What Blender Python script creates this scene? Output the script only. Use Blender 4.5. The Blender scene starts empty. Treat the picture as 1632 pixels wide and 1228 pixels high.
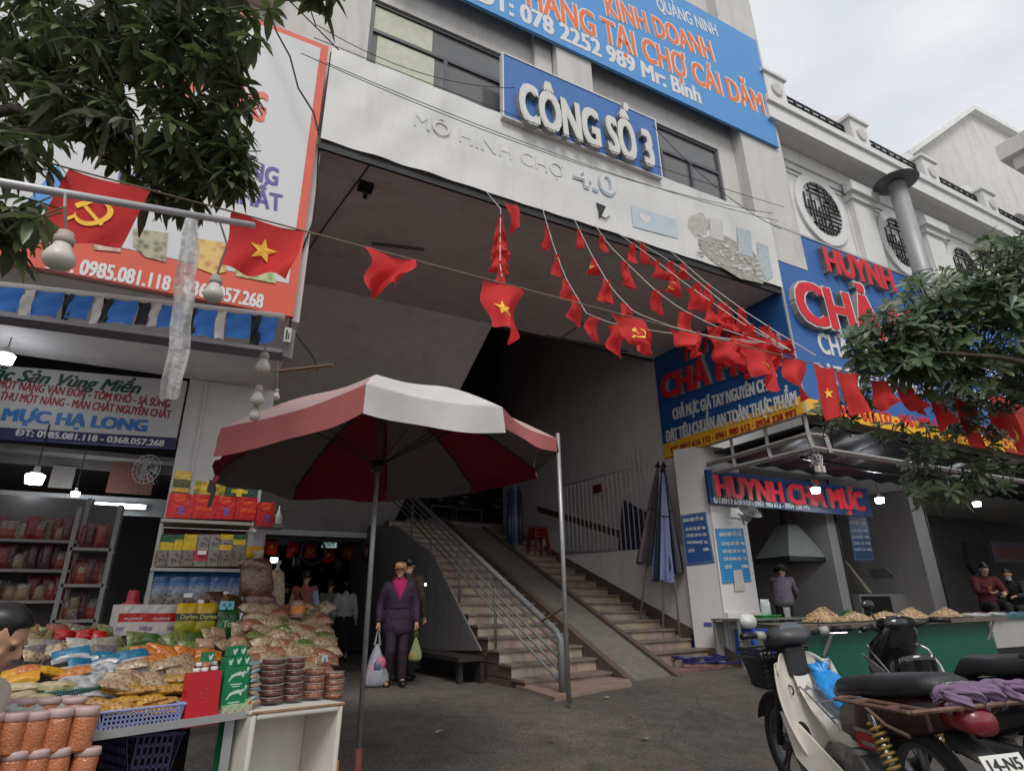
import bpy, bmesh, math, random
import numpy as np
from mathutils import Vector, Matrix
R_ = math.radians
S = bpy.context.scene
COL = S.collection
random.seed(7)

# ------------------------------------------------------------------ camera, calibrated on the street's vanishing points
F_PX, CX, CY = 947.0, 816.0, 614.0
CAM = Vector((0.0, 0.0, 1.17))
_up = Vector((-36, -2502, F_PX)).normalized()
_x = Vector((1934, 331, F_PX)); _x = (_x - _up * _x.dot(_up)).normalized()
_y = _up.cross(_x)
if _y.z < 0: _y = -_y
ROT = Matrix((_x, _y, _up))                      # camera axes (x right, y down, z ahead) -> world
cam_d = bpy.data.cameras.new('camera'); cam = bpy.data.objects.new('camera', cam_d); COL.objects.link(cam)
m3 = ROT @ Matrix(((1, 0, 0), (0, -1, 0), (0, 0, -1)))
cam.matrix_world = Matrix.Translation(CAM) @ m3.to_4x4()
cam_d.sensor_width = 36.0; cam_d.lens = F_PX / 1632 * 36; cam_d.clip_start = 0.05; cam_d.clip_end = 2000
S.camera = cam

# ------------------------------------------------------------------ overcast sky and veiled sun
SUN_EL, SUN_AZ = R_(52), R_(200)                 # azimuth clockwise from +Y
w = bpy.data.worlds.new("World"); S.world = w; w.use_nodes = True
nt = w.node_tree; nt.nodes.clear()
def N(t, **k):
    n = nt.nodes.new(t)
    for a, v in k.items(): setattr(n, a, v)
    return n
sky = N('ShaderNodeTexSky', sky_type='NISHITA', sun_disc=False)
sky.sun_elevation = SUN_EL; sky.sun_rotation = SUN_AZ; sky.air_density = 1.2; sky.dust_density = 3.0
tc = N('ShaderNodeTexCoord')
mp = N('ShaderNodeMapping'); mp.inputs['Scale'].default_value = (1, 1, 2.2)
nz = N('ShaderNodeTexNoise'); nz.inputs['Scale'].default_value = 2.3; nz.inputs['Detail'].default_value = 5; nz.inputs['Roughness'].default_value = .5
cr = N('ShaderNodeValToRGB')
cr.color_ramp.elements[0].position = .34; cr.color_ramp.elements[0].color = (5.3, 5.5, 5.85, 1)
cr.color_ramp.elements[1].position = .68; cr.color_ramp.elements[1].color = (7.6, 7.55, 7.45, 1)
mx = N('ShaderNodeMix', data_type='RGBA'); mx.inputs['Factor'].default_value = .94
bg = N('ShaderNodeBackground'); bg.inputs['Strength'].default_value = .10
out = N('ShaderNodeOutputWorld')
lk = nt.links.new
lk(tc.outputs['Generated'], mp.inputs['Vector']); lk(mp.outputs['Vector'], nz.inputs['Vector']); lk(nz.outputs['Fac'], cr.inputs['Fac'])
lk(sky.outputs['Color'], mx.inputs['A']); lk(cr.outputs['Color'], mx.inputs['B'])
lk(mx.outputs['Result'], bg.inputs['Color']); lk(bg.outputs['Background'], out.inputs['Surface'])
sl = bpy.data.lights.new('sun', 'SUN'); sl.energy = 1.35; sl.angle = R_(24); sl.color = (1.0, .97, .92)
so = bpy.data.objects.new('sun', sl); COL.objects.link(so)
sdir = Vector((math.sin(SUN_AZ) * math.cos(SUN_EL), math.cos(SUN_AZ) * math.cos(SUN_EL), math.sin(SUN_EL)))
so.rotation_euler = sdir.to_track_quat('Z', 'Y').to_euler(); so.location = sdir * 60
S.view_settings.view_transform = 'Standard'; S.view_settings.look = 'None'
S.view_settings.exposure = 0.50; S.view_settings.gamma = 1.0; S.view_settings.use_curve_mapping = False
S.render.engine = 'CYCLES'
S.cycles.max_bounces = 7; S.cycles.diffuse_bounces = 4; S.cycles.transparent_max_bounces = 12
S.cycles.sample_clamp_indirect = 4.0

# ------------------------------------------------------------------ measuring: where the ray through a photo point meets a real plane
def ray(u, v): return ROT @ Vector((u - CX, v - CY, F_PX))
def Pz(u, v, z): d = ray(u, v); return CAM + d * ((z - CAM.z) / d.z)
def Py(u, v, y): d = ray(u, v); return CAM + d * ((y - CAM.y) / d.y)
def Px(u, v, x): d = ray(u, v); return CAM + d * ((x - CAM.x) / d.x)
def Pd(u, v, dep): return CAM + ray(u, v) * (dep / F_PX)
def Pp(u, v, o, n): d = ray(u, v); return CAM + d * ((o - CAM).dot(n) / d.dot(n))
def gz(x, y):                                     # street level rises towards the market floor
    t = min(1, max(0, (y - 3.4) / 3.2)); return .25 * t * t * (3 - 2 * t)

# ------------------------------------------------------------------ materials
MC = {}
def mat(name, rgb, rough=.6, var=.12, scale=6.0, bump=0.0, bscale=40.0, metal=0.0, spec=.4, dirt=0.0, dcol=None, trans=0.0, coat=0.0, sss=0.0):
    if name in MC: return MC[name]
    m = bpy.data.materials.new(name); m.use_nodes = True
    t = m.node_tree; b = t.nodes['Principled BSDF']
    b.inputs['Roughness'].default_value = rough; b.inputs['Metallic'].default_value = metal
    b.inputs['Specular IOR Level'].default_value = spec; b.inputs['Transmission Weight'].default_value = trans
    b.inputs['Coat Weight'].default_value = coat
    L = t.links.new
    co = t.nodes.new('ShaderNodeTexCoord')
    n = t.nodes.new('ShaderNodeTexNoise'); n.inputs['Scale'].default_value = scale; n.inputs['Detail'].default_value = 6; n.inputs['Roughness'].default_value = .6
    L(co.outputs['Object'], n.inputs['Vector'])
    r = t.nodes.new('ShaderNodeMapRange'); r.inputs['From Min'].default_value = .25; r.inputs['From Max'].default_value = .75
    r.inputs['To Min'].default_value = 1 - var; r.inputs['To Max'].default_value = 1 + var
    L(n.outputs['Fac'], r.inputs['Value'])
    h = t.nodes.new('ShaderNodeHueSaturation'); h.inputs['Color'].default_value = (*rgb, 1)
    L(r.outputs['Result'], h.inputs['Value'])
    src = h.outputs['Color']
    if dirt:
        mp = t.nodes.new('ShaderNodeMapping'); mp.inputs['Scale'].default_value = (2.2, 2.2, .35)
        L(co.outputs['Object'], mp.inputs['Vector'])
        n2 = t.nodes.new('ShaderNodeTexNoise'); n2.inputs['Scale'].default_value = 1.7; n2.inputs['Detail'].default_value = 9; n2.inputs['Roughness'].default_value = .68
        L(mp.outputs['Vector'], n2.inputs['Vector'])
        r2 = t.nodes.new('ShaderNodeMapRange'); r2.inputs['From Min'].default_value = .5; r2.inputs['From Max'].default_value = .8; r2.inputs['To Max'].default_value = dirt
        L(n2.outputs['Fac'], r2.inputs['Value'])
        x = t.nodes.new('ShaderNodeMix'); x.data_type = 'RGBA'
        L(r2.outputs['Result'], x.inputs['Factor']); L(src, x.inputs['A']); x.inputs['B'].default_value = (*(dcol or [c * .45 for c in rgb]), 1)
        src = x.outputs['Result']
    L(src, b.inputs['Base Color'])
    if bump:
        nb = t.nodes.new('ShaderNodeTexNoise'); nb.inputs['Scale'].default_value = bscale; nb.inputs['Detail'].default_value = 4
        L(co.outputs['Object'], nb.inputs['Vector'])
        bp = t.nodes.new('ShaderNodeBump'); bp.inputs['Strength'].default_value = bump; bp.inputs['Distance'].default_value = .02
        L(nb.outputs['Fac'], bp.inputs['Height']); L(bp.outputs['Normal'], b.inputs['Normal'])
    MC[name] = m
    return m
def emat(name, rgb, st):
    if name in MC: return MC[name]
    m = bpy.data.materials.new(name); m.use_nodes = True
    b = m.node_tree.nodes['Principled BSDF']
    b.inputs['Base Color'].default_value = (.8, .8, .8, 1); b.inputs['Emission Color'].default_value = (*rgb, 1); b.inputs['Emission Strength'].default_value = st
    MC[name] = m; return m
def clear(name, rgb, alpha=.35, rough=.12):
    """thin clear plastic film: part see-through, part glossy"""
    if name in MC: return MC[name]
    m = mat(name, rgb, rough=rough, var=.15, scale=30, bump=.5, bscale=28, spec=.6)
    m.node_tree.nodes['Principled BSDF'].inputs['Alpha'].default_value = alpha
    return m
def srgb(r, g, b):
    f = lambda c: (c / 255 / 12.92) if c / 255 <= .04045 else ((c / 255 + .055) / 1.055) ** 2.4
    return (f(r), f(g), f(b))

# ------------------------------------------------------------------ mesh builder
class MB:
    def __init__(s): s.v = []; s.f = []; s.m = []; s.cur = 0
    def mat(s, i): s.cur = i; return s
    def add(s, vs, fs):
        o = len(s.v); s.v += [tuple(p) for p in vs]
        for f in fs: s.f.append([o + i for i in f]); s.m.append(s.cur)
        return s
    def quad(s, a, b, c, d): return s.add([a, b, c, d], [(0, 1, 2, 3)])
    def box(s, a, b, M=None):
        x0, y0, z0 = a; x1, y1, z1 = b
        if x0 > x1: x0, x1 = x1, x0
        if y0 > y1: y0, y1 = y1, y0
        if z0 > z1: z0, z1 = z1, z0
        vs = [Vector(p) for p in ((x0, y0, z0), (x1, y0, z0), (x1, y1, z0), (x0, y1, z0), (x0, y0, z1), (x1, y0, z1), (x1, y1, z1), (x0, y1, z1))]
        if M is not None: vs = [M @ p for p in vs]
        return s.add(vs, [(0, 3, 2, 1), (4, 5, 6, 7), (0, 1, 5, 4), (1, 2, 6, 5), (2, 3, 7, 6), (3, 0, 4, 7)])
    def hexa(s, b, t):                            # bottom four and top four corners, counter-clockwise from above
        return s.add(list(b) + list(t), [(3, 2, 1, 0), (4, 5, 6, 7), (0, 1, 5, 4), (1, 2, 6, 5), (2, 3, 7, 6), (3, 0, 4, 7)])
    def prism(s, poly, d):                        # planar polygon of 3D points pushed along d
        n = len(poly); d = Vector(d); a = [Vector(p) for p in poly]; b = [p + d for p in a]
        return s.add(a + b, [tuple(range(n))[::-1], tuple(range(n, 2 * n))] + [(i, (i + 1) % n, n + (i + 1) % n, n + i) for i in range(n)])
    def tube(s, pts, r, n=8, cap=True):
        pts = [Vector(p) for p in pts]; k = len(pts)
        rs = r if isinstance(r, (list, tuple)) else [r] * k
        vs = []; up = None
        for i, p in enumerate(pts):
            t = (pts[min(i + 1, k - 1)] - pts[max(i - 1, 0)])
            t = t.normalized() if t.length > 1e-9 else Vector((0, 0, 1))
            if up is None: up = Vector((0, 0, 1)) if abs(t.z) < .9 else Vector((1, 0, 0))
            a = t.cross(up).normalized(); b = a.cross(t).normalized(); up = b
            for j in range(n):
                q = 2 * math.pi * j / n
                vs.append(p + (a * math.cos(q) + b * math.sin(q)) * rs[i])
        fs = []
        for i in range(k - 1):
            for j in range(n): fs.append((i * n + j, i * n + (j + 1) % n, (i + 1) * n + (j + 1) % n, (i + 1) * n + j))
        if cap: fs += [tuple(range(n))[::-1], tuple(range((k - 1) * n, k * n))]
        return s.add(vs, fs)
    def lathe(s, prof, M=None, n=16, cap=True):   # profile (r, z) turned round z
        vs = []
        for r, z in prof:
            for j in range(n):
                q = 2 * math.pi * j / n; p = Vector((r * math.cos(q), r * math.sin(q), z)); vs.append(M @ p if M is not None else p)
        k = len(prof); fs = []
        for i in range(k - 1):
            for j in range(n): fs.append((i * n + j, i * n + (j + 1) % n, (i + 1) * n + (j + 1) % n, (i + 1) * n + j))
        if cap: fs += [tuple(range(n))[::-1], tuple(range((k - 1) * n, k * n))]
        return s.add(vs, fs)
    def ball(s, c, r, n=12, k=8):
        c = Vector(c); rx, ry, rz = r if isinstance(r, (tuple, list)) else (r, r, r)
        M = Matrix.Translation(c) @ Matrix.Diagonal((rx, ry, rz, 1))
        return s.lathe([(max(.001, math.sin(math.pi * i / k)), -math.cos(math.pi * i / k)) for i in range(k + 1)], M, n)
    def grid(s, fn, nu, nv):
        vs = [fn(i / nu, j / nv) for j in range(nv + 1) for i in range(nu + 1)]
        return s.add(vs, [(j * (nu + 1) + i, j * (nu + 1) + i + 1, (j + 1) * (nu + 1) + i + 1, (j + 1) * (nu + 1) + i) for j in range(nv) for i in range(nu)])
    def build(s, name, mats, parent=None, smooth=False, loc=None, bevel=0, keep=False, fix=True):
        me = bpy.data.meshes.new(name)
        off = Vector((0, 0, 0))
        if parent is None and loc is not None: off = Vector(loc)
        me.from_pydata([tuple(Vector(v) - off) for v in s.v], [], s.f)
        if not isinstance(mats, (list, tuple)): mats = [mats]
        for m in mats: me.materials.append(m)
        me.polygons.foreach_set('material_index', s.m)
        if smooth: me.polygons.foreach_set('use_smooth', [True] * len(s.f))
        if fix:
            b = bmesh.new(); b.from_mesh(me)
            if smooth: bmesh.ops.remove_doubles(b, verts=b.verts, dist=1e-5)
            bmesh.ops.recalc_face_normals(b, faces=b.faces); b.to_mesh(me); b.free()
        me.update()
        o = bpy.data.objects.new(name, me); COL.objects.link(o)
        if parent is not None: attach(o, parent)
        elif loc is not None: o.location = off
        if bevel:
            bv = o.modifiers.new('bevel', 'BEVEL'); bv.width = bevel; bv.segments = 2; bv.limit_method = 'ANGLE'; bv.angle_limit = R_(40)
        return o
def attach(o, parent):
    """child whose mesh is written in world coordinates (or in the thing's own frame when root['local'])"""
    o.parent = parent
    if parent.parent is None and not parent.get('local'): o.location = -parent.location
def tag(o, label, cat, group=None, kind=None):
    if label: o['label'] = label
    if cat: o['category'] = cat
    if group: o['group'] = group
    if kind: o['kind'] = kind
    return o
def thing(name, label, cat, loc=(0, 0, 0), group=None, local=False, rot=None):
    o = bpy.data.objects.new(name, None); COL.objects.link(o); o.empty_display_size = .1
    o.location = loc; tag(o, label, cat, group)
    if local: o['local'] = True
    if rot is not None: o.rotation_euler = rot
    return o
def struct(o): o['kind'] = 'structure'; return o
def copy_tree(o, parent=None):
    c = o.copy(); COL.objects.link(c)
    if parent is not None: c.parent = parent
    for ch in list(o.children): copy_tree(ch, c)
    return c
def frame(o, ex, ey, en=None):
    ex = Vector(ex).normalized(); ey = Vector(ey); ey = (ey - ex * ey.dot(ex)).normalized()
    en = ex.cross(ey)
    M = Matrix((ex, ey, en)).transposed().to_4x4(); M.translation = Vector(o); return M

# ------------------------------------------------------------------ lettering as real geometry
def text(s, m, parent, M, w, h, ext=.004, bold=0.0, align='C', name='lettering', side=None, shear=0.0, loc=None):
    """letters of string s fitted into a box w x h centred (or left-aligned) on frame M"""
    full, s = s, s.replace('Ợ', 'Ọ').replace('Đ', 'D'); marks = []   # two glyphs whose counters fill in: the horn and the bar are added
    for i, ch in enumerate(full):
        if ch in 'ỢĐ':
            t_ = bpy.data.curves.new('t', 'FONT'); t_.body = s[:i + 1]; q_ = bpy.data.objects.new('t', t_); COL.objects.link(q_)
            dg = bpy.context.evaluated_depsgraph_get(); dg.update(); m_ = bpy.data.meshes.new_from_object(q_.evaluated_get(dg)); xr = max(v.co.x for v in m_.vertices)
            bpy.data.objects.remove(q_); bpy.data.curves.remove(t_); bpy.data.meshes.remove(m_)
            marks.append([(xr - .16, .62), (xr - .02, .60), (xr + .05, .68), (xr + .05, .79), (xr - .04, .79), (xr - .05, .71)] if ch == 'Ợ' else [(xr - .71, .31), (xr - .33, .31), (xr - .33, .40), (xr - .71, .40)])
    c = bpy.data.curves.new(name, 'FONT'); c.body = s; c.size = 1.0
    c.extrude = 0; c.resolution_u = 3; c.shear = shear
    o = bpy.data.objects.new(name, c); COL.objects.link(o)
    dg = bpy.context.evaluated_depsgraph_get(); dg.update()
    me0 = bpy.data.meshes.new_from_object(o.evaluated_get(dg))
    bpy.data.objects.remove(o); bpy.data.curves.remove(c)
    b = bmesh.new(); b.from_mesh(me0); bpy.data.meshes.remove(me0)
    bmesh.ops.remove_doubles(b, verts=b.verts, dist=1e-4)
    for mk in marks: b.faces.new([b.verts.new((x, y, .05)) for x, y in mk])
    if bold > .001:                               # heavier strokes: shifted copies, each a hair further out
        src = list(b.faces); d_ = bold * 1.25
        for q, (ox, oy) in enumerate(((-d_, -d_ * .45), (d_, d_ * .45), (-d_, d_ * .45), (d_, -d_ * .45), (0, 0))):
            r = bmesh.ops.duplicate(b, geom=src) if q < 4 else None
            vv = [g for g in r['geom'] if isinstance(g, bmesh.types.BMVert)] if r else list({v for f in src for v in f.verts})
            for v in vv: v.co.x += ox; v.co.y += oy; v.co.z += .012 * q
    xs = [v.co.x for v in b.verts]; x0, x1 = min(xs), max(xs)
    sx = w / max(1e-6, x1 - x0); capz = .73
    sy = h / capz
    for f in b.faces: f.material_index = 0
    if ext > .0005:
        r = bmesh.ops.extrude_face_region(b, geom=list(b.faces))
        nv = [g for g in r['geom'] if isinstance(g, bmesh.types.BMVert)]
        nf = set(g for g in r['geom'] if isinstance(g, bmesh.types.BMFace))
        for v in nv: v.co.z += 1.0 if ext > .0005 else 0
        if side is not None:
            for f in b.faces:
                if f not in nf: f.material_index = 1
    for v in b.verts:
        x = (v.co.x - x0) * sx - (w / 2 if align == 'C' else 0)
        y = v.co.y * sy - h / 2
        v.co = M @ Vector((x, y, v.co.z * ext + .0015))
    bmesh.ops.recalc_face_normals(b, faces=b.faces)
    me = bpy.data.meshes.new(name); b.to_mesh(me); b.free()
    me.materials.append(m)
    if side is not None: me.materials.append(side)
    o = bpy.data.objects.new(name, me); COL.objects.link(o)
    if parent is not None: attach(o, parent)
    return o
def skin(verts, edges, radii, sub=2, root=0):
    """skin-modifier surface over a joint skeleton, returned as a bmesh"""
    me = bpy.data.meshes.new('tmp'); me.from_pydata([tuple(v) for v in verts], edges, []); me.update()
    o = bpy.data.objects.new('tmp', me); COL.objects.link(o)
    o.modifiers.new('s', 'SKIN')
    for i, r in enumerate(radii):
        sv = me.skin_vertices[0].data[i]
        sv.radius = r if isinstance(r, tuple) else (r, r); sv.use_root = (i == root)
    sd = o.modifiers.new('d', 'SUBSURF'); sd.levels = sub; sd.render_levels = sub
    dg = bpy.context.evaluated_depsgraph_get(); dg.update()
    m = bpy.data.meshes.new_from_object(o.evaluated_get(dg))
    bpy.data.objects.remove(o); bpy.data.meshes.remove(me)
    b = bmesh.new(); b.from_mesh(m); bpy.data.meshes.remove(m)
    return b
def remesh(b, vox, smooth=3):
    me = bpy.data.meshes.new('tmp'); b.to_mesh(me); b.free()
    o = bpy.data.objects.new('tmp', me); COL.objects.link(o)
    r = o.modifiers.new('r', 'REMESH'); r.mode = 'VOXEL'; r.voxel_size = vox; r.use_smooth_shade = True
    if smooth: s_ = o.modifiers.new('s', 'SMOOTH'); s_.iterations = smooth; s_.factor = .5
    dg = bpy.context.evaluated_depsgraph_get(); dg.update()
    m = bpy.data.meshes.new_from_object(o.evaluated_get(dg))
    bpy.data.objects.remove(o); bpy.data.meshes.remove(me)
    return m
def link_mesh(name, me, mats, parent, smooth=True):
    me.materials.clear()
    for m in (mats if isinstance(mats, (list, tuple)) else [mats]): me.materials.append(m)
    if smooth: me.polygons.foreach_set('use_smooth', [True] * len(me.polygons))
    o = bpy.data.objects.new(name, me); COL.objects.link(o)
    if parent is not None: attach(o, parent)
    return o
# ------------------------------------------------------------------ shared materials
WHITE = mat('painted_wall', (.53, .52, .505), .8, .07, 3, .12, 60, dirt=.8, dcol=(.36, .34, .31))
WHITE2 = mat('clean_white_paint', (.66, .66, .65), .7, .05, 3, .06, 60, dirt=.5, dcol=(.45, .43, .40))
CEIL = mat('passage_ceiling_paint', (.60, .53, .525), .85, .08, 1.2, .1, 50, dirt=.75, dcol=(.37, .32, .32))
GREYW = mat('grey_passage_plaster', (.64, .605, .595), .85, .09, 1.5, .12, 50, dirt=.7, dcol=(.4, .365, .355))
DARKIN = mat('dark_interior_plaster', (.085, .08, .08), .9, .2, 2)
STEEL = mat('galvanised_steel', (.36, .365, .37), .42, .15, 14, metal=.55, dirt=.35, dcol=(.22, .17, .14))
ALU = mat('grey_window_metal', (.09, .095, .105), .4, .1, 10, metal=.3)
BLACKP = mat('black_plastic', (.012, .012, .014), .35, .2, 20)
RUST = mat('rusty_steel', (.17, .10, .075), .75, .3, 25, .3, 80, metal=.2)

# ------------------------------------------------------------------ ground
def ground_mat():
    m = bpy.data.materials.new('worn_asphalt'); m.use_nodes = True; t = m.node_tree; b = t.nodes['Principled BSDF']; L = t.links.new
    co = t.nodes.new('ShaderNodeTexCoord')
    def noise(s, d=6, r=.6):
        n = t.nodes.new('ShaderNodeTexNoise'); n.inputs['Scale'].default_value = s; n.inputs['Detail'].default_value = d; n.inputs['Roughness'].default_value = r
        L(co.outputs['Object'], n.inputs['Vector']); return n
    big = noise(.55, 7, .62); fine = noise(55, 3, .7); mid = noise(5, 5)
    r1 = t.nodes.new('ShaderNodeValToRGB'); r1.color_ramp.elements[0].position = .33; r1.color_ramp.elements[0].color = (.064, .055, .048, 1)
    r1.color_ramp.elements[1].position = .68; r1.color_ramp.elements[1].color = (.132, .114, .098, 1)
    L(big.outputs['Fac'], r1.inputs['Fac'])
    r2 = t.nodes.new('ShaderNodeMapRange'); r2.inputs['From Min'].default_value = .3; r2.inputs['From Max'].default_value = .7; r2.inputs['To Min'].default_value = .42; r2.inputs['To Max'].default_value = 1.75
    L(fine.outputs['Fac'], r2.inputs['Value'])
    r3 = t.nodes.new('ShaderNodeMapRange'); r3.inputs['From Min'].default_value = .3; r3.inputs['From Max'].default_value = .7; r3.inputs['To Min'].default_value = .75; r3.inputs['To Max'].default_value = 1.2
    L(mid.outputs['Fac'], r3.inputs['Value'])
    mu = t.nodes.new('ShaderNodeMath'); mu.operation = 'MULTIPLY'; L(r2.outputs['Result'], mu.inputs[0]); L(r3.outputs['Result'], mu.inputs[1])
    v = t.nodes.new('ShaderNodeTexVoronoi'); v.feature = 'DISTANCE_TO_EDGE'; v.inputs['Scale'].default_value = .42
    ds = t.nodes.new('ShaderNodeMix'); ds.data_type = 'VECTOR'; ds.inputs['Factor'].default_value = .35
    n4 = noise(1.6, 6); L(co.outputs['Object'], ds.inputs['A']); L(n4.outputs['Color'], ds.inputs['B']); L(ds.outputs['Result'], v.inputs['Vector'])
    cw = t.nodes.new('ShaderNodeMapRange'); cw.inputs['From Min'].default_value = .0; cw.inputs['From Max'].default_value = .006; cw.inputs['To Min'].default_value = .68; cw.inputs['To Max'].default_value = 1
    L(v.outputs['Distance'], cw.inputs['Value'])
    mu2 = t.nodes.new('ShaderNodeMath'); mu2.operation = 'MULTIPLY'; L(mu.outputs[0], mu2.inputs[0]); L(cw.outputs['Result'], mu2.inputs[1])
    h = t.nodes.new('ShaderNodeHueSaturation'); L(r1.outputs['Color'], h.inputs['Color']); L(mu2.outputs[0], h.inputs['Value'])
    st = noise(1.1, 8, .72); sm = t.nodes.new('ShaderNodeMapRange'); sm.inputs['From Min'].default_value = .54; sm.inputs['From Max'].default_value = .66; sm.inputs['To Min'].default_value = 1; sm.inputs['To Max'].default_value = .55
    L(st.outputs['Fac'], sm.inputs['Value']); mu3 = t.nodes.new('ShaderNodeMath'); mu3.operation = 'MULTIPLY'; L(mu2.outputs[0], mu3.inputs[0]); L(sm.outputs['Result'], mu3.inputs[1]); L(mu3.outputs[0], h.inputs['Value'])
    # pale specks of litter and gravel
    sp = t.nodes.new('ShaderNodeTexVoronoi'); sp.inputs['Scale'].default_value = 9; L(co.outputs['Object'], sp.inputs['Vector'])
    sr = t.nodes.new('ShaderNodeMapRange'); sr.inputs['From Min'].default_value = .05; sr.inputs['From Max'].default_value = .09; sr.inputs['To Min'].default_value = .55; sr.inputs['To Max'].default_value = 0
    L(sp.outputs['Distance'], sr.inputs['Value'])
    x = t.nodes.new('ShaderNodeMix'); x.data_type = 'RGBA'; L(sr.outputs['Result'], x.inputs['Factor']); L(h.outputs['Color'], x.inputs['A']); x.inputs['B'].default_value = (.26, .24, .21, 1)
    L(x.outputs['Result'], b.inputs['Base Color']); b.inputs['Roughness'].default_value = .9
    bp = t.nodes.new('ShaderNodeBump'); bp.inputs['Strength'].default_value = .55; bp.inputs['Distance'].default_value = .012
    L(mu2.outputs[0], bp.inputs['Height']); L(bp.outputs['Normal'], b.inputs['Normal'])
    return m
def xs(a, b, n): return [a + (b - a) * i / n for i in range(n + 1)]
g = MB(); gx = xs(-60, -6, 6)[:-1] + xs(-6, 20, 65)[:-1] + xs(20, 90, 6); gy = xs(-60, -3, 5)[:-1] + xs(-3, 18, 70)[:-1] + xs(18, 90, 5)
rg = random.Random(3)
vs = [(x, y, gz(x, y) + (.012 * math.sin(x * 1.7 + y) * math.sin(y * 1.3) if -6 < x < 20 and -3 < y < 18 else 0)) for y in gy for x in gx]
nx = len(gx); g.add(vs, [(j * nx + i, j * nx + i + 1, (j + 1) * nx + i + 1, (j + 1) * nx + i) for j in range(len(gy) - 1) for i in range(nx - 1)])
struct(g.build('ground', ground_mat(), smooth=True))

# ------------------------------------------------------------------ market hall: upper storey, ceiling of the passage, walls
YF = 5.87; XR = 8.386
mb = thing('market_hall', 'white market hall with a tall open passage behind the gate sign', 'building', (0, 9, 0))
YW = 6.05
w1 = (1.06, 3.24, 7.0, 9.22); w2 = (5.55, 7.62, 7.0, 9.22)
m = MB()
def wallband(x0, x1, z0, z1): m.box((x0, YW, z0), (x1, YW + .3, z1))
wallband(-9, w1[0], 6.28, 14.6); wallband(w1[1], w2[0], 6.28, 14.6); wallband(w2[1], 9.22, 6.28, 14.6)
for a in (w1, w2): wallband(a[0], a[1], a[3], 14.6); wallband(a[0], a[1], 6.28, a[2])
for x0, x1 in ((3.95, 4.62), (8.05, 9.2)): m.box((x0, YF - .04, 6.9), (x1, YW - .003, 14.5))        # pilasters
m.box((3.62, YF + .09, 6.9), (3.93, YW - .003, 14.5)); m.box((-1.2, YF - .02, 8.2), (-.1, YW - .003, 14.5))
m.box((-9, YW + .31, 6.5), (9.2, 9.2, 6.6)); m.box((-9, 21.3, 6.3), (9.2, 21.5, 14.6)); m.box((-9, YW + .3, 14.3), (9.2, 21.3, 14.6))
m.box((9.0, YW + .305, 6.61), (9.22, 21.29, 14.28)); m.box((-9, YW + .305, 6.61), (-8.8, 21.29, 14.28))
m.build('wall', WHITE, mb)
# passage ceiling and what carries it
m = MB(); m.box((-9, YF + .03, 6.285), (XR + .1, 9.2, 6.48)); m.build('passage_ceiling', CEIL, mb)
m = MB(); m.box((-9, 9.2, 12), (14, 21.2, 12.2)); m.box((-8.7, 9.205, 6.3), (XR, 9.35, 11.99)); m.build('stairwell_ceiling', mat('stairwell_shade', (.055, .05, .05), .9, .2, 2), mb)  # near-black colour paints the shade of the deep stairwell
# closed block over the left shop, its pier and the passage side wall
m = MB(); m.box((-9, YF + .04, 3.99), (.62, 8.14, 6.283)); m.build('shop_lintel', GREYW, mb)
m = MB(); m.box((-.36, 8.14, .1), (.66, 8.7, 3.985)); m.box((.4, 8.705, .1), (.66, 17, 6.283)); m.build('pier', WHITE2, mb)
m = MB(); m.tube([(-.16, 8.125, .2), (-.16, 8.125, 3.95)], .018, 6); m.build('conduit', WHITE2, mb)
# sloping underside of the upper flight
zz = lambda y: 6.28 - (y - 9.2) * .508
m = MB(); m.prism([(.665, 9.2, 6.28), (.665, 15.5, zz(15.5)), (.665, 15.5, zz(15.5) + .3), (.665, 9.2, 6.58)], (3.765, 0, 0)); m.build('stair_soffit', GREYW, mb)
m = MB(); m.box((.66, 15.38, 2.93), (4.45, 15.62, 3.06)); m.build('entrance_beam', WHITE2, mb)
# right-hand passage wall: from the sign's plane back to the landing
m = MB(); m.prism([(XR, 8.75, 0), (XR, 16.7, 0), (XR, 16.7, 11.99), (XR, 9.36, 11.99), (XR, 9.36, 6.27), (XR, YF + .05, 6.27), (XR, YF + .05, 4.1), (XR, 8.75, 4.1)], (.22, 0, 0)); m.build('passage_wall', GREYW, mb)
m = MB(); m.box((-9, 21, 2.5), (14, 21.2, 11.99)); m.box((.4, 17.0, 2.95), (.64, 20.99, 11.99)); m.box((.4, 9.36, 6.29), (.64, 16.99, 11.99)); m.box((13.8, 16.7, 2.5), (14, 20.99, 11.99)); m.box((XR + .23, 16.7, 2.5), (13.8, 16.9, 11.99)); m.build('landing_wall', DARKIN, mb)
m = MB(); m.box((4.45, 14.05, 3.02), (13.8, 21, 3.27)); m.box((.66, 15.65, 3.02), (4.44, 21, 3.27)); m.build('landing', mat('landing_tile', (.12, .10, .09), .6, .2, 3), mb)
# brown dado strip on the passage wall
a, b = Px(857, 815, XR), Px(1045, 874, XR)
m = MB(); m.prism([a, b, b + Vector((0, 0, .16)), a + Vector((0, 0, .16))], (-.015, 0, 0)); m.build('dado_strip', mat('brown_tile', (.10, .06, .05), .5, .2, 8), mb)
# market floor hall behind the stairs
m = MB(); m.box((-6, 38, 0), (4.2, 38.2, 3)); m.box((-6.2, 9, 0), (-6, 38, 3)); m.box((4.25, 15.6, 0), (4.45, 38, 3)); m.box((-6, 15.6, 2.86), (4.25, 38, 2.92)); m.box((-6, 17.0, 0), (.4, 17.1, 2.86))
m.build('hall_wall', DARKIN, mb)
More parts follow.
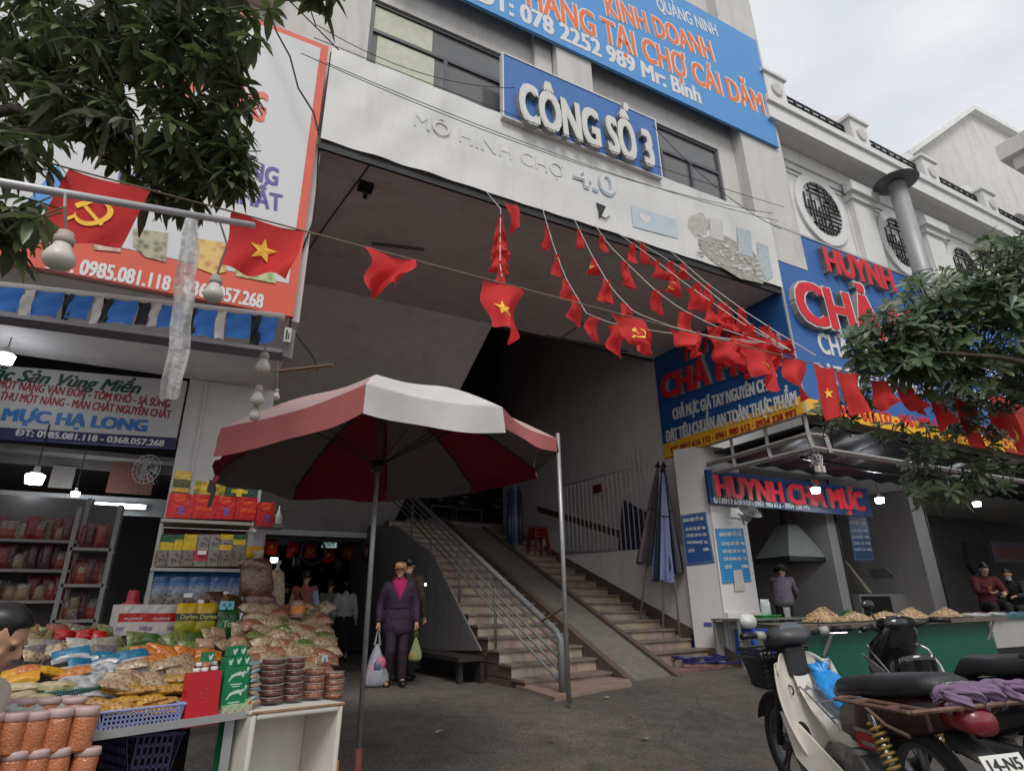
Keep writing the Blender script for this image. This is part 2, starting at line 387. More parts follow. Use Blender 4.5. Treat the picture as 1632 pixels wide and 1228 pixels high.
# fixtures and joints on the ceiling
m = MB(); q = Pz(583, 294, 6.28); m.box((q.x - .09, q.y - .07, 6.2), (q.x + .09, q.y + .07, 6.284)); m.box((q.x - .02, q.y - .03, 6.08), (q.x + .03, q.y + .03, 6.2)); m.build('junction_box', BLACKP, mb)
for a, b in (((592, 388), (676, 398)), ((1000, 560), (870, 535))): m = MB(); m.tube([Pz(*a, 6.262), Pz(*b, 6.262)], .022, 6); m.build('ceiling_conduit', mat('ceiling_conduit_dark', (.12, .10, .10), .8), mb)
# windows
def window(xa, xb, za, zb, cols, papered):
    f = MB(); y0, y1 = YW + .03, YW + .1; t = .055
    f.box((xa, y0, za), (xa + t, y1, zb)); f.box((xb - t, y0, za), (xb, y1, zb)); f.box((xa + t, y0, zb - t), (xb - t, y1, zb)); f.box((xa + t, y0, za), (xb - t, y1, za + t))
    zt = za + (zb - za) * .74
    f.box((xa + t, y0, zt), (xb - t, y1, zt + t))
    for c in cols: x = xa + (xb - xa) * c; f.box((x, y0 - .01, za + t), (x + t, y1 + .01, zt))
    fo = f.build('window', ALU, mb)
    gl = MB(); gl.box((xa + t, YW + .062, za + t), (xb - t, YW + .07, zb - t))
    gl.build('pane', glass, fo)
    if papered:
        p = MB()
        for q in papered: p.box((xa + (xb - xa) * q[0], YW + .055, q[2]), (xa + (xb - xa) * q[1], YW + .0595, q[3]))
        p.build('paper_sheet', paper, fo)
glass = mat('sky_grey_glass', (.15, .155, .16), .08, .12, 1.2, spec=.7); glass.node_tree.nodes['Principled BSDF'].inputs['Alpha'].default_value = .8  # grey of the reflected sky put into the glass colour
paper = mat('taped_paper', (.50, .51, .41), .8, .12, 9, .3, 14)
window(*w1, (.5,), [(.06, .44, 7.55, 8.62), (.03, .42, 8.72, 9.15)])
window(*w2, (.30, .62), [(.08, .28, 7.3, 8.6)])
m = MB(); m.box((1.3, 8.3, 6.62), (8, 8.4, 9.6)); m.build('room_partition', DARKIN, mb)

# ------------------------------------------------------------------ stairs, ramp and railing
SK = .2
RISER = [mat('beige_riser_tile', (.34, .285, .225), .5, .25, 7, .2, 40, dirt=.8, dcol=(.15, .115, .095)), mat('pink_riser_tile', (.31, .225, .195), .5, .25, 7, .2, 40, dirt=.8, dcol=(.15, .10, .09)), mat('tan_riser_tile', (.37, .29, .20), .5, .25, 7, .2, 40, dirt=.8, dcol=(.15, .115, .095))]
TREAD = mat('brown_tread_stone', (.19, .15, .125), .6, .3, 6, .2, 60, dirt=.8, dcol=(.075, .06, .05))
SIDE = mat('brown_stringer_tile', (.105, .075, .062), .6, .2, 6)
def yn(k, x): return 7.18 + .355 * k + SK * (x - 3.9)
def zn(k): return .36 + .155 * k
def flight(name, label, x0, x1, k0, k1, dy=0.0, x1b=None):
    st = thing(name, label, 'staircase', (x0, yn(k0, x0), .25))
    sd = MB(); rr = random.Random(int(x0 * 10))
    yend = 14.3
    for k in range(k0, k1):
        tr, rs = MB(), MB()
        xe = x1 if x1b is None else x1 + (x1b - x1) * (k - k0) / (k1 - k0)
        za = zn(k) - .155 if k > k0 else .05; zb = zn(k) - .03
        y = lambda x: yn(k, x) + dy + .02
        # risers as a row of tiles
        n = max(1, round((xe - x0) / .42)); q = [x0 + (xe - x0) * i / n for i in range(n + 1)]
        for i in range(n):
            rs.mat(rr.choice((0, 0, 1, 1, 2)))
            rs.hexa([(q[i] + .002, y(q[i]), za), (q[i + 1] - .002, y(q[i + 1]), za), (q[i + 1] - .002, y(q[i + 1]) + .02, za), (q[i] + .002, y(q[i]) + .02, za)],
                    [(q[i] + .002, y(q[i]), zb), (q[i + 1] - .002, y(q[i + 1]), zb), (q[i + 1] - .002, y(q[i + 1]) + .02, zb), (q[i] + .002, y(q[i]) + .02, zb)])
        sd.hexa([(x0 + .01, y(x0) + .021, za - .02), (xe, y(xe) + .021, za - .02), (xe, yend + .3, za - .02), (x0 + .01, yend, za - .02)],
                [(x0 + .01, y(x0) + .021, zb), (xe, y(xe) + .021, zb), (xe, yend + .3, zb), (x0 + .01, yend, zb)])
        f = lambda x: yn(k, x) + dy - .012; b_ = lambda x: yn(k + 1, x) + dy + .02
        tr.hexa([(x0 - .02, f(x0), zb), (xe, f(xe), zb), (xe, b_(xe), zb), (x0 - .02, b_(x0), zb)], [(x0 - .02, f(x0), zb + .03), (xe, f(xe), zb + .03), (xe, b_(xe), zb + .03), (x0 - .02, b_(x0), zb + .03)])
        tr.build('tread', TREAD, st); rs.build('riser', RISER, st)
    sd.build('stringer', SIDE, st)
    return st
flight('staircase', 'wide beige tiled staircase left of the ramp behind the pipe railing', 3.9, 5.44, 0, 19)
flight('staircase', 'beige tiled staircase between the ramp and the right passage wall', 6.56, 8.16, 1, 19, .0, 7.5)
# landing slab of pink stone in front of the first steps
m = MB(); m.prism([(3.72, 6.2, .2), (5.2, 6.75, .2), (5.5, 7.2, .2), (5.44, 7.7, .2), (3.88, 7.4, .2)], (0, 0, .09)); struct(m.build('foot_slab', mat('pink_stone', (.27, .185, .15), .6, .2, 5, dirt=.5, dcol=(.12, .1, .09))))
m = MB(); m.prism([(6.6, 7.7, .2), (8.25, 7.98, .2), (8.2, 8.9, .2), (6.6, 8.6, .2)], (0, 0, .075)); struct(m.build('foot_slab', mat('red_stone', (.24, .13, .105), .6, .25, 5, dirt=.5, dcol=(.12, .1, .09))))
# ramp with raised kerbs
def zr(y, x): return .36 + .4366 * (y - 7.18 - SK * (x - 3.9))
m = MB(); ra, rb = 5.56, 6.46
ys = lambda x: 7.18 + SK * (x - 3.9) - .26
m.add([(ra, ys(ra), .25), (rb, ys(rb), .25), (rb, 14.4, zr(14.4, rb)), (ra, 14.4, zr(14.4, ra)), (ra, ys(ra), .0), (rb, ys(rb), .0), (rb, 14.4, .0), (ra, 14.4, .0)], [(0, 1, 2, 3), (0, 4, 5, 1), (1, 5, 6, 2), (2, 6, 7, 3), (3, 7, 4, 0)])
rampo = m.build('ramp', mat('ramp_concrete', (.15, .138, .12), .9, .22, 9, .4, 90, dirt=.5, dcol=(.08, .072, .06))); tag(rampo, 'worn concrete wheel ramp between the two flights of stairs', 'ramp')
rampo['kind'] = 'structure'
m = MB()
for x0, x1 in ((5.445, 5.558), (6.462, 6.558)):
    y0 = ys(x0) - .12
    m.add([(x0, y0, .1), (x1, y0, .1), (x1, 14.4, .1), (x0, 14.4, .1), (x0, y0, .262), (x1, y0, .262), (x1, 14.4, zr(14.4, x1) + .06), (x0, 14.4, zr(14.4, x0) + .06)], [(3, 2, 1, 0), (4, 5, 6, 7), (0, 1, 5, 4), (1, 2, 6, 5), (2, 3, 7, 6), (3, 0, 4, 7)])
struct(m.build('ramp_kerb', SIDE))
# grey panel under the left flight
m = MB(); q = [Px(u, v, 3.86) for u, v in ((560, 835), (632, 838), (690, 884), (766, 1036), (560, 1036))]
m.prism(q, (.03, 0, 0)); tag(m.build('panel', mat('grey_board', (.17, .165, .165), .6, .15, 3, dirt=.4, dcol=(.11, .1, .1)), loc=(3.86, 9, .3)), 'grey sloping board closing off the space under the left stairs', 'board')
m = MB(); a, b = Px(672, 1036, 3.8), Px(768, 1040, 3.8)
m.box((3.45, min(a.y, b.y), .52), (3.84, max(a.y, b.y), .58)); m.box((3.5, a.y - .1, .2), (3.56, a.y, .52)); m.box((3.5, b.y + .1, .2), (3.56, b.y + .2, .52)); m.box((3.78, b.y, .2), (3.84, a.y, .5))
tag(m.build('bench', mat('black_wood', (.03, .026, .024), .5, .2, 9), loc=(3.6, 8, .25)), 'low black bench against the board under the stairs', 'bench')
# pipe railing
xr_ = 4.0
RAILP = mat('grey_rail_paint', (.17, .175, .18), .45, .2, 12, metal=.15, dirt=.5, dcol=(.10, .075, .06))
rail = thing('stair_railing', 'grey pipe railing along the left staircase', 'railing', (xr_, 6.3, .25))
tp = Px(893, 1012, xr_); te = Px(628, 762, xr_); ft = Vector((xr_, tp.y, .25))
m = MB(); m.tube([ft, tp - Vector((0, 0, .04)), tp + (te - tp) * .012, te], .042, 10); m.build('handrail', RAILP, rail, True)
dirv = (te - tp).normalized()
for i in range(4):
    z = ft.z + .12 + i * (tp.z - ft.z - .1) / 4.2
    m = MB(); e = Vector((xr_, te.y, te.z - (tp.z - z))); m.tube([(xr_, tp.y, z), e], .017, 6); m.build('crossbar', RAILP, rail, True)
for u, v in ((790, 1024), (732, 955), (686, 903), (655, 868)):
    p = Px(u, v, xr_); k = (p.y - tp.y) / (te.y - tp.y); m = MB(); m.tube([p - Vector((0, 0, .08)), (xr_, p.y, tp.z + (te.z - tp.z) * k)], .02, 6); m.build('post', RAILP, rail, True)
# tall thin pole at the railing's foot
p = Pz(907, 1122, .25); t_ = p + Vector((0, 0, 2.92))
m = MB(); m.tube([p, t_], .026, 8); po = thing('pole', 'tall thin galvanised pole standing at the foot of the stair railing', 'pole', p); m.build('shaft', STEEL, po, True)
m = MB(); q = Px(893, 985, xr_); m.tube([p + Vector((0, 0, .95)), p + Vector((-.05, .45, .8))], .014, 6); m.build('brace', RUST, po)
# low parapet with barred fence beside the right flight
pa, pb = Vector((8.24, 8.75, 0)), Vector((7.72, 12.6, 0)); dp = (pb - pa).normalized(); npv = Vector((dp.y, -dp.x, 0))
m = MB(); A = [pa, pb, pb + npv * .14, pa + npv * .14]
m.hexa([v + Vector((0, 0, .1)) for v in A], [A[0] + Vector((0, 0, 2.28)), A[1] + Vector((0, 0, 2.36)), A[2] + Vector((0, 0, 2.36)), A[3] + Vector((0, 0, 2.28))])
tag(m.build('parapet', GREYW, loc=pa), 'grey plastered parapet below the barred fence beside the stairs', 'wall')
m = MB()
for k in range(-1, 14):
    y0 = yn(k, 8.2); q = pa + dp * ((y0 - pa.y) / dp.y) - npv * .012; q2 = pa + dp * ((y0 + .36 - pa.y) / dp.y) - npv * .012
    m.hexa([q + Vector((0, 0, zn(k) - .1)), q2 + Vector((0, 0, zn(k) - .1)), q2 + npv * .01 + Vector((0, 0, zn(k) - .1)), q + npv * .01 + Vector((0, 0, zn(k) - .1))],
           [q + Vector((0, 0, zn(k) + .13)), q2 + Vector((0, 0, zn(k + 1) + .13)), q2 + npv * .01 + Vector((0, 0, zn(k + 1) + .13)), q + npv * .01 + Vector((0, 0, zn(k) + .13))])
sk_ = m.build('skirting', SIDE); struct(sk_)
fn = -npv
fo_, fn_ = pa + npv * .07, npv
fence = thing('fence', 'grey steel barred fence with a short spiked end on the parapet', 'fence', pa)
f0, f1 = Pp(896, 880, fo_, fn_), Pp(1052, 876, fo_, fn_); h0, h1 = Pp(897, 774, fo_, fn_), Pp(1028, 740, fo_, fn_)
zb0 = 2.36; L_ = (f1 - f0)
m = MB(); m.tube([h0, h1], .018, 6); m.tube([f0, f1], .018, 6); m.build('crossbar', STEEL, fence, True)
nb = 21
m = MB()
for i in range(nb):
    k = i / (nb - 1); b0 = f0 + (f1 - f0) * k * .93; kk = min(1.0, (b0 - f0).dot(h1 - f0) / max(1e-6, ((h1 - f0).length_squared)) * 1.0)
    top = Vector((b0.x, b0.y, h0.z + (h1.z - h0.z) * k)); m.tube([b0, top + Vector((0, 0, (.35 if i >= nb - 4 else .0)))], .013, 5)
m.build('bar', mat('pale_fence_paint', (.42, .41, .40), .6, .15, 9, dirt=.4, dcol=(.22, .18, .15)), fence)
m = MB(); a = Pp(946, 775, fo_ - npv * .03, fn_); b = Pp(962, 783, fo_ - npv * .03, fn_)
for j in range(3): m.box((a.x - .02, a.y - .11 * j - .09, a.z - .17), (a.x, a.y - .11 * j, a.z + .02))
tag(m.build('notice', mat('maroon_card', (.10, .01, .012), .6)), 'small dark red notice tied to the barred fence', 'notice')
m = MB(); q = [Pp(u, v, fo_ + npv * .12, fn_) for u, v in ((992, 795), (1040, 822), (1036, 880), (985, 876))]
m.prism(q, npv * .03); tag(m.build('board', mat('navy_board', (.02, .026, .075), .5, .3, 5, dirt=.7, dcol=(.12, .085, .035))), 'dark blue painted board leaning behind the barred fence', 'board')

# ------------------------------------------------------------------ right-hand white building with round windows
YR, YP = 6.25, 5.72
rb_ = thing('colonnade_building', 'white building with round lattice windows and a balustraded parapet right of the gate', 'building', (16, 8, 0))
m = MB(); m.box((9.23, YR, 4.0), (34, YR + .3, 10.9)); m.box((9.24, YR + .3, 3.9), (34, 16, 4.05)); m.box((9.24, 15.8, 0), (34, 16, 10.8)); m.box((33.8, YR + .31, .1), (34, 15.8, 10.8))
m.build('wall', WHITE2, rb_)
def zc(u, v): return Py(u, v, YP).z
zt, zb_ = 10.86, 10.30
m = MB(); m.box((8.9, YP, zb_), (34, YP + .12, zt)); m.box((8.9, YP + .12, zb_ + .004), (34, YR + .3, zb_ + .1)); m.box((8.9, YP + .12, zt - .1), (34, 12, zt - .02))
m.box((8.88, YP - .06, zt - .16), (34, YP - .002, zt)); m.box((8.88, YP - .03, zb_ - .03), (34, YP + .1, zb_ - .002))
m.build('cornice', WHITE2, rb_)
m = MB(); m.box((9.24, YR - .1, 9.95), (34, YR - .002, 10.296)); m.box((9.24, YR - .05, 9.8), (34, YR - .002, 9.948)); m.build('frieze', WHITE2, rb_)
sp = 2.78
for i in range(8):
    x = 9.32 + sp * i
    m = MB(); m.box((x - .3, YP + .02, zt + .002), (x + .3, YP + .4, zt + .72)); m.box((x - .36, YP - .03, zt + .722), (x + .36, YP + .46, zt + .8))
    pe = m.build('pedestal', WHITE2, rb_)
    m = MB(); m.lathe([(.16, 0), (.16, .04), (.13, .045)], frame((x, YP + .018, zt + .36), (1, 0, 0), (0, 0, 1)), 20); m.build('medallion', WHITE, pe)
    # round pediment behind each pedestal
    arc = [(x + .15 + .95 * math.cos(a), YP + .35, zt + .35 + .85 * math.sin(a)) for a in [math.pi * j / 14 for j in range(15)]]
    arc2 = [(x + .15 + .75 * math.cos(a), YP + .35, zt + .35 + .65 * math.sin(a)) for a in [math.pi * j / 14 for j in range(14, -1, -1)]]
    m = MB()
    for j in range(14): m.prism([arc[j], arc[j + 1], arc2[13 - j], arc2[14 - j]], (0, .45, 0))
    m.build('arched_pediment', WHITE2, rb_)
    # balustrade bay of black bars
    xa, xb = x + .31, x + sp - .31
    m = MB()
    for z in (.12, .5, .62): m.tube([(xa, YP + .2, zt + z), (xb, YP + .2, zt + z)], .026, 5)
    n = 8
    for j in range(n + 1):
        xx = xa + (xb - xa) * j / n; m.tube([(xx, YP + .2, zt), (xx, YP + .2, zt + .62)], .022 if j % 2 else .034, 5)
        if j < n and j % 2: m.tube([(xx, YP + .2, zt + .33), (xx + (xb - xa) / n, YP + .2, zt + .33)], .02, 5)
    m.build('balustrade', BLACKP, rb_)
    # pilaster with stepped capital
    xp = 12.1 + sp * i
    m = MB(); m.box((xp - .36, YR - .16, 4.05), (xp + .36, YR - .002, 9.55)); m.box((xp - .42, YR - .22, 9.552), (xp + .42, YR - .002, 9.7)); m.box((xp - .5, YR - .3, 9.702), (xp + .5, YR - .102, 9.94))
    m.build('pilaster', WHITE2, rb_)
    xc, zcn = 10.73 + sp * i, 9.02
    ring = MB(); M = frame((xc, YR - .06, zcn), (1, 0, 0), (0, 0, 1))
    k = 32
    for r0, r1, d0, d1 in ((.62, .82, .0, .09),):
        for j in range(k):
            a0, a1 = 2 * math.pi * j / k, 2 * math.pi * (j + 1) / k
            P_ = lambda r, a, d: M @ Vector((r * math.cos(a), r * math.sin(a) * 1.08, -d))
            ring.add([P_(r0, a0, 0), P_(r1, a0, 0), P_(r1, a1, 0), P_(r0, a1, 0), P_(r0, a0, d1), P_(r1, a0, d1), P_(r1, a1, d1), P_(r0, a1, d1)], [(0, 1, 2, 3), (0, 3, 7, 4), (1, 5, 6, 2), (4, 7, 6, 5)])
    ro = ring.build('round_window', WHITE2, rb_)
    m = MB(); m.lathe([(.63, -.05), (.63, -.045)], frame((xc, YR - .02, zcn), (1, 0, 0), (0, 0, 1)) @ Matrix.Diagonal((1, 1.08, 1, 1)), 28); m.build('pane', mat('dusty_dark_glass', (.025, .026, .03), .5, .3, 6), ro)
    m = MB(); rr = random.Random(4)
    for a in range(-5, 6):
        h = math.sqrt(max(0, .6 ** 2 - (a * .105) ** 2))
        cuts = sorted(rr.uniform(-h, h) for _ in range(3))
        for c0, c1 in ((-h, cuts[0]), (cuts[1], min(h, cuts[1] + .4))):
            if c1 - c0 > .06: m.box((a * .105 - .016, c0 * 1.05, .03), (a * .105 + .016, c1 * 1.05, .055), frame((xc, YR - .01, zcn), (1, 0, 0), (0, 0, 1)))
        for c0, c1 in ((cuts[0], cuts[1]), (max(-h, cuts[2] - .3), h * .98)):
            if c1 - c0 > .06: m.box((c0, a * .113 - .016, .028), (c1, a * .113 + .016, .058), frame((xc, YR - .01, zcn), (1, 0, 0), (0, 0, 1)))
    m.build('lattice', BLACKP, ro)
    if i < 5:
        m = MB()
        for xx in (xc - 1.02, xc + 1.0): m.box((xx - .03, YR - .03, 4.05), (xx + .03, YR - .003, 9.78))
        m.box((xc - .99, YR - .03, 9.7), (xc + .97, YR - .003, 9.76)); m.build('wall_moulding', WHITE2, rb_)
# exhaust flue with a conical cap in front of it
fx = Py(1478, 450, 5.6); ftp = Py(1425, 296, 5.6)
fl = thing('flue_pipe', 'grey metal exhaust flue with conical cap in front of the white building', 'flue', (ftp.x, 5.55, 5))
m = MB(); m.tube([(ftp.x, 5.55, 4.3), (ftp.x, 5.55, ftp.z)], .17, 18); m.build('pipe', mat('flue_metal', (.30, .305, .315), .5, .08, 5, metal=.3), fl, True)
m = MB(); m.tube([(ftp.x, 5.55, 7.6), (ftp.x, 5.55, 7.66)], .185, 18); m.build('collar', STEEL, fl)
m = MB(); m.lathe([(.44, ftp.z + .04), (.45, ftp.z + .055), (.03, ftp.z + .3), (.01, ftp.z + .3)], Matrix.Translation((ftp.x, 5.55, 0)), 24); m.tube([(ftp.x - .15, 5.55, ftp.z - .1), (ftp.x - .15, 5.55, ftp.z + .07)], .01, 4); m.tube([(ftp.x + .15, 5.55, ftp.z - .1), (ftp.x + .15, 5.55, ftp.z + .07)], .01, 4); m.build('cap', mat('cap_metal', (.13, .13, .135), .5, .1, 5, metal=.3), fl)
# houses further along the street
def Pb(u, v, y=4.5): return Py(u, v, y)
far = thing('gabled_house', 'pale grey house with a pitched parapet beyond the balustrade', 'building', (24, 6.0, 0))
m = MB(); q = [Py(u, v, 7.4) for u, v in ((1440, 255), (1543, 181), (1600, 212), (1700, 268))]
m.prism([(q[0].x, 7.4, 6), q[0], q[1], q[2], q[3], (q[3].x, 7.4, 6)], (0, 5, 0)); m.build('wall', WHITE, far)
m = MB()
for a, b in ((0, 1), (1, 2), (2, 3)):
    d_ = Vector((0, -.25, 0)); u_ = Vector((0, 0, .22)); m.prism([q[a] + d_, q[b] + d_, q[b] + u_ + d_, q[a] + u_ + d_], (0, .5, 0))
m.build('coping', WHITE2, far)
far2 = thing('corner_house', 'white corner house with a deep moulded cornice at the right edge', 'building', (24, 3.6, 0))
c0, c1 = Py(1500, 290, 5.0), Py(1640, 190, 3.4)
x0 = Px(1588, 236, 19.0); 
m = MB(); y0 = Px(1588, 236, 19.0).y
zc2 = Px(1588, 236, 19.0).z
m.box((19.4, -6, .1), (30, y0 - .4, zc2 - .9)); m.build('wall', WHITE2, far2)
m = MB(); m.box((18.9, -6, zc2 - .5), (30, y0, zc2)); m.box((19.1, -6, zc2 - .9), (30, y0 - .2, zc2 - .5)); m.build('cornice', WHITE, far2)
# ------------------------------------------------------------------ signs
def line(s, m, parent, P, a, b, hpx, ext=.004, bold=.0, side=None, name='lettering', shear=0.0):
    A, B = P(*a), P(*b); c = ((a[0] + b[0]) / 2, (a[1] + b[1]) / 2)
    h = (P(c[0], c[1] - hpx / 2) - P(c[0], c[1] + hpx / 2)).length
    ex = (B - A).normalized()
    M = frame((A + B) / 2, ex, (0, 0, 1))
    if ext > .03:                                 # raised letters are measured on their front faces
        lift = M.to_3x3() @ Vector((0, 0, ext)); A, B = P(*a, lift), P(*b, lift); h *= (B - CAM).length / max(.1, (P(*b) - CAM).length); M = frame((A + B) / 2 - lift, ex, (0, 0, 1))
    return text(s, m, parent, M, (B - A).length, h, ext, bold, 'C', name, side, shear)
def PY(y): return lambda u, v, o=Vector(): Py(u, v, y + o.y)
def PX(x): return lambda u, v, o=Vector(): Px(u, v, x + o.x)
WHT = mat('sign_white', (.62, .62, .62), .5, .04, 6)
RED = mat('sign_red', (.62, .012, .028), .4, .08, 6)
LETSIDE = mat('letter_return', (.30, .295, .29), .55, .2, 7, dirt=.5)
YEL = mat('sign_yellow', (.78, .42, .03), .5, .05, 4, dirt=.15)
# --- faded banner over the passage
yb = YF - .05
bn = thing('banner', 'faded white banner stretched across the passage opening, with ghost lettering and a torn hole', 'banner', (4.4, yb, 6.3))
bm = mat('faded_banner_vinyl', (.62, .62, .61), .6, .05, 1.3, .15, 5, dirt=.6, dcol=(.46, .44, .40))
m = MB(); rr = random.Random(2)
def bfn(i, j):
    x = .59 + (8.36 - .59) * i; z = 6.315 + 1.43 * j
    wv = .010 * math.sin(x * 9 - z * 6) * max(0, 1 - abs(x - 1.6) / 1.8) + .005 * math.sin(x * 2.3 + z * 5)
    edge = .004 * math.sin(x * 11) * (1 if j in (0, 1) else 0)
    return Vector((x, yb - .02 + wv, z + edge))
m.grid(bfn, 150, 18); m.build('vinyl', bm, bn, True)
m = MB(); m.box((.58, yb + .012, 6.2), (8.37, yb + .05, 6.31)); m.box((.58, yb + .012, 6.31), (.62, yb + .05, 7.7)); m.box((8.33, yb + .012, 6.31), (8.37, yb + .05, 7.7)); m.box((.62, yb + .012, 7.66), (8.33, yb + .05, 7.7)); m.build('frame', mat('banner_frame_and_gap', (.02, .02, .022), .6), bn)  # bottom strip paints the dark gap under the banner
GHOST = mat('ghost_letter', (.59, .59, .58), .6, .05, 4); BLUEG = mat('faded_blue', (.36, .45, .54), .6, .15, 5); PALEB = mat('pale_blue_print', (.46, .53, .58), .6, .08, 5)
pb = PY(yb - .027)
line('MÔ HÌNH CHỢ', GHOST, bn, pb, (660, 188), (898, 274), 22, .003, .0)
line('4.0', BLUEG, bn, PY(yb - .028), (912, 276), (980, 298), 34, .003, .02)
line('4.0', bm, bn, PY(yb - .034), (914, 274), (981, 296), 32, .003, .008)
m = MB(); q = [pb(u, v) for u, v in ((1006, 327), (1078, 350), (1081, 380), (1009, 361))]; m.prism(q, (0, .004, 0)); m.build('printed_panel', PALEB, bn)
def heart(P, cu, cv, r):
    pts = []
    for k in range(24):
        t = 2 * math.pi * k / 24; pts.append(P(cu + r * 16 * math.sin(t) ** 3 / 16, cv - r * (13 * math.cos(t) - 5 * math.cos(2 * t) - 2 * math.cos(3 * t) - math.cos(4 * t)) / 16 + r * .3 * math.sin(t)))
    return pts
m = MB(); m.prism(heart(PY(yb - .031), 1028, 348, 9), (0, .004, 0)); m.build('heart_mark', bm, bn)
GREYP = [mat('print_grey_dark', (.33, .32, .285), .7, .35, 11), mat('print_grey_mid', (.43, .42, .385), .7, .3, 13), mat('print_pale', (.52, .52, .51), .7, .1, 9), mat('print_bluegrey', (.40, .45, .48), .7, .15, 9)]
m = MB()
for c, poly in ((1, ((1098, 345), (1118, 338), (1130, 352), (1126, 372), (1108, 378), (1096, 362))), (0, ((1112, 380), (1150, 372), (1200, 400), (1222, 432), (1216, 452), (1180, 444), (1140, 420), (1115, 398))), (2, ((1130, 346), (1152, 352), (1153, 384), (1133, 378))), (3, ((1174, 362), (1196, 368), (1200, 410), (1178, 404))), (0, ((1128, 350), (1120, 366), (1124, 372), (1131, 362))), (3, ((1206, 385), (1224, 392), (1232, 440), (1222, 448), (1210, 420)))):
    m.mat(c); dy = -.0265 - .001 * (c + 1); m.prism([Py(u, v, yb + dy) for u, v in poly], (0, .0015, 0))
rr = random.Random(5)
for k in range(70):
    u = rr.uniform(1112, 1215); v = 388 + (u - 1112) * .42 + rr.uniform(-16, 20); s_ = rr.uniform(1.5, 5); m.mat(rr.choice((0, 1, 2, 2)))
    m.prism([Py(u + s_ * rr.uniform(.4, 1.6) * math.cos(a), v + s_ * rr.uniform(.3, 1) * math.sin(a), yb - .0312 - .0001 * k) for a in (0, 1.2, 2.4, 3.7, 5)], (0, .00005, 0))
m.build('faded_picture', GREYP, bn)
m = MB(); m.prism([Py(u, v, yb - .042) for u, v in ((950, 322), (966, 329), (960, 343), (955, 348), (954, 334))], (0, .003, 0)); m.build('torn_hole', BLACKP, bn)
m = MB(); m.prism([Py(u, v, yb - .06) for u, v in ((966, 329), (974, 340), (966, 347), (959, 344))], (0, .004, 0)); m.build('torn_flap', bm, bn)
# --- gate number sign
ps = YF - .14
q = [Py(u, v, ps) for u, v in ((802, 86), (1045, 286))]; zT = Py(802, 86, ps).z; zB = Py(802, 184, ps).z; xL = q[0].x; xR_ = Py(1044, 200, ps).x
gs = thing('gate_sign', 'blue sign with raised white letters CÔNG SỐ 3 above the banner', 'sign', (xL, ps, zB))
BLUE1 = mat('sign_royal_blue', (.045, .145, .40), .45, .08, 3, dirt=.25, dcol=(.09, .18, .38))
m = MB(); m.box((xL, ps, zB), (xR_, ps + .07, zT)); m.build('panel', BLUE1, gs)
m = MB(); m.box((xL - .02, ps - .012, zB - .02), (xL, ps + .08, zT + .02)); m.box((xR_, ps - .012, zB - .02), (xR_ + .02, ps + .08, zT + .02)); m.box((xL, ps - .012, zT), (xR_, ps + .08, zT + .02)); m.box((xL, ps - .012, zB - .02), (xR_, ps + .08, zB)); m.build('rim', WHT, gs)
line('CÔNG SỐ 3', mat('raised_letter_white', (.60, .595, .57), .5, .06, 6, dirt=.25, dcol=(.42, .4, .37)), gs, PY(ps), (827, 157), (1041, 237), 58, .09, .042, LETSIDE)
# --- large rental sign
pu = YF - .1
zB = Py(1242, 235, pu).z; zT = Py(1205, 65, pu).z; xL = 1.2; xRr = Py(1242, 235, pu).x
us = thing('rental_sign', 'large sky blue sign with orange lettering and a phone number high on the facade', 'sign', (5, pu, zB))
BLUE2 = mat('sign_sky_blue', (.075, .27, .60), .5, .05, 2, .0, dirt=.2, dcol=(.12, .32, .6))
m = MB(); m.box((xL, pu, zB), (xRr, pu + .05, zT)); m.build('panel', BLUE2, us)
ORG = mat('sign_orange', (.70, .16, .05), .5, .06, 5)
P0, P1, P2 = PY(pu), PY(pu - .003), PY(pu)
line('QUẢNG NINH', WHT, us, P0, (1046, 5), (1142, 49), 18, .004, .02)
for wd, a, b, h in (('KINH DOANH', (962, 5), (1136, 82), 31), ('HÀNG TẠI CHỢ CÁI DĂM', (836, -13), (1218, 167), 36)):
    line(wd, WHT, us, P0, a, b, h, .003, .055); line(wd, ORG, us, PY(pu - .004), (a[0] + 2, a[1] + 1), (b[0] - 2, b[1] - 1), h * .97, .003, .02)
line('ĐT: 078 2252 989 Mr: Bình', WHT, us, P0, (757, -16), (1116, 153), 26, .004, .035)
# --- fried squid shop: front and side of the corner sign
z0, z1 = 4.085, 7.66
BLUE3 = mat('shop_sign_blue', (.035, .125, .36), .42, .10, 1.2, .1, 3, dirt=.3, dcol=(.05, .16, .42))
xE = 19.5
hs = thing('shop_sign', 'blue shop sign with red CHẢ MỰC letters facing the street behind the tree', 'sign', (XR, YF - .03, z0))
yo = Py(1280, 633, YF - .03).z
m = MB(); m.box((XR + .005, YF - .03, yo), (xE, YF + .02, z1)); m.build('panel', BLUE3, hs)
m = MB(); m.box((XR + .005, YF - .035, z0 - .03), (14.4, YF + .02, yo)); m.build('phone_strip', YEL, hs)
m = MB(); m.box((XR - .05, YF - .05, z0 - .03), (XR + .004, YF + .0, z1 + .03)); m.box((XR + .005, YF - .045, z1), (xE, YF + .02, z1 + .04)); m.build('rim', mat('aluminium_rim', (.4, .41, .42), .4, .1, 8, metal=.5), hs)
pf = PY(YF - .03)
line('HUYNH', RED, hs, pf, (1314, 410), (1424, 446), 33, .10, .042, LETSIDE)
LW = mat('letter_cream_edge', (.62, .60, .57), .5, .05)
line('CHẢ MỰC', LW, hs, pf, (1266, 475), (1533, 541), 56, .11, .056, LETSIDE)
line('CHẢ MỰC', RED, hs, PY(YF - .1475), (1268, 475), (1531, 540), 54, .004, .034)
line('CHẢ MỰC GIÃ TAY NGUYÊN CHẤT', WHT, hs, pf, (1303, 545), (1610, 607), 26, .012, .03)
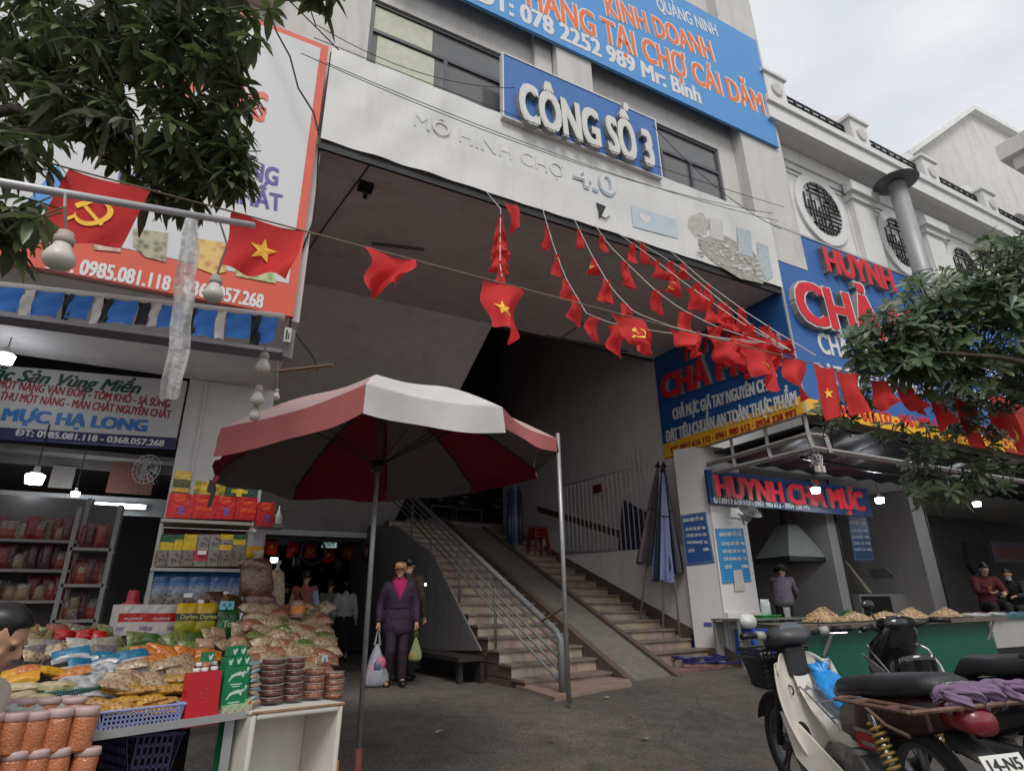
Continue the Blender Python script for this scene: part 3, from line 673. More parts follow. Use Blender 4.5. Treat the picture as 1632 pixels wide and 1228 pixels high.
line('ĐẠT TIÊU CHUẨN AN TOÀN THỰC PHẨM', WHT, hs, pf, (1298, 592), (1625, 645), 24, .012, .03)
line('ĐT: 0917 616 132 - 0961 980 612 - 0934 338 992', RED, hs, PY(YF - .035), (1306, 651), (1580, 688), 17, .006, .03)
sg = thing('side_sign', 'blue shop sign with red CHẢ MỰC letters on the passage side of the corner', 'sign', (XR, 7.5, z0))
yS = 9.16; xs0 = XR - .06
m = MB(); m.box((xs0, YF - .03, z0 + .26), (XR - .01, yS, 6.283)); m.build('panel', mat('shop_sign_navy', (.018, .085, .27), .42, .12, 1.2, dirt=.25, dcol=(.025, .11, .32)), sg)
m = MB(); m.box((xs0 - .004, YF - .03, z0 - .03), (XR - .01, yS, z0 + .26)); m.build('phone_strip', YEL, sg)
p_ = PX(xs0)
line('HUYNH', RED, sg, p_, (1090, 560), (1190, 516), 32, .07, .03, LETSIDE)
line('CHẢ MỰC', RED, sg, p_, (1053, 617), (1240, 549), 42, .10, .048, LETSIDE)
line('CHẢ MỰC GIÃ TAY NGUYÊN CHẤT', WHT, sg, p_, (1073, 660), (1240, 606), 20, .02, .035)
line('ĐẠT TIÊU CHUẨN AN TOÀN THỰC PHẨM', WHT, sg, p_, (1062, 695), (1270, 633), 21, .02, .035)
line('ĐT: 0917 616 132 · 0961 980 612 · 0934 338 992', mat('strip_red', (.30, .02, .02), .5), sg, PX(xs0 - .004), (1069, 717), (1270, 656), 10.5, .006, .03)
rs_ = thing('red_sign', 'red sign with yellow lettering at the right end of the canopy edge', 'sign', (16, YF - .05, z0))
REDP = mat('sign_panel_red', (.33, .015, .012), .5, .1, 3)
xr0 = Py(1476, 690, YF - .06).x
m = MB(); m.box((14.41, YF - .06, z0 - .03), (26, YF - .005, z0 + 1.25)); m.build('panel', REDP, rs_)
line('HẢI SẢN - CỔNG SỐ 3 CHỢ CÁI DĂM', mat('sign_letter_yellow', (.72, .36, .03), .5, .05), rs_, PY(YF - .06), (1482, 690), (1660, 714), 13, .006, .03)
# inner sign over the shop's counter
yi = 8.02
zi1, zi0 = Py(1128, 748, yi).z, Py(1130, 801, yi).z; xi0, xi1 = Py(1129, 775, yi).x, Py(1384, 790, yi).x
ins = thing('counter_sign', 'navy sign with raised red HUYNH CHẢ MỰC letters hanging over the shop counter', 'sign', (xi0, yi, zi0))
m = MB(); m.box((xi0, yi, zi0), (xi1, yi + .06, zi1)); m.build('panel', mat('shop_sign_deep', (.012, .04, .13), .42, .15, 2), ins)
line('HUYNH CHẢ MỰC', RED, ins, PY(yi), (1140, 772), (1377, 798), 31, .07, .046, LETSIDE)
line('ĐT:0917 616 132 - 0961 980 612 - 0934 338 992', WHT, ins, PY(yi), (1137, 796), (1290, 808), 8.5, .006, .03)

# --- orange-edged billboard over the left shop
ybb = YF - .08
zb0, zb1, xbr = 3.985, 7.72, .548
bb = thing('billboard', 'big white seafood billboard with orange border and phone number over the left shop', 'billboard', (-2, ybb, zb0))
ORB = mat('billboard_orange', (.60, .085, .045), .5, .06, 3)
m = MB(); m.box((-7, ybb, zb0), (xbr, ybb + .06, zb1)); m.build('panel', ORB, bb)
m = MB(); m.box((-6.9, ybb - .004, zb0 + .36), (xbr - .09, ybb - .0005, zb1 - .08)); m.build('white_field', mat('billboard_white', (.54, .55, .56), .5, .03, 2, dirt=.1), bb)
P3, P4 = PY(ybb), PY(ybb - .004)
line('ĐT: 0985.081.118 - 0368.057.268', WHT, bb, P3, (74, 414), (420, 480), 24, .004, .035)
PUR = mat('billboard_purple', (.10, .07, .30), .5, .05)
line('TÔM KHÔ - SÁ SÙNG', PUR, bb, P4, (96, 192), (444, 282), 31, .004, .03)
line('NGUYÊN CHẤT', PUR, bb, P4, (190, 272), (450, 323), 29, .004, .03)
line('HẢI SẢN HẠ LONG', mat('billboard_red', (.62, .13, .07), .5), bb, P4, (130, 70), (425, 172), 50, .004, .045)
m = MB(); m.prism([P4(u, v) - Vector((0, .004, 0)) for u, v in ((30, 335), (62, 300), (92, 262), (112, 300), (100, 350), (60, 342))], (0, .003, 0)); m.build('blue_shape', mat('billboard_blue', (.06, .25, .60), .5), bb)
def picmat(name, c1, c2, sc):
    mm = bpy.data.materials.new(name); mm.use_nodes = True; t = mm.node_tree; b = t.nodes['Principled BSDF']
    co = t.nodes.new('ShaderNodeTexCoord'); v = t.nodes.new('ShaderNodeTexVoronoi'); v.inputs['Scale'].default_value = sc
    r = t.nodes.new('ShaderNodeValToRGB'); r.color_ramp.elements[0].color = (*c2, 1); r.color_ramp.elements[1].color = (*c1, 1); r.color_ramp.elements[0].position = .1; r.color_ramp.elements[1].position = .6
    t.links.new(co.outputs['Object'], v.inputs['Vector']); t.links.new(v.outputs['Distance'], r.inputs['Fac']); t.links.new(r.outputs['Color'], b.inputs['Base Color']); b.inputs['Roughness'].default_value = .5
    return mm
for nm, poly, c1, c2 in (('dried_fish', ((212, 364), (268, 372), (264, 418), (232, 410), (212, 392)), (.36, .34, .22), (.06, .07, .04)), ('shrimp', ((312, 380), (362, 388), (360, 434), (340, 437), (316, 428), (308, 404)), (.62, .42, .12), (.42, .12, .03)), ('squid', ((150, 356), (196, 362), (192, 402), (150, 398)), (.55, .42, .30), (.25, .14, .08)), ('roe', ((372, 396), (430, 402), (440, 452), (376, 440)), (.45, .5, .25), (.2, .28, .1)), ('sheet', ((54, 330), (98, 340), (94, 392), (50, 384)), (.42, .5, .5), (.14, .22, .24))):
    m = MB(); m.prism([P4(u, v) - Vector((0, .006, 0)) for u, v in poly], (0, .003, 0)); m.build('food_picture', picmat('printed_' + nm, c1, c2, 14), bb)
# --- inner sign of the left shop, on the skewed shop front
dL = Vector((.984, -.179, 0)).normalized(); nL = Vector((dL.y, -dL.x, 0)); oL = Vector((-.39, 8.08, 0))
PL = lambda off: (lambda u, v: Pp(u, v, oL + nL * off, nL))
ls = thing('shop_board', 'white shop sign with red and blue lettering under the soffit of the left shop', 'sign', (-1, 8.1, 3.2))
pl0 = PL(0)
q = [pl0(u, v) for u, v in ((-140, 552), (301, 606), (273, 714), (-140, 690))]
zt_, zb2 = q[1].z, q[2].z; zn_ = pl0(273, 697).z
def lbox(m, s0, s1, z0, z1, d0, d1):
    A = oL + dL * s0 + nL * d0; B = oL + dL * s1 + nL * d0; C2 = oL + dL * s1 + nL * d1; D = oL + dL * s0 + nL * d1
    m.hexa([A + Vector((0, 0, z0)), B + Vector((0, 0, z0)), C2 + Vector((0, 0, z0)), D + Vector((0, 0, z0))], [A + Vector((0, 0, z1)), B + Vector((0, 0, z1)), C2 + Vector((0, 0, z1)), D + Vector((0, 0, z1))])
m = MB(); lbox(m, -4, 0, zn_, 3.93, 0, -.05); m.build('panel', mat('shop_board_white', (.50, .50, .50), .5, .05, 3), ls)
m = MB(); lbox(m, -4, 0, zb2, zn_, .003, -.05); m.build('phone_band', mat('navy_band', (.018, .02, .09), .5), ls)
line('Đặc Sản Vùng Miền', mat('sign_green', (.012, .06, .035), .5), ls, pl0, (-40, 590), (226, 618), 19, .003, .03, None, 'lettering', .35)
MAR = mat('sign_maroon', (.30, .018, .03), .5); 
line('MỰC MỘT NẮNG VÂN ĐỒN - TÔM KHÔ - SÁ SÙNG', MAR, ls, pl0, (-38, 606), (272, 643), 13, .003, .03)
line('CÁ THU MỘT NẮNG - MẮN CHẤT NGUYÊN CHẤT', MAR, ls, pl0, (-22, 627), (273, 660), 13, .003, .03)
line('MỰC HẠ LONG', mat('sign_blue_letter', (.03, .16, .45), .5), ls, pl0, (4, 659), (236, 678), 19, .003, .05)
line('ĐT: 0985.081.118 - 0368.057.268', WHT, ls, PL(.004), (25, 688), (262, 706), 10, .003, .03)
# ------------------------------------------------------------------ the big market umbrella
def cloth(name, rgb, rough=.8, tl=.35):
    """woven cloth that lets some light through"""
    if name in MC: return MC[name]
    m = mat(name, rgb, rough, .10, 5, .25, 120)
    t = m.node_tree; b = t.nodes['Principled BSDF']; o = t.nodes['Material Output']
    tr = t.nodes.new('ShaderNodeBsdfTranslucent'); mi = t.nodes.new('ShaderNodeMixShader'); mi.inputs[0].default_value = tl
    src = b.inputs['Base Color'].links[0].from_socket
    t.links.new(src, tr.inputs['Color']); t.links.new(b.outputs[0], mi.inputs[1]); t.links.new(tr.outputs[0], mi.inputs[2]); t.links.new(mi.outputs[0], o.inputs['Surface'])
    return m
UX, UY, UR, UZ, UA = 1.12, 4.29, 1.33, 2.26, 3.76
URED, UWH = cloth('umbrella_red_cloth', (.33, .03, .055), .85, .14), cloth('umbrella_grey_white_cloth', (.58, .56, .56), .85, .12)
SHADE_RED, SHADE_GREY = mat('umbrella_maroon_shade', (.21, .008, .034), .9, .12, 5, .25, 120), mat('umbrella_grey_shade', (.17, .148, .15), .9, .12, 5, .25, 120)  # shade of the canopy's underside put into these two dark colours
UPINK = cloth('faded_pink_cloth', (.43, .13, .125), .85, .2); UTOP = cloth('bleached_pink_cloth', (.47, .32, .32), .85, .1)
um = thing('market_umbrella', 'huge red and white ten-panel market umbrella open in front of the stairs', 'umbrella', (UX, UY, gz(UX, UY)))
dz = [-.10, .06, .01, 0, -.02, .0, 0, 0, .02, -.03]
uf = [1, 1, 1, 1, 1, 1, 1, 1, .98, .82]
rim = [Vector((UX + UR * uf[k] * math.cos(UA + k * math.pi / 5), UY + UR * uf[k] * math.sin(UA + k * math.pi / 5), UZ + UR * (.04 * math.cos(UA + k * math.pi / 5) - .02 * math.sin(UA + k * math.pi / 5)) + dz[k])) for k in range(10)]
apex = Vector((UX + .02, UY, UZ + .50))
def panel_pt(k, s, t):                            # s along the rim 0..1, t from apex 0 to rim 1
    a, b = rim[k], rim[(k + 1) % 10]
    e = a.lerp(b, s); e = e + (apex - e).normalized() * .05 * math.sin(math.pi * s) * 1.2
    p = apex.lerp(Vector((e.x, e.y, e.z)), t); p.z += .10 * math.sin(math.pi * min(1, t)) - .03 * math.sin(math.pi * s) * t
    return p
cols = [UPINK, UWH, UPINK, UWH, URED, UWH, URED, UWH, URED, UWH]
for k in range(10):
    m = MB(); m.grid(lambda i, j: panel_pt(k, i, .02 + .98 * j), 10, 12)
    c = m.build('canopy_panel', (UTOP if k in (0, 2) else URED if k % 2 == 0 else UWH), um, True)
    m = MB(); m.grid(lambda i, j: panel_pt(k, i, .03 + .965 * j) - Vector((0, 0, .012)), 10, 12); m.build('shade_layer', SHADE_RED if k % 2 == 0 else SHADE_GREY, c, True)  # added dark layer that paints the underside as shaded
    rr = random.Random(k)
    fl = .17 if k in (0, 1) else (.11 if k == 2 else .1)
    def flap(i, j):
        p = panel_pt(k, i, 1.0); o = Vector((p.x - UX, p.y - UY, 0)).normalized()
        return p + Vector((0, 0, -fl * j - .01 * math.sin(i * 9 + k) * j)) + o * (.02 * j + .018 * math.sin(i * 7 + k * 2) * j)
    m = MB(); m.grid(flap, 12, 3); m.build('valance', (UPINK if k % 2 == 0 else UWH) if k in (0, 1, 2, 9) else (SHADE_RED if k % 2 == 0 else SHADE_GREY), c, True)  # far valances take the painted shade colours
m = MB(); m.tube([(UX, UY, .36), (UX, UY, apex.z + .02)], .017, 10); m.build('pole', STEEL, um, True)
m = MB(); m.tube([(UX, UY, gz(UX, UY) - .02), (UX, UY, .37)], .027, 10); m.build('base_sleeve', mat('painted_rusty_sleeve', (.16, .05, .045), .6, .35, 18), um, True)
m = MB(); m.tube([(UX, UY, UZ - .12), (UX, UY, UZ - .04)], .045, 10); m.build('runner', BLACKP, um, True)
for k in range(10):
    m = MB(); m.tube([apex - Vector((0, 0, .03))] + [panel_pt(k, 0.0, t) - Vector((0, 0, .014)) for t in (.25, .5, .75, .98)], .006, 5); m.build('rib', BLACKP, um, True)
    m = MB(); m.tube([(UX, UY, UZ - .08), panel_pt(k, 0, .52) - Vector((0, 0, .02))], .005, 4); m.build('stretcher', BLACKP, um)
for u, v, k in ((349, 742, 8),):
    p = rim[8]; m = MB(); m.prism([p + Vector(d) for d in ((0, 0, -.1), (.015, 0, -.16), (.0, 0, -.28), (-.03, 0, -.3), (-.02, 0, -.19), (-.05, 0, -.17), (-.04, 0, -.08))], (0, .004, 0)); m.build('torn_strip', cloth('dark_rag', (.09, .06, .06)), um)

# ------------------------------------------------------------------ awning poles, rolled awning cloth, bulbs
pw = thing('awning_pole', 'long pale metal pole with bulbs, high across the left stall', 'pole', Pd(0, 290, 1.7))
m = MB(); m.tube([Pd(-260, 247, 1.35), Pd(404, 359, 2.35)], [.0125, .0125], 10); m.build('tube', mat('pale_pole', (.42, .42, .43), .45, .1, 8, metal=.4), pw, True)
aw = thing('rolled_awning', 'rolled blue and white striped awning with its tube below the billboard', 'awning', Pd(220, 490, 3))
A, B = Pd(-220, 430, 2.9), Pd(452, 506, 2.95)
m = MB(); m.tube([A, B], .021, 10); m.build('tube', mat('cream_tube', (.50, .48, .45), .45, .1, 8), aw, True)
BL, WS, BK = cloth('awning_blue', (.045, .20, .62), .7, .15), cloth('awning_white', (.66, .65, .63), .7, .15), cloth('awning_black', (.018, .018, .025), .7, .05)
rr = random.Random(4); ax = (B - A).normalized(); seq = [BL, WS, BK, BL, BK, WS, BL, BK, BL, WS, BL, BK]
x = 0.0; n = 0; L_ = (B - A).length
while x < L_ - .06:
    c = seq[n % len(seq)]; n += 1; wd = rr.uniform(.10, .17) if c is BL else rr.uniform(.035, .06); h = .135 + .05 * max(0, x / L_ - .8) * 5 * rr.random() + rr.uniform(-.012, .012); ph = rr.uniform(0, 6)
    def fn(i, j):
        p = A + ax * min(L_ - .03, x + wd * i); return p + Vector((.012 * math.sin(j * 2 + ph) * j, -.022 + .012 * math.sin(i * 5 + ph) * j + .008 * math.sin(j * 9 + i * 4), -.012 - h * j + .006 * math.sin(i * 6 + ph) * j))
    m = MB(); m.grid(fn, 6, 6); m.build('cloth_stripe', c, aw, True); x += wd
m = MB(); A2, B2 = Pd(-220, 478, 3.15), Pd(452, 566, 3.15); m.tube([A2, B2], .035, 4); m.build('housing', mat('lilac_housing', (.17, .155, .18), .5, .1, 5), aw)
A3, B3 = Pd(-220, 442, 3.15), Pd(456, 522, 3.15)
m = MB(); m.prism([B3, B3 + Vector((0, 0, -.16)), B3 + Vector((.05, 0, -.17)), B3 + Vector((.05, 0, .0))], (0, .05, 0)); m.build('end_bracket', mat('bracket_grey', (.20, .19, .19), .5), aw)
m = MB(); q = Pd(457, 536, 3.1); m.box((q.x - .014, q.y - .004, q.z - .03), (q.x + .02, q.y, q.z + .05)); m.build('sticker', WHT, aw)
m = MB(); m.box((q.x - .006, q.y - .006, q.z - .02), (q.x + .002, q.y - .0042, q.z + .035)); m.box((q.x + .006, q.y - .006, q.z - .015), (q.x + .012, q.y - .0042, q.z + .02)); m.build('sticker_print', BLACKP, aw)
BULBW = mat('unlit_bulb_plastic', (.52, .49, .45), .35, .05, 5); CAPW = mat('bulb_collar', (.36, .31, .27), .5, .1, 10)
def bulb(p, s, label, cord=None, tilt=0.0, lit=None, group='bulbs hanging at the left stall'):
    b = thing('light_bulb', label, 'bulb', p, group)
    M = Matrix.Translation(p) @ Matrix.Rotation(tilt, 4, 'Y') @ Matrix.Scale(s, 4)
    m = MB(); m.lathe([(.012, .0), (.52, -.02), (.6, -.35), (.84, -.8), (1.0, -1.2), (.98, -1.5), (.78, -1.85), (.42, -2.05), (.02, -2.1)], M, 18); m.build('globe', lit or BULBW, b, True)
    m = MB(); m.lathe([(.4, .95), (.52, .9), (.52, .55), (.66, .45), (.62, .0), (.55, -.05)], M, 14); m.build('socket', CAPW, b, True)
    if cord: m = MB(); m.tube([p + Vector((0, 0, s * .9))] + cord, .004, 5); m.build('cord', mat('cord_grey', (.25, .24, .23), .6), b)
    return b
# photo px, size in m
bulb(Pd(101, 388, 1.62), .038, 'large unlit white bulb hanging below the first red flag at far left', [Pd(103, 330, 1.62), Pd(104, 308, 1.66)])
bulb(Pd(343, 452, 2.25), .036, 'unlit white bulb hanging between the plastic strip and the starred flag', [Pd(352, 420, 2.25), Pd(362, 390, 2.25), Pd(350, 352, 2.25)])
bulb(Pd(421, 572, 3.0), .036, 'topmost white bulb of the string at the awning corner', [Pd(425, 520, 3.0)])
bulb(Pd(412, 624, 3.0), .034, 'middle white bulb of the string at the awning corner', [Pd(418, 595, 3.0)])
bulb(Pd(407, 652, 3.0), .028, 'lowest white bulb of the string against the umbrella edge', [Pd(411, 638, 3.0)])
bulb(Pd(441, 625, 3.6), .022, 'small white bulb half behind the umbrella edge', [Pd(443, 570, 3.6)])
# crumpled plastic strip
rr = random.Random(8)
ptsl = [(310, 342), (300, 365), (306, 400), (292, 440), (296, 480), (284, 520), (290, 555), (272, 600), (270, 636)]
m = MB(); vs = []
for (u, v) in ptsl:
    for k in range(-3, 4): vs.append(Pd(u + k * 5.2 * (1.1 if v > 380 else .7), v + rr.uniform(-5, 5), 2.3 + rr.uniform(-.03, .03)))
m.add(vs, [(j * 7 + i, j * 7 + i + 1, (j + 1) * 7 + i + 1, (j + 1) * 7 + i) for j in range(len(ptsl) - 1) for i in range(6)])
so_ = m.build('plastic_strip', clear('clear_film', (.62, .62, .62), .72), smooth=False, loc=Pd(306, 342, 2.3)); tag(so_, 'long crumpled strip of clear plastic hanging from the pale pole', 'plastic strip')
sd = so_.modifiers.new('s', 'SUBSURF'); sd.levels = 1; sd.render_levels = 1
# bracket arm with wires at the billboard corner
br = thing('wall_bracket', 'thin dark angled bracket sticking out above the umbrella', 'bracket', Py(445, 590, 5.6))
m = MB(); m.tube([Py(440, 592, 5.6), Py(530, 582, 5.2)], .018, 4); m.tube([Py(444, 606, 5.6), Py(503, 588, 5.3)], .008, 4); m.build('arm', RUST, br)

# ------------------------------------------------------------------ bunting: strings and flags
FRED = cloth('flag_red_cloth', (.66, .035, .035), .75, .4); FYEL = mat('flag_yellow', (.80, .46, .05), .7, .05)
STRG = mat('white_string', (.48, .46, .44), .8)
DARKS = mat('brown_string', (.20, .15, .12), .8)
def star_poly(r):
    return [(r * (1 if k % 2 == 0 else .40) * math.sin(math.pi * k / 5), r * (1 if k % 2 == 0 else .40) * math.cos(math.pi * k / 5)) for k in range(10)]
def strip2(pts, wds):                              # band of given widths along a 2D path, as quads
    out = []
    for i in range(len(pts) - 1):
        (x0, y0), (x1, y1) = pts[i], pts[i + 1]
        def nrm(k):
            a = pts[max(0, k - 1)]; b = pts[min(len(pts) - 1, k + 1)]; dx, dy = b[0] - a[0], b[1] - a[1]; l = math.hypot(dx, dy); return -dy / l, dx / l
        n0, n1 = nrm(i), nrm(i + 1); w0, w1 = wds[i], wds[i + 1]
        out.append([(x0 - n0[0] * w0, y0 - n0[1] * w0), (x1 - n1[0] * w1, y1 - n1[1] * w1), (x1 + n1[0] * w1, y1 + n1[1] * w1), (x0 + n0[0] * w0, y0 + n0[1] * w0)])
    return out
def sickle(r):
    arc = [(r * .78 * math.cos(a) + .05 * r, r * .78 * math.sin(a) - .02 * r) for a in [R_(d) for d in range(75, -166, -15)]]
    n = len(arc); q = strip2(arc, [r * (.015 + .16 * math.sin(math.pi * min(1, (k / (n - 1)) * 1.0 + .02)) ** .8) for k in range(n)])
    q += strip2([(-.62 * r, -.42 * r), (-.95 * r, -.82 * r)], [r * .1, r * .1])
    q += strip2([(-.55 * r, .42 * r), (.75 * r, -.85 * r)], [r * .09, r * .09]); q += strip2([(-.85 * r, .22 * r), (-.30 * r, .72 * r)], [r * .19, r * .17])
    return q
def make_flag(p, ex, wd, ht, seed, label, group, emblem=None, crumple=0.0, sway=0.0, blow=0.0, hem=None):
    """cloth hung by its top edge at p along ex; crumple gathers it towards a twisted point"""
    rr = random.Random(seed); ex = Vector(ex).normalized(); dn = Vector((0, 0, -1)); nn = ex.cross(dn).normalized()
    if nn.dot(CAM - Vector(p)) < 0: nn = -nn
    f = thing('bunting_flag', label, 'flag', p, group)
    ph = [rr.uniform(0, 6.28) for _ in range(4)]; tp = rr.uniform(.15, .85)
    def fn(i, j, o=0.0):
        g = crumple * (j ** .8); x = (i - .5) * wd * (1 - .75 * g) + (tp - .5) * wd * g + sway * j * ht + .03 * math.sin(j * 7 + ph[3]) * crumple
        amp = .012 + .05 * crumple + .018 * abs(blow)
        z = amp * (math.sin(i * 6.5 + ph[0] + j * 2) * (.3 + j) + .7 * math.sin(i * 11 + j * 5 + ph[1]) * j) + blow * ht * j * j * .5
        sag = .012 * math.sin(math.pi * i)
        y = ht * j * (1 - .12 * crumple) + sag + .02 * math.sin(i * 5 + ph[2]) * j + .16 * crumple * ht * j * math.sin(i * 4 + ph[0])
        return Vector(p) + ex * x + dn * y + nn * (z + o)
    m = MB(); m.grid(fn, 12, 14); m.build('cloth', FRED, f, True)
    if emblem:
        m = MB(); r = min(wd, ht) * .22
        if emblem == 'star':
            P = star_poly(r); polys = []
            for k in range(10): polys += [[(0, 0), P[k], P[(k + 1) % 10]]]
        else: polys = sickle(r * 1.1)
        for po_ in polys:
            m.add([fn(.5 + x / wd, .52 - y / ht, .006) for x, y in po_], [tuple(range(len(po_)))])
        m.build('star' if emblem == 'star' else 'hammer_and_sickle', FYEL, f)
    return f
# main line, a straight taut string from the left stall to the right-hand tree
M0, M1 = Pd(60, 255, 2.45), Pd(1760, 690, 6.0)
def on_main(u):                                   # point of the line seen at photo column u
    n = (M1 - M0); lo, hi = 0.0, 1.0
    for _ in range(40):
        k = (lo + hi) / 2; d = ROT.transposed() @ (M0 + n * k - CAM); uu = CX + F_PX * d.x / d.z
        if uu < u: lo = k
        else: hi = k
    q = M0 + n * k; q.z -= .10 * math.sin(math.pi * k) * .4; return q
ms = thing('bunting_string', 'long main bunting string crossing the whole picture from the left tree to the right tree', 'string', M0)
m = MB(); m.tube([on_main(u) for u in (60, 200, 400, 600, 800, 1000, 1200, 1350, 1500, 1640, 1755)], .0042, 5); m.build('cord', DARKS, ms)
mdir = (M1 - M0).normalized(); GM = 'flags on the main bunting line'
for n_, (u, wd, ht, em, cr_, sw, bl, lb) in enumerate((
    (177, .30, .33, 'sickle', .0, -.17, .05, 'large flat red hammer and sickle flag at the left in front of the tree'),
    (432, .33, .31, 'star', .22, -.05, .25, 'large red star flag folded down its middle over the billboard corner'),
    (626, .27, .24, None, .62, -.2, .12, 'lone twisted red flag on the bare stretch of string over the ceiling'),
    (800, .26, .34, 'star', .55, -.05, .2, 'doubled up red flag knotted where the vertical string meets the main line'),
    (1002, .27, .22, 'sickle', .55, .1, .25, 'red flag wrapped along the main line over the stairwell opening'),
    (1095, .28, .15, None, .5, .1, .3, 'crumpled red flag over the top of the navy side sign'),
    (1145, .26, .14, None, .6, .2, .3, 'second crumpled red flag over the navy side sign'),
    (1205, .30, .27, 'star', .45, .0, .25, 'bunched red flag covering the last letters of the side sign'),
    (1264, .24, .28, None, .5, -.1, .1, 'pointed red flag at the corner of the two blue signs'),
    (1310, .21, .40, 'star', .0, -.04, .03, 'flat red flag with a clear yellow star before the blue shop sign'),
    (1345, .26, .34, None, .38, .1, .2, 'folded red flag just right of the clear star flag'),
    (1395, .24, .24, None, .6, .2, .25, 'twisted red flag in front of the yellow phone strip'),
    (1440, .26, .22, None, .6, .25, .3, 'gathered red flag at the tree edge'),
    (1482, .22, .30, None, .45, .1, .2, 'red flag hanging among the lower leaves'),
    (1533, .27, .40, 'sickle', .05, .05, .06, 'flat red hammer and sickle flag below the right tree'),
    (1578, .20, .28, None, .4, 0, .1, 'small red flag between the two sickle flags at the right'),
    (1603, .26, .38, 'sickle', .1, .0, .1, 'red hammer and sickle flag at the far right edge'))):
    make_flag(on_main(u), mdir, wd, ht, 30 + n_, lb, GM, em, cr_, sw, bl)
# side strings gathered from the banner's lower edge to the main line
GS = 'small flags on the strings from the banner'
def side_string(px, d1, label, flags, seed):
    """photo-traced string: starts on the banner's lower edge and comes forward to the main line"""
    d = ROT.transposed() @ (Py(px[0][0], px[0][1], YF - .1) - CAM); d0 = d.z
    acc = [0.0]
    for a, b in zip(px, px[1:]): acc.append(acc[-1] + math.hypot(b[0] - a[0], b[1] - a[1]))
    P = [Pd(u, v, 1 / ((1 - s / acc[-1]) / d0 + (s / acc[-1]) / d1)) for (u, v), s in zip(px, acc)]
    def at(s):
        s *= acc[-1]
        for i in range(len(px) - 1):
            if s <= acc[i + 1]:
                k = (s - acc[i]) / (acc[i + 1] - acc[i]); u = px[i][0] + (px[i + 1][0] - px[i][0]) * k; v = px[i][1] + (px[i + 1][1] - px[i][1]) * k
                return Pd(u, v, 1 / ((1 - s / acc[-1]) / d0 + (s / acc[-1]) / d1))
        return P[-1]
    st = thing('bunting_string', label, 'string', P[0], 'side bunting strings')
    m = MB(); m.tube([at(i / 24) for i in range(25)], .0042, 5); m.build('cord', STRG, st)
    rr = random.Random(seed)
    for k, (s, em) in enumerate(flags):
        p = at(s); e = at(min(1, s + .03)) - at(max(0, s - .03)); e = Vector((e.x, e.y, e.z * .5)).normalized()
        make_flag(p, e, rr.uniform(.20, .27), rr.uniform(.25, .36) * (1 if s < .6 else .6), seed * 50 + k, label_for(seed, k, len(flags)), GS + ' ' + ORD[seed], em, rr.uniform(.35, .85), rr.uniform(-.15, .15), rr.uniform(-.1, .25))
ORD = ['', 'at the far left', 'second from left', 'third from left', 'fourth from left', 'fifth from left', 'sixth from left', 'at the far right']
def label_for(seed, k, n):
    return 'small twisted red flag on the bunting string %s' % {1: 'falling straight down', 2: 'second from left', 3: 'third from left', 4: 'fourth from left', 5: 'fifth from left', 6: 'sixth from left', 7: 'nearest the blue shop sign'}[seed]
side_string([(775, 305), (798, 333), (797, 380), (797, 420), (800, 441)], 4.4, 'bunting string falling straight down from the left part of the banner', [(.32, None), (.42, None), (.52, None), (.62, None), (.72, None), (.82, None), (.92, None)], 1)
side_string([(863, 327), (880, 385), (900, 440), (935, 500), (975, 515), (1060, 530), (1150, 538), (1240, 548)], 4.3, 'second bunting string from the left, sagging deeply across the stairwell', [(.07, None), (.16, None), (.25, None), (.31, None), (.40, None), (.48, None), (.55, None), (.84, None), (.93, None)], 2)
side_string([(913, 345), (945, 410), (975, 460), (1010, 497), (1070, 520), (1150, 540), (1245, 552)], 4.3, 'third bunting string from the left, sagging across the passage', [(.05, None), (.17, 'star'), (.26, None), (.38, 'sickle'), (.66, None), (.82, None), (.93, None)], 3)
side_string([(948, 358), (970, 390), (1010, 430), (1045, 463), (1085, 492), (1140, 520), (1250, 556)], 4.3, 'fourth bunting string from the left, from the banner to the knot', [(.05, 'sickle'), (.2, None), (.38, None), (.54, None), (.68, None), (.8, None), (.92, None)], 4)
side_string([(980, 368), (1035, 407), (1090, 450), (1130, 478), (1190, 520), (1255, 556)], 4.3, 'fifth bunting string from the left, crowded with flags', [(.1, None), (.24, None), (.34, 'sickle'), (.45, None), (.55, None), (.66, None), (.76, 'sickle'), (.88, None)], 5)
side_string([(1000, 375), (1050, 405), (1090, 430), (1150, 480), (1200, 520), (1260, 558)], 4.3, 'sixth bunting string from the left, beside the crowded one', [(.08, None), (.25, 'star'), (.42, None), (.58, None), (.75, None), (.88, None)], 6)
side_string([(1066, 398), (1125, 450), (1190, 498), (1240, 530), (1300, 566)], 4.3, 'bunting string nearest the blue shop sign', [(.1, 'star'), (.28, None), (.5, None), (.68, None), (.82, None)], 7)
make_flag(Py(815, 325, YF - .15), (1, 0, .2), .2, .42, 991, 'narrow red flag hanging alone beside the straight-down string', GS, None, .5, .1)
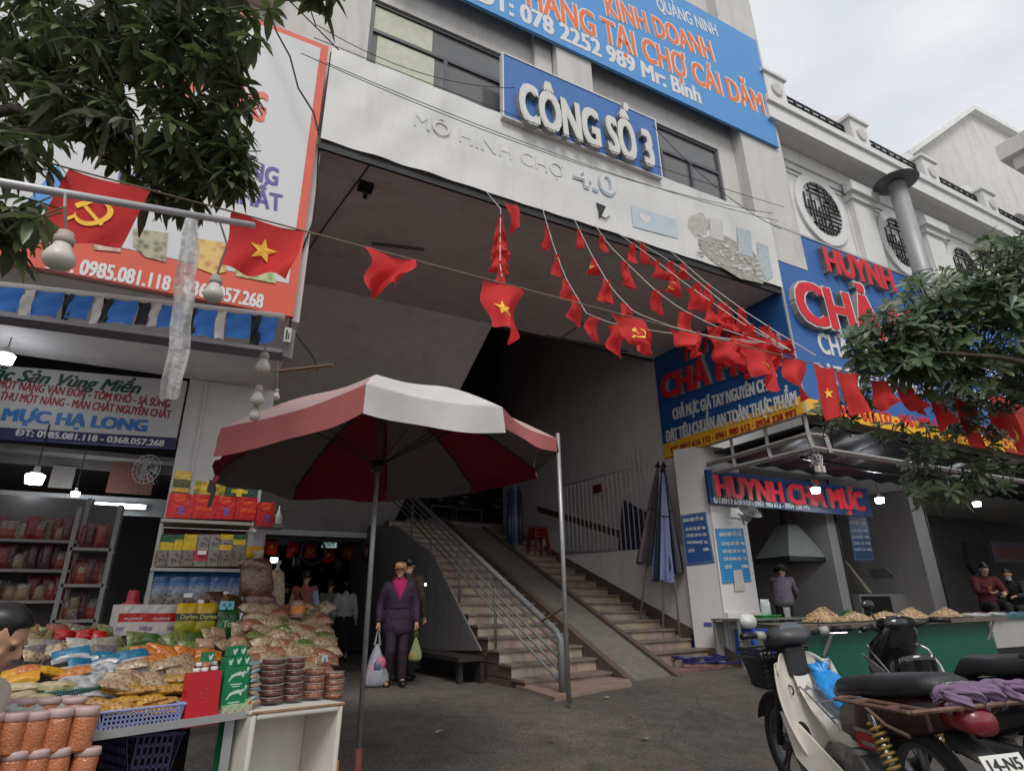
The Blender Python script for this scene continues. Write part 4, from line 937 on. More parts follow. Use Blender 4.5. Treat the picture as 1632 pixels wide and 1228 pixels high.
# cables over the facade
WIRE = mat('black_cable', (.012, .012, .013), .5)
def cable(pts, r, label, group='cables on the facade'):
    m = MB(); m.tube(pts, r, 5); o = m.build('cable', WIRE, loc=pts[0]); tag(o, label, 'cable', group)
def sagpts(a, b, s, n=14): return [a.lerp(b, i / n) - Vector((0, 0, s * 4 * (i / n) * (1 - i / n))) for i in range(n + 1)]
yc = YF - .25
for i, (a, b, s, lb) in enumerate((((500, 60), (1250, 330), .12, 'black cable running from the billboard corner across the gate sign'), ((480, 85), (1230, 340), .3, 'black cable sagging lowest over the left window'), ((520, 100), (1240, 352), .2, 'black cable along the top edge of the banner'), ((505, 40), (820, 140), .25, 'short black cable looping over the papered window'))):
    cable(sagpts(Py(*a, yc - .05 * i), Py(*b, yc - .05 * i), s), .005, lb)
cable(sagpts(Py(1040, 200, yc), Py(1245, 365, yc), .25), .006, 'black cable drooping past the right window')
cable([Py(u, v, YF - .3) for u, v in ((418, -20), (440, 50), (462, 90), (475, 140), (500, 180), (508, 215))], .011, 'black cable curling down the billboard corner from above')
cable([Py(u, v, YF - .3) for u, v in ((445, -15), (500, 40), (540, 80))], .008, 'thin cable running down to the banner corner')
cable([Py(u, v, YF + .0) for u, v in ((508, 230), (505, 300), (500, 350), (470, 430), (462, 520), (500, 570), (505, 590))], .01, 'black cable hanging down beside the billboard edge')
cable([Pz(u, v, 6.27) for u, v in ((590, 262), (540, 330), (490, 400))], .01, 'black cable slanting over the passage ceiling')
cable([Pz(u, v, 6.27) for u, v in ((930, 515), (892, 540))] , .008, 'short cable at the edge of the passage ceiling')
# ------------------------------------------------------------------ trees overhanging the street
def leafmat(name, rgb, tl=.25, rough=.35):
    m = mat(name, rgb, rough, .35, 3.5, spec=.5)
    t = m.node_tree; b = t.nodes['Principled BSDF']; o = t.nodes['Material Output']
    tr = t.nodes.new('ShaderNodeBsdfTranslucent'); mi = t.nodes.new('ShaderNodeMixShader'); mi.inputs[0].default_value = tl
    hs = t.nodes.new('ShaderNodeHueSaturation'); hs.inputs['Value'].default_value = 1.3; hs.inputs['Saturation'].default_value = 1.2
    src = b.inputs['Base Color'].links[0].from_socket; t.links.new(src, hs.inputs['Color']); t.links.new(hs.outputs['Color'], tr.inputs['Color'])
    t.links.new(b.outputs[0], mi.inputs[1]); t.links.new(tr.outputs[0], mi.inputs[2]); t.links.new(mi.outputs[0], o.inputs['Surface'])
    return m
BARK = mat('tree_bark', (.075, .06, .048), .9, .35, 14, .6, 40)
def leaf(m, p, d, up, ln, wd, droop, kind):
    """one curved leaf as a strip of quads with a folded midrib"""
    d = d.normalized(); s = d.cross(up); s = s.normalized() if s.length > .01 else Vector((1, 0, 0)); u = s.cross(d)
    prof = ((0, .12), (.25, .8), (.5, 1.0), (.78, .72), (1.0, .04)) if kind == 'lance' else ((0, .1), (.3, .45), (.6, .9), (.85, .95), (1.0, .25))
    vs = []
    for t, w_ in prof:
        c = p + d * (ln * t) - Vector((0, 0, 1)) * (droop * ln * t * t)
        vs += [c + s * (wd * w_) + u * (wd * .28 * w_), c, c - s * (wd * w_) + u * (wd * .28 * w_)]
    fs = []
    for i in range(len(prof) - 1): fs += [(i * 3, i * 3 + 1, (i + 1) * 3 + 1, (i + 1) * 3), (i * 3 + 1, i * 3 + 2, (i + 1) * 3 + 2, (i + 1) * 3 + 1)]
    m.add(vs, fs)
rr = random.Random(21)
lt = thing('tree', 'dark leafy tree with long drooping leaves overhanging the left stall', 'tree', (-2.6, 3.2, 0))
trunk = Vector((-2.75, 2.95, 0))
m = MB()
m.tube([trunk, trunk + Vector((.05, .02, 1.5)), trunk + Vector((.15, .0, 2.6)), trunk + Vector((.4, -.1, 3.6)), trunk + Vector((.6, -.2, 5.2))], [.16, .13, .11, .085, .05], 10)
limbs = [([(-200, 320, 3.0), (30, 190, 2.9), (150, 215, 2.9), (260, 240, 2.9)], .035), ([(-200, 100, 3.2), (60, 80, 3.1), (200, 90, 3.0), (330, 70, 3.0)], .03), ([(-250, 260, 2.7), (20, 172, 2.75), (110, 205, 2.75), (190, 270, 2.8)], .03),
         ([(-150, -200, 3.4), (150, -80, 3.2), (330, -30, 3.1), (470, -10, 3.0)], .03), ([(-150, 330, 2.2), (-20, 350, 2.2), (30, 370, 2.2)], .015), ([(150, 110, 3.0), (250, 150, 2.9), (360, 190, 2.9)], .018), ([(180, 225, 2.9), (260, 270, 2.9), (350, 285, 2.9)], .015)]
for pts, r in limbs:
    P = [Pd(u, v, d) for u, v, d in pts]; m.tube(P, [r * (1 - .75 * i / (len(P) - 1)) for i in range(len(P))], 7)
    m.tube([trunk + Vector((.15, 0, 2.7 + r * 8)), P[0]], [.05, r], 6)
m.build('trunk', BARK, lt, True)
# leaf sprays: photo px centre, spread, depth, count
crown = [MB(), MB(), MB()]
sprays = []
def spray(u, v, su, sv, d, sd, n):
    for _ in range(round(n * 1.4)):
        while True:
            a, b = rr.uniform(-1, 1), rr.uniform(-1, 1)
            if a * a + b * b < 1: break
        sprays.append(Pd(u + a * su, v + b * sv, d + rr.uniform(-sd, sd)))
spray(90, 100, 125, 95, 3.0, .35, 54); spray(40, 55, 90, 70, 3.2, .4, 24); spray(250, 60, 120, 60, 3.0, .3, 32); spray(330, 130, 75, 60, 2.9, .25, 26); spray(225, 200, 110, 65, 2.9, .3, 32)
spray(320, 240, 62, 55, 2.9, .2, 24); spray(285, 285, 75, 40, 2.9, .2, 20); spray(375, 60, 45, 50, 2.9, .2, 12); spray(360, 210, 45, 80, 2.9, .2, 16); spray(15, 235, 60, 50, 2.5, .2, 16); spray(20, 350, 45, 45, 2.1, .1, 12); spray(300, 5, 160, 25, 3.0, .3, 22)
spray(500, -8, 25, 14, 2.9, .1, 4); spray(-90, 150, 80, 130, 3.0, .4, 26); spray(150, -60, 250, 50, 3.2, .4, 36); spray(110, 185, 80, 45, 2.8, .2, 16); spray(372, 285, 22, 30, 2.85, .1, 8)
for c in sprays:
    ax = Vector((rr.uniform(-1, 1), rr.uniform(-1, .6), rr.uniform(-.7, .25))).normalized()
    n = rr.randint(6, 9); ln = rr.uniform(.08, .135)
    k = rr.choices((0, 1, 2), (.5, .35, .15))[0]
    crown[k].tube([c - ax * .12, c + ax * .03], .0035, 4)
    for i in range(n):
        an = 6.28 * i / n + rr.uniform(-.3, .3); side = Vector((math.cos(an), math.sin(an), 0))
        d = (side * .9 + ax * .55 + Vector((0, 0, rr.uniform(-.75, .1))))
        leaf(crown[k], c + ax * rr.uniform(-.05, .04), d, Vector((0, 0, 1)), ln * rr.uniform(.5, 1.35), rr.uniform(.012, .023), rr.uniform(.15, .6), 'lance')
mm = MB()
for i, c in enumerate(crown):
    o = len(mm.v); mm.v += c.v; mm.f += [[a + o for a in f] for f in c.f]; mm.m += [i] * len(c.f)
mm.build('crown', [leafmat('leaf_dark', (.07, .095, .042)), leafmat('leaf_mid', (.105, .14, .06)), leafmat('leaf_grey', (.16, .17, .12))], lt, True, fix=False)

rt = thing('tree', 'green tree with rosettes of rounded leaves in front of the blue shop sign', 'tree', (6.2, 2.3, 0))
tr = Vector((6.7, 2.05, 0))
m = MB(); m.tube([tr, tr + Vector((0, 0, 1.3)), tr + Vector((-.05, .1, 2.4)), tr + Vector((-.1, .2, 3.6)), tr + Vector((0, .2, 4.6))], [.12, .10, .085, .06, .03], 10)
lims = [((1720, 640, 4.6), (1560, 600, 4.5), (1400, 590, 4.4)), ((1720, 560, 4.5), (1580, 500, 4.5), (1430, 520, 4.4)), ((1720, 500, 4.6), (1620, 440, 4.5), (1560, 400, 4.5)), ((1720, 720, 4.6), (1600, 740, 4.7), (1470, 730, 4.7)), ((1720, 600, 4.2), (1600, 570, 4.1), (1480, 560, 4.0))]
for pts in lims:
    P = [Pd(q[0], q[1], q[2] + .4) for q in pts]; m.tube([tr + Vector((-.05, .1, 2.2 + rr.random())), *P], [.045, .035, .02, .008], 6)
m.build('trunk', BARK, rt, True)
crown = [MB(), MB(), MB()]; ros = []
def rosettes(u, v, su, sv, d, sd, n):
    for _ in range(round(n * 1.3)):
        while True:
            a, b = rr.uniform(-1, 1), rr.uniform(-1, 1)
            if a * a + b * b < 1: break
        d2 = d + .42 + rr.uniform(-sd, sd); ros.append((Pd(u + a * su, v + b * sv, d2), Pd(u, v + 20, d + .52)))
rosettes(1560, 530, 120, 90, 4.4, .35, 150); rosettes(1440, 545, 90, 55, 4.3, .25, 90); rosettes(1600, 450, 60, 65, 4.4, .3, 62); rosettes(1500, 470, 70, 40, 4.4, .25, 34); rosettes(1400, 565, 45, 35, 4.3, .2, 16); rosettes(1560, 610, 110, 45, 4.5, .3, 60)
rosettes(1490, 755, 75, 42, 4.7, .2, 34); rosettes(1360, 640, 60, 30, 4.5, .2, 12); rosettes(1610, 375, 40, 22, 4.4, .2, 9); rosettes(1720, 540, 90, 150, 4.5, .4, 45); rosettes(1330, 672, 32, 18, 4.45, .1, 5); rosettes(1500, 690, 110, 28, 4.6, .2, 22); rosettes(1590, 760, 40, 25, 4.7, .2, 8)
for c, ctr in ros:
    out_ = (c - ctr); ax = (out_.normalized() * .6 + Vector((rr.uniform(-.5, .5), rr.uniform(-.6, .3), rr.uniform(.2, .9)))).normalized()
    n = rr.randint(6, 9); k = rr.choices((0, 1, 2), (.4, .4, .2))[0]; ln = rr.uniform(.08, .15)
    crown[k].tube([c - ax * .16, c], .005, 4)
    s1 = ax.orthogonal().normalized(); s2 = ax.cross(s1)
    for i in range(n):
        an = 6.28 * i / n + rr.uniform(-.25, .25); d = s1 * math.cos(an) + s2 * math.sin(an) + ax * rr.uniform(.05, .6)
        leaf(crown[k], c, d, ax, ln * rr.uniform(.55, 1.15), ln * rr.uniform(.14, .2), rr.uniform(.0, .35), 'ovate')
mm = MB()
for i, c in enumerate(crown):
    o = len(mm.v); mm.v += c.v; mm.f += [[a + o for a in f] for f in c.f]; mm.m += [i] * len(c.f)
mm.build('crown', [leafmat('rosette_dark', (.06, .098, .045)), leafmat('rosette_mid', (.10, .15, .07)), leafmat('rosette_pale', (.15, .185, .105))], rt, True, fix=False)
# ------------------------------------------------------------------ left stall: sloping table heaped with dried food
O_ = Vector((-.235, 3.11, .75)); E1 = Vector((.91, .414, 0)).normalized(); E2 = Vector((-E1.y, E1.x, 0)); UPV = Vector((0, 0, 1))
def SP(u, v, t): return Pp(u, v, O_ + E2 * t, E2)
def dep(p): return (ROT.transposed() @ (Vector(p) - CAM)).z
def pxm(p): return dep(p) / F_PX
CM = {}
def cm(r, g, b, rough=.4, kind=''):
    """packaging colour given in sRGB, shiny printed film"""
    k = (r, g, b, rough)
    q_ = srgb(r, g, b); l_ = sum(q_) / 3; q_ = tuple(max(.004, (l_ + (c - l_) * 1.35) * .82) for c in q_)
    if k not in CM: CM[k] = mat('pack_%d_%d_%d' % (r, g, b) + kind, q_, rough, .22, 22, .5, 26, spec=.6)
    return CM[k]
def foodmat(name, c1, c2, sc=60, rough=.3):
    m = picmat(name, tuple(c * .8 for c in c1), tuple(c * .7 for c in c2), sc); b = m.node_tree.nodes['Principled BSDF']; b.inputs['Roughness'].default_value = rough; b.inputs['Coat Weight'].default_value = .9; b.inputs['Coat Roughness'].default_value = .1
    t = m.node_tree; v = [n for n in t.nodes if n.type == 'TEX_VORONOI'][0]
    bp = t.nodes.new('ShaderNodeBump'); bp.inputs['Strength'].default_value = .5; bp.inputs['Distance'].default_value = .006; t.links.new(v.outputs['Distance'], bp.inputs['Height']); t.links.new(bp.outputs['Normal'], b.inputs['Normal'])
    nc = t.nodes.new('ShaderNodeTexNoise'); nc.inputs['Scale'].default_value = 24; nc.inputs['Detail'].default_value = 3; b2 = t.nodes.new('ShaderNodeBump'); b2.inputs['Strength'].default_value = 1; b2.inputs['Distance'].default_value = .02
    t.links.new(v.inputs['Vector'].links[0].from_socket, nc.inputs['Vector']); t.links.new(nc.outputs['Fac'], b2.inputs['Height']); t.links.new(b2.outputs['Normal'], b.inputs['Coat Normal'])
    return m
def pouch(name, label, cat, c, w, h, th, ex, ey, mats, rows=None, group=None, seed=0, flat=0.0):
    """pillow bag: seams at both ends, crinkled, bands of print as material rows (fractions from the bottom)"""
    rr = random.Random(seed); M = frame(c, ex, ey); p1, p2, p3 = (rr.uniform(0, 6.3) for _ in range(3))
    m = MB(); nu, nv = 10, 12; rows = rows or [(1.0, 0)]
    def fn(i, j, s):
        x, y = i - .5, j - .5
        b = (max(0, 1 - (2 * abs(y)) ** 4)) * (max(0, 1 - (2 * abs(x)) ** 3.2)) ** .6
        cr = .16 * math.sin(9 * x + 4 * y + p1) * math.sin(7 * y + p2) + .10 * math.sin(23 * x + p3) * math.sin(17 * y + p1)
        ws = 1 - .08 * b; zo = th * .5 * b * (1 + .55 * cr) * s + (.05 * th * math.sin(30 * x + p2) if b < .15 else 0)
        return M @ Vector((x * w * ws + .01 * w * math.sin(12 * y + p1), y * h * (1 - .06 * b), zo + th * flat * math.sin(x * 3 + p2)))
    for s in (1, -1):
        base = len(m.v); vs = [fn(i / nu, j / nv, s) for j in range(nv + 1) for i in range(nu + 1)]; m.v += [tuple(q) for q in vs]
        for j in range(nv):
            mi = next((k for f, k in rows if (j + .5) / nv <= f), rows[-1][1])
            for i in range(nu):
                q = [base + j * (nu + 1) + i, base + j * (nu + 1) + i + 1, base + (j + 1) * (nu + 1) + i + 1, base + (j + 1) * (nu + 1) + i]
                m.f.append(q if s > 0 else q[::-1]); m.m.append(mi)
    o = m.build(name, mats, None, True, loc=c, fix=False); o['local'] = True; return tag(o, label, cat, group)
def carton(name, label, cat, c, w, h, d, ex, ey, mats, pat=None, group=None):
    """printed box: centre of its front face at c; pat is a list of rows (top first) of material numbers"""
    M = frame(c, ex, ey); m = MB(); pat = pat or [[0]]; R = len(pat); m.mat(0)
    vs = [(-w / 2, -h / 2, 0), (w / 2, -h / 2, 0), (w / 2, h / 2, 0), (-w / 2, h / 2, 0), (-w / 2, -h / 2, -d), (w / 2, -h / 2, -d), (w / 2, h / 2, -d), (-w / 2, h / 2, -d)]
    m.add([M @ Vector(p) for p in vs], [(5, 4, 7, 6), (0, 4, 5, 1), (1, 5, 6, 2), (2, 6, 7, 3), (3, 7, 4, 0)])
    for r, row in enumerate(pat):
        C_ = len(row)
        for q, mi in enumerate(row):
            m.mat(mi); x0, x1 = -w / 2 + w * q / C_, -w / 2 + w * (q + 1) / C_; y1, y0 = h / 2 - h * r / R, h / 2 - h * (r + 1) / R
            m.add([M @ Vector(p) for p in ((x0, y0, 0), (x1, y0, 0), (x1, y1, 0), (x0, y1, 0))], [(0, 1, 2, 3)])
    o = m.build(name, mats, None, loc=c, fix=False); o['local'] = True; return tag(o, label, cat, group)
# table and sloping display board
tb = thing('display_table', 'sloping display table of the left food stall under the heap of packets', 'table', O_ - UPV * .75)
def tq(s, t, z): return O_ + E1 * s + E2 * t + UPV * (z - .75)
m = MB(); m.hexa([tq(-1.6, -.02, .72), tq(.66, -.02, .72), tq(.66, .5, .72), tq(-1.6, .5, .72)], [tq(-1.6, -.02, .75), tq(.66, -.02, .75), tq(.66, .5, .75), tq(-1.6, .5, .75)]); m.build('tabletop', mat('grey_tabletop', (.28, .28, .28), .5, .1, 6), tb)
m = MB()
for t0, t1, za, zb in ((.2, .5, .751, .85), (.502, .9, .72, .94), (.902, 1.5, .74, 1.0)):
    m.hexa([tq(-1.6, t0, za), tq(.62, t0, za), tq(.62, t1, za), tq(-1.6, t1, za)], [tq(-1.6, t0, zb), tq(.62, t0, zb), tq(.62, t1, zb + .04), tq(-1.6, t1, zb + .04)])
m.build('display_board', mat('dark_board', (.05, .04, .035), .8, .2, 5), tb)
for s, t in ((-1.5, .05), (.58, .05), (-1.5, 1.4), (.58, 1.4)): m = MB(); q = tq(s, t, 0); m.box((q.x - .02, q.y - .02, -.05), (q.x + .02, q.y + .02, .72)); m.build('leg', STEEL, tb)
HZ = {}
PRN1 = picmat('printed_nuts', (.17, .14, .12), (.03, .022, .025), 48); PRN2 = picmat('printed_fish', (.20, .18, .165), (.04, .03, .04), 34); PRN3 = picmat('printed_sea', (.16, .20, .26), (.03, .045, .09), 26)
def bags(n, u0, v0, u1, v1, t0, t1, w, h, th, mats, rows, label, name='food_bag', cat='food bag', lie=.75, seed=1, group=None, jit=.5):
    """n bags scattered in a photo box; lie 1 = flat on the slope, 0 = standing up"""
    rr = random.Random(seed * 31 + n); n = round(n * 1.6); w, h, jit = w * .86, h * .9, jit * 1.5
    for k in range(n):
        f = (k + .5) / n; cols_ = max(1, round(math.sqrt(n * (u1 - u0) / max(1, v1 - v0) * .6))); r, c_ = divmod(k, cols_); R = math.ceil(n / cols_)
        u = u0 + (u1 - u0) * (c_ + .5 + rr.uniform(-jit, jit) * .6) / cols_; v = v0 + (v1 - v0) * (r + .5 + rr.uniform(-jit, jit) * .4) / R
        t = t1 + (t0 - t1) * (r + .5) / R
        p = SP(u, v, t); s = pxm(p); an = rr.uniform(-.5, .5) * jit * 1.4
        ex = (E1 * math.cos(an) + E2 * math.sin(an) + UPV * rr.uniform(-.22, .22)); a = lie + rr.uniform(-.25, .2)
        ey = E2 * a + UPV * (1.12 - a) - E1 * math.sin(an) * a
        lb = label if isinstance(label, str) else label[k % len(label)]
        mm = mats[k % len(mats)]
        pouch(name, lb, cat, p, w * s * rr.uniform(.9, 1.1), h * s * rr.uniform(.9, 1.1), th * s, ex, ey, mm if isinstance(mm, list) else [mm], rows, group, seed * 100 + k, .15)
CHIPS = foodmat('yellow_chips', (.66, .36, .05), (.28, .10, .02), 70); CHIPS2 = foodmat('golden_chips', (.55, .30, .08), (.25, .10, .03), 60)
TANB = foodmat('dried_squid_shreds', (.50, .36, .22), (.22, .12, .07), 55); SILV = foodmat('silver_fish', (.52, .53, .55), (.16, .17, .20), 26, .12)
PEANUT = foodmat('peanuts', (.42, .17, .10), (.12, .04, .03), 85); BROWNR = foodmat('dried_dates', (.17, .055, .035), (.04, .016, .014), 70); BEIGE = foodmat('beige_nuts', (.48, .34, .20), (.20, .12, .07), 80)
GREENP = foodmat('green_peas_pack', (.20, .24, .06), (.05, .09, .02), 60); ORNG = foodmat('orange_candy', (.70, .22, .025), (.42, .10, .02), 45); FLOSS = foodmat('orange_floss', (.62, .155, .03), (.40, .075, .012), 130)
CREAM = cm(190, 176, 150); CLEARB = clear('clear_bag', (.6, .6, .6), .5)
# --- baskets
def basket(name, label, p0, p1, hgt, depth_, mt, nx=18, nz=5):
    b = thing(name, label, 'basket', p0)
    ex = (p1 - p0); L = ex.length; ex = ex.normalized(); ny = Vector((-ex.y, ex.x, 0))
    if ny.dot(E2) < 0: ny = -ny
    def wall(A, B, flare, parent_m):
        d = (B - A); n = max(3, int(nx * d.length / L))
        def pt(i, j): return A + d * (.0 + i) + UPV * (hgt * j) + flare * j
        for i in range(n + 1):
            a, c = i / n, .18 / n
            parent_m.add([pt(a - c, 0), pt(a + c, 0), pt(a + c, 1), pt(a - c, 1)], [(0, 1, 2, 3)])
        for j in range(nz + 1):
            a, c = j / nz, .17 / nz
            parent_m.add([pt(0, a - c), pt(1, a - c), pt(1, a + c), pt(0, a + c)], [(0, 1, 2, 3)])
    m = MB(); f = hgt * .22
    wall(p0, p1, -ny * f * .4, m); wall(p1, p1 + ny * depth_, ex * f, m); wall(p0 + ny * depth_, p0, -ex * f, m); wall(p1 + ny * depth_, p0 + ny * depth_, ny * f, m)
    o = m.build('mesh_wall', mt, b, fix=False); so = o.modifiers.new('thick', 'SOLIDIFY'); so.thickness = .003
    m = MB(); rimp = [p0 - ny * f * .4 - ex * f, p1 - ny * f * .4 + ex * f, p1 + ny * (depth_ + f) + ex * f, p0 + ny * (depth_ + f) - ex * f]; rimp = [q + UPV * hgt for q in rimp]
    m.tube(rimp + [rimp[0]], .006, 6); m.build('rim', mt, b)
    m = MB(); m.hexa([p0, p1, p1 + ny * depth_, p0 + ny * depth_], [q + UPV * .004 for q in (p0, p1, p1 + ny * depth_, p0 + ny * depth_)]); m.build('base', mt, b)
    return b
LILAC = mat('lilac_plastic', srgb(142, 148, 190), .4, .08, 10); TEAL = mat('teal_plastic', srgb(50, 95, 92), .4, .1, 10); VIOLET = mat('violet_plastic', srgb(70, 62, 100), .45, .1, 10)
basket('basket', 'lilac perforated plastic basket full of yellow chip bags at the table edge', SP(158, 1175, 0) + UPV * .004, SP(282, 1158, 0) + UPV * .004, .085, .24, LILAC)
basket('basket', 'teal perforated plastic basket half hidden behind the jars of orange floss', SP(40, 1128, .14), SP(160, 1113, .14), .045, .22, TEAL, 26, 4)
CH = 'flat bag of yellow crisps piled in the lilac basket'
bags(9, 150, 1092, 300, 1140, .03, .2, 62, 34, 15, [CHIPS, CHIPS, CHIPS2], None, CH, lie=.95, seed=3, group='bags of yellow crisps in the lilac basket', jit=.4)
bags(4, 165, 1078, 295, 1104, .1, .22, 66, 32, 13, [TANB, CHIPS2], None, 'tan bag of dried squid resting on the yellow crisps', lie=.9, seed=4, group='tan bags above the lilac basket')
bags(5, 205, 1052, 292, 1086, .2, .32, 56, 32, 12, [TANB, BEIGE], None, 'grey beige bag of dried shreds right of the silver bags', lie=.8, seed=5, group='grey beige bags beside the silver bags')
bags(7, 95, 1062, 215, 1108, .14, .34, 60, 42, 15, [SILV], None, 'shiny silver bag of dried fish in the middle of the heap', lie=.75, seed=6, group='silver bags of dried fish')
bags(4, 105, 1040, 222, 1062, .34, .42, 55, 26, 12, [[SILV, cm(60, 110, 140)]], [(.3, 0), (1, 1)], 'silver bag with a blue top behind the fish bags', lie=.6, seed=7, group='blue topped silver bags')
bags(6, 222, 1030, 332, 1062, .34, .46, 48, 26, 12, [ORNG], None, 'orange packet in the row left of the red box', lie=.65, seed=8, group='orange packets in the middle of the heap')
bags(3, 5, 1066, 132, 1088, .22, .3, 60, 26, 14, [cm(196, 150, 50), ORNG], None, 'mustard yellow bag left of the silver bags', lie=.7, seed=9, group='mustard yellow bags at the left')
bags(4, 15, 1088, 112, 1116, .12, .2, 70, 20, 12, [CREAM, cm(168, 160, 128)], None, 'flat cream packet stacked above the jars', lie=.95, seed=10, group='cream packets stacked above the jars', jit=.25)
bags(3, 0, 1120, 150, 1134, -.02, .02, 54, 30, 12, [CLEARB, cm(170, 176, 172, .2)], None, 'clear white plastic bag draped over the jars', lie=.7, seed=11, group='white plastic bags over the jars')
bags(8, 40, 1022, 175, 1052, .42, .6, 44, 26, 12, [cm(150, 145, 135, .2), cm(112, 104, 108, .2), TANB, cm(178, 176, 172, .2), [cm(168, 165, 160, .2), cm(60, 58, 64)]], [(.35, 0), (.7, 1), (1, 0)] if False else None, 'dull white packet in the back left of the heap', lie=.5, seed=12, group='dull white packets at the back left')
bags(3, 92, 1008, 158, 1032, .62, .66, 34, 24, 16, [cm(150, 26, 34, .25)], None, 'bright red packet in the back left of the heap', lie=.3, seed=13, group='bright red packets at the back')
bags(7, 168, 1012, 335, 1044, .5, .72, 52, 26, 12, [GREENP, GREENP, cm(52, 78, 40)], None, 'olive green packet in the middle row of the heap', lie=.55, seed=14, group='olive green packets in the middle row')
bags(6, 8, 1000, 185, 1024, .7, .85, 46, 24, 12, [cm(92, 84, 66, .25), cm(140, 120, 92, .25), GREENP, cm(120, 70, 60, .25)], None, 'mixed brown packet along the back edge of the heap', lie=.4, seed=15, group='mixed brown packets along the back')
bags(4, 318, 1000, 385, 1030, .5, .7, 36, 24, 12, [BEIGE, cm(168, 140, 120, .2)], None, 'pale nut packet behind the green boxes', lie=.5, seed=16, group='pale nut packets behind the green boxes')
bags(30, 402, 968, 525, 1056, .30, .78, 52, 28, 20, [TANB, BEIGE, PEANUT, TANB, GREENP], None, 'brown packet of dried food in the pile behind the round packs', lie=.8, seed=17, group='brown packets piled behind the round packs')
# --- standing boxes at the back
WC, RC, GC = cm(205, 198, 196), cm(176, 26, 44), cm(52, 92, 46)
for k, (u, lb) in enumerate(((212, 'left'), (257, 'right'))):
    p = SP(u, 987, .78); s = pxm(p)
    o = carton('food_box', 'white box with a red band standing at the back, the %s of two' % lb, 'box', p, 44 * s, 46 * s, .1, E1, UPV, [WC, RC, cm(150, 140, 160)], [[0], [0], [1], [1], [0], [2, 0, 0, 2], [0]], 'white and red boxes at the back')
    m = MB(); m.tube([E1 * ((q / 24 - .5) * 26 * s) + UPV * (2.2 * s * math.sin(q * 1.9) + 1.5 * s) - E2 * .002 for q in range(25)], .5 * s, 3); m.build('white_script', WHT, o)
for k, (u, lb) in enumerate(((297, 'left'), (328, 'right'))):
    p = SP(u, 985, .74); s = pxm(p)
    o = pouch('snack_pouch', 'yellow pouch with a dark green band lettered Durian, the %s of two' % lb, 'snack pouch', p, 34 * s, 46 * s, 12 * s, E1, UPV + E2 * .1, [cm(186, 158, 40), cm(30, 48, 30), cm(150, 146, 60)], [(.42, 2), (.7, 1), (1, 0)], 'yellow durian pouches', 60 + k)
    text('Durian', cm(180, 176, 120), o, frame(-E2 * 7 * s + UPV * 3 * s, E1, UPV), 26 * s, 7 * s, .001, .02)
p = SP(363, 992, .72); s = pxm(p)
o = pouch('snack_pouch', 'green pouch lettered Topi with a pale blue tag beside the brown bags', 'snack pouch', p, 36 * s, 44 * s, 12 * s, E1, UPV + E2 * .1, [cm(34, 96, 44), cm(26, 70, 36)], [(.5, 0), (1, 1)], None, 66)
text('Topi', cm(190, 205, 180), o, frame(-E2 * 7 * s - UPV * 1 * s, E1, UPV), 24 * s, 10 * s, .001, .03)
p = SP(362, 964, .71); s = pxm(p); carton('price_tag', 'pale blue tag clipped above the green pouch', 'tag', p, 23 * s, 13 * s, .004, E1, UPV, [cm(140, 196, 202), cm(70, 120, 130)], [[0, 0, 0, 0, 0], [0, 1, 0, 1, 0], [0, 0, 1, 0, 0]])
p = SP(208, 972, .95); s = pxm(p); rc = thing('canister', 'red plastic canister with a tapered neck left of the white boxes', 'canister', p)
m = MB(); m.lathe([(0.3, -1.1), (.62, -1.1), (.66, -.6), (.66, .1), (.5, .3), (.3, .42), (.28, .9), (.22, 1.0), (.02, 1.0)], Matrix.Translation(p) @ Matrix.Scale(30 * s, 4), 16); m.build('body', mat('red_plastic', (.28, .012, .03), .35, .1, 8), rc, True)
# --- big clear bags of dates and nuts on the right
def sack(label, u0, v0, u1, v1, t, mt, seed, ps=True):
    rr = random.Random(seed); p = SP((u0 + u1) / 2, v1, t); s = pxm(p); w = (u1 - u0) / 2 * s; h = (v1 - v0) * s
    th_ = thing('food_sack', label, 'sack', p); m = MB(); n, k = 18, 14; a_, b_ = rr.uniform(0, 6), rr.uniform(0, 6)
    def fn(i, j):
        a = 2 * math.pi * i; r = w * (1 - .35 * max(0, (j - .8) / .2) ** 2 - .12 * max(0, (.1 - j) / .1)) * (1 + .06 * math.sin(3 * a + a_ + 5 * j) + .05 * math.sin(9 * j + b_) + .03 * math.sin(7 * a + 14 * j))
        return p + Vector((r * math.cos(a), r * .8 * math.sin(a), h * j)) + E1 * (.10 * w * math.sin(3 * j + a_))
    m.grid(fn, n, k); m.add([p + UPV * h * 1.02] + [fn(i / n, 1) for i in range(n)], [(0, 1 + i, 1 + (i + 1) % n) for i in range(n)]); m.build('contents', mt, th_, True)
    m = MB(); q = p + UPV * h * .97; m.lathe([(.5 * w, 0), (.22 * w, .09 * h), (.12 * w, .12 * h), (.3 * w, .2 * h), (.36 * w, .24 * h)], Matrix.Translation(q), 9, False); m.build('tied_neck', clear('clear_neck', (.55, .5, .48), .6), th_)
sack('tall clear sack of dark brown dates, the upper of two beside the rack', 378, 892, 428, 950, .84, BROWNR, 1)
sack('clear sack of dark brown dates, the lower of two beside the rack', 383, 948, 430, 1002, .80, BROWNR, 2)
sack('clear sack of beige nuts behind the date sacks', 418, 912, 448, 985, 1.0, BEIGE, 3)
p = SP(408, 870, 1.0); s = pxm(p)
pouch('snack_pouch', 'white pouch with a yellow fruit print standing above the date sacks', 'snack pouch', p, 30 * s, 44 * s, 12 * s, E1, UPV, [cm(176, 172, 176), cm(204, 156, 48), cm(160, 150, 70)], [(.2, 2), (.5, 1), (1, 0)], None, 70)
p = SP(478, 935, .55) ; 
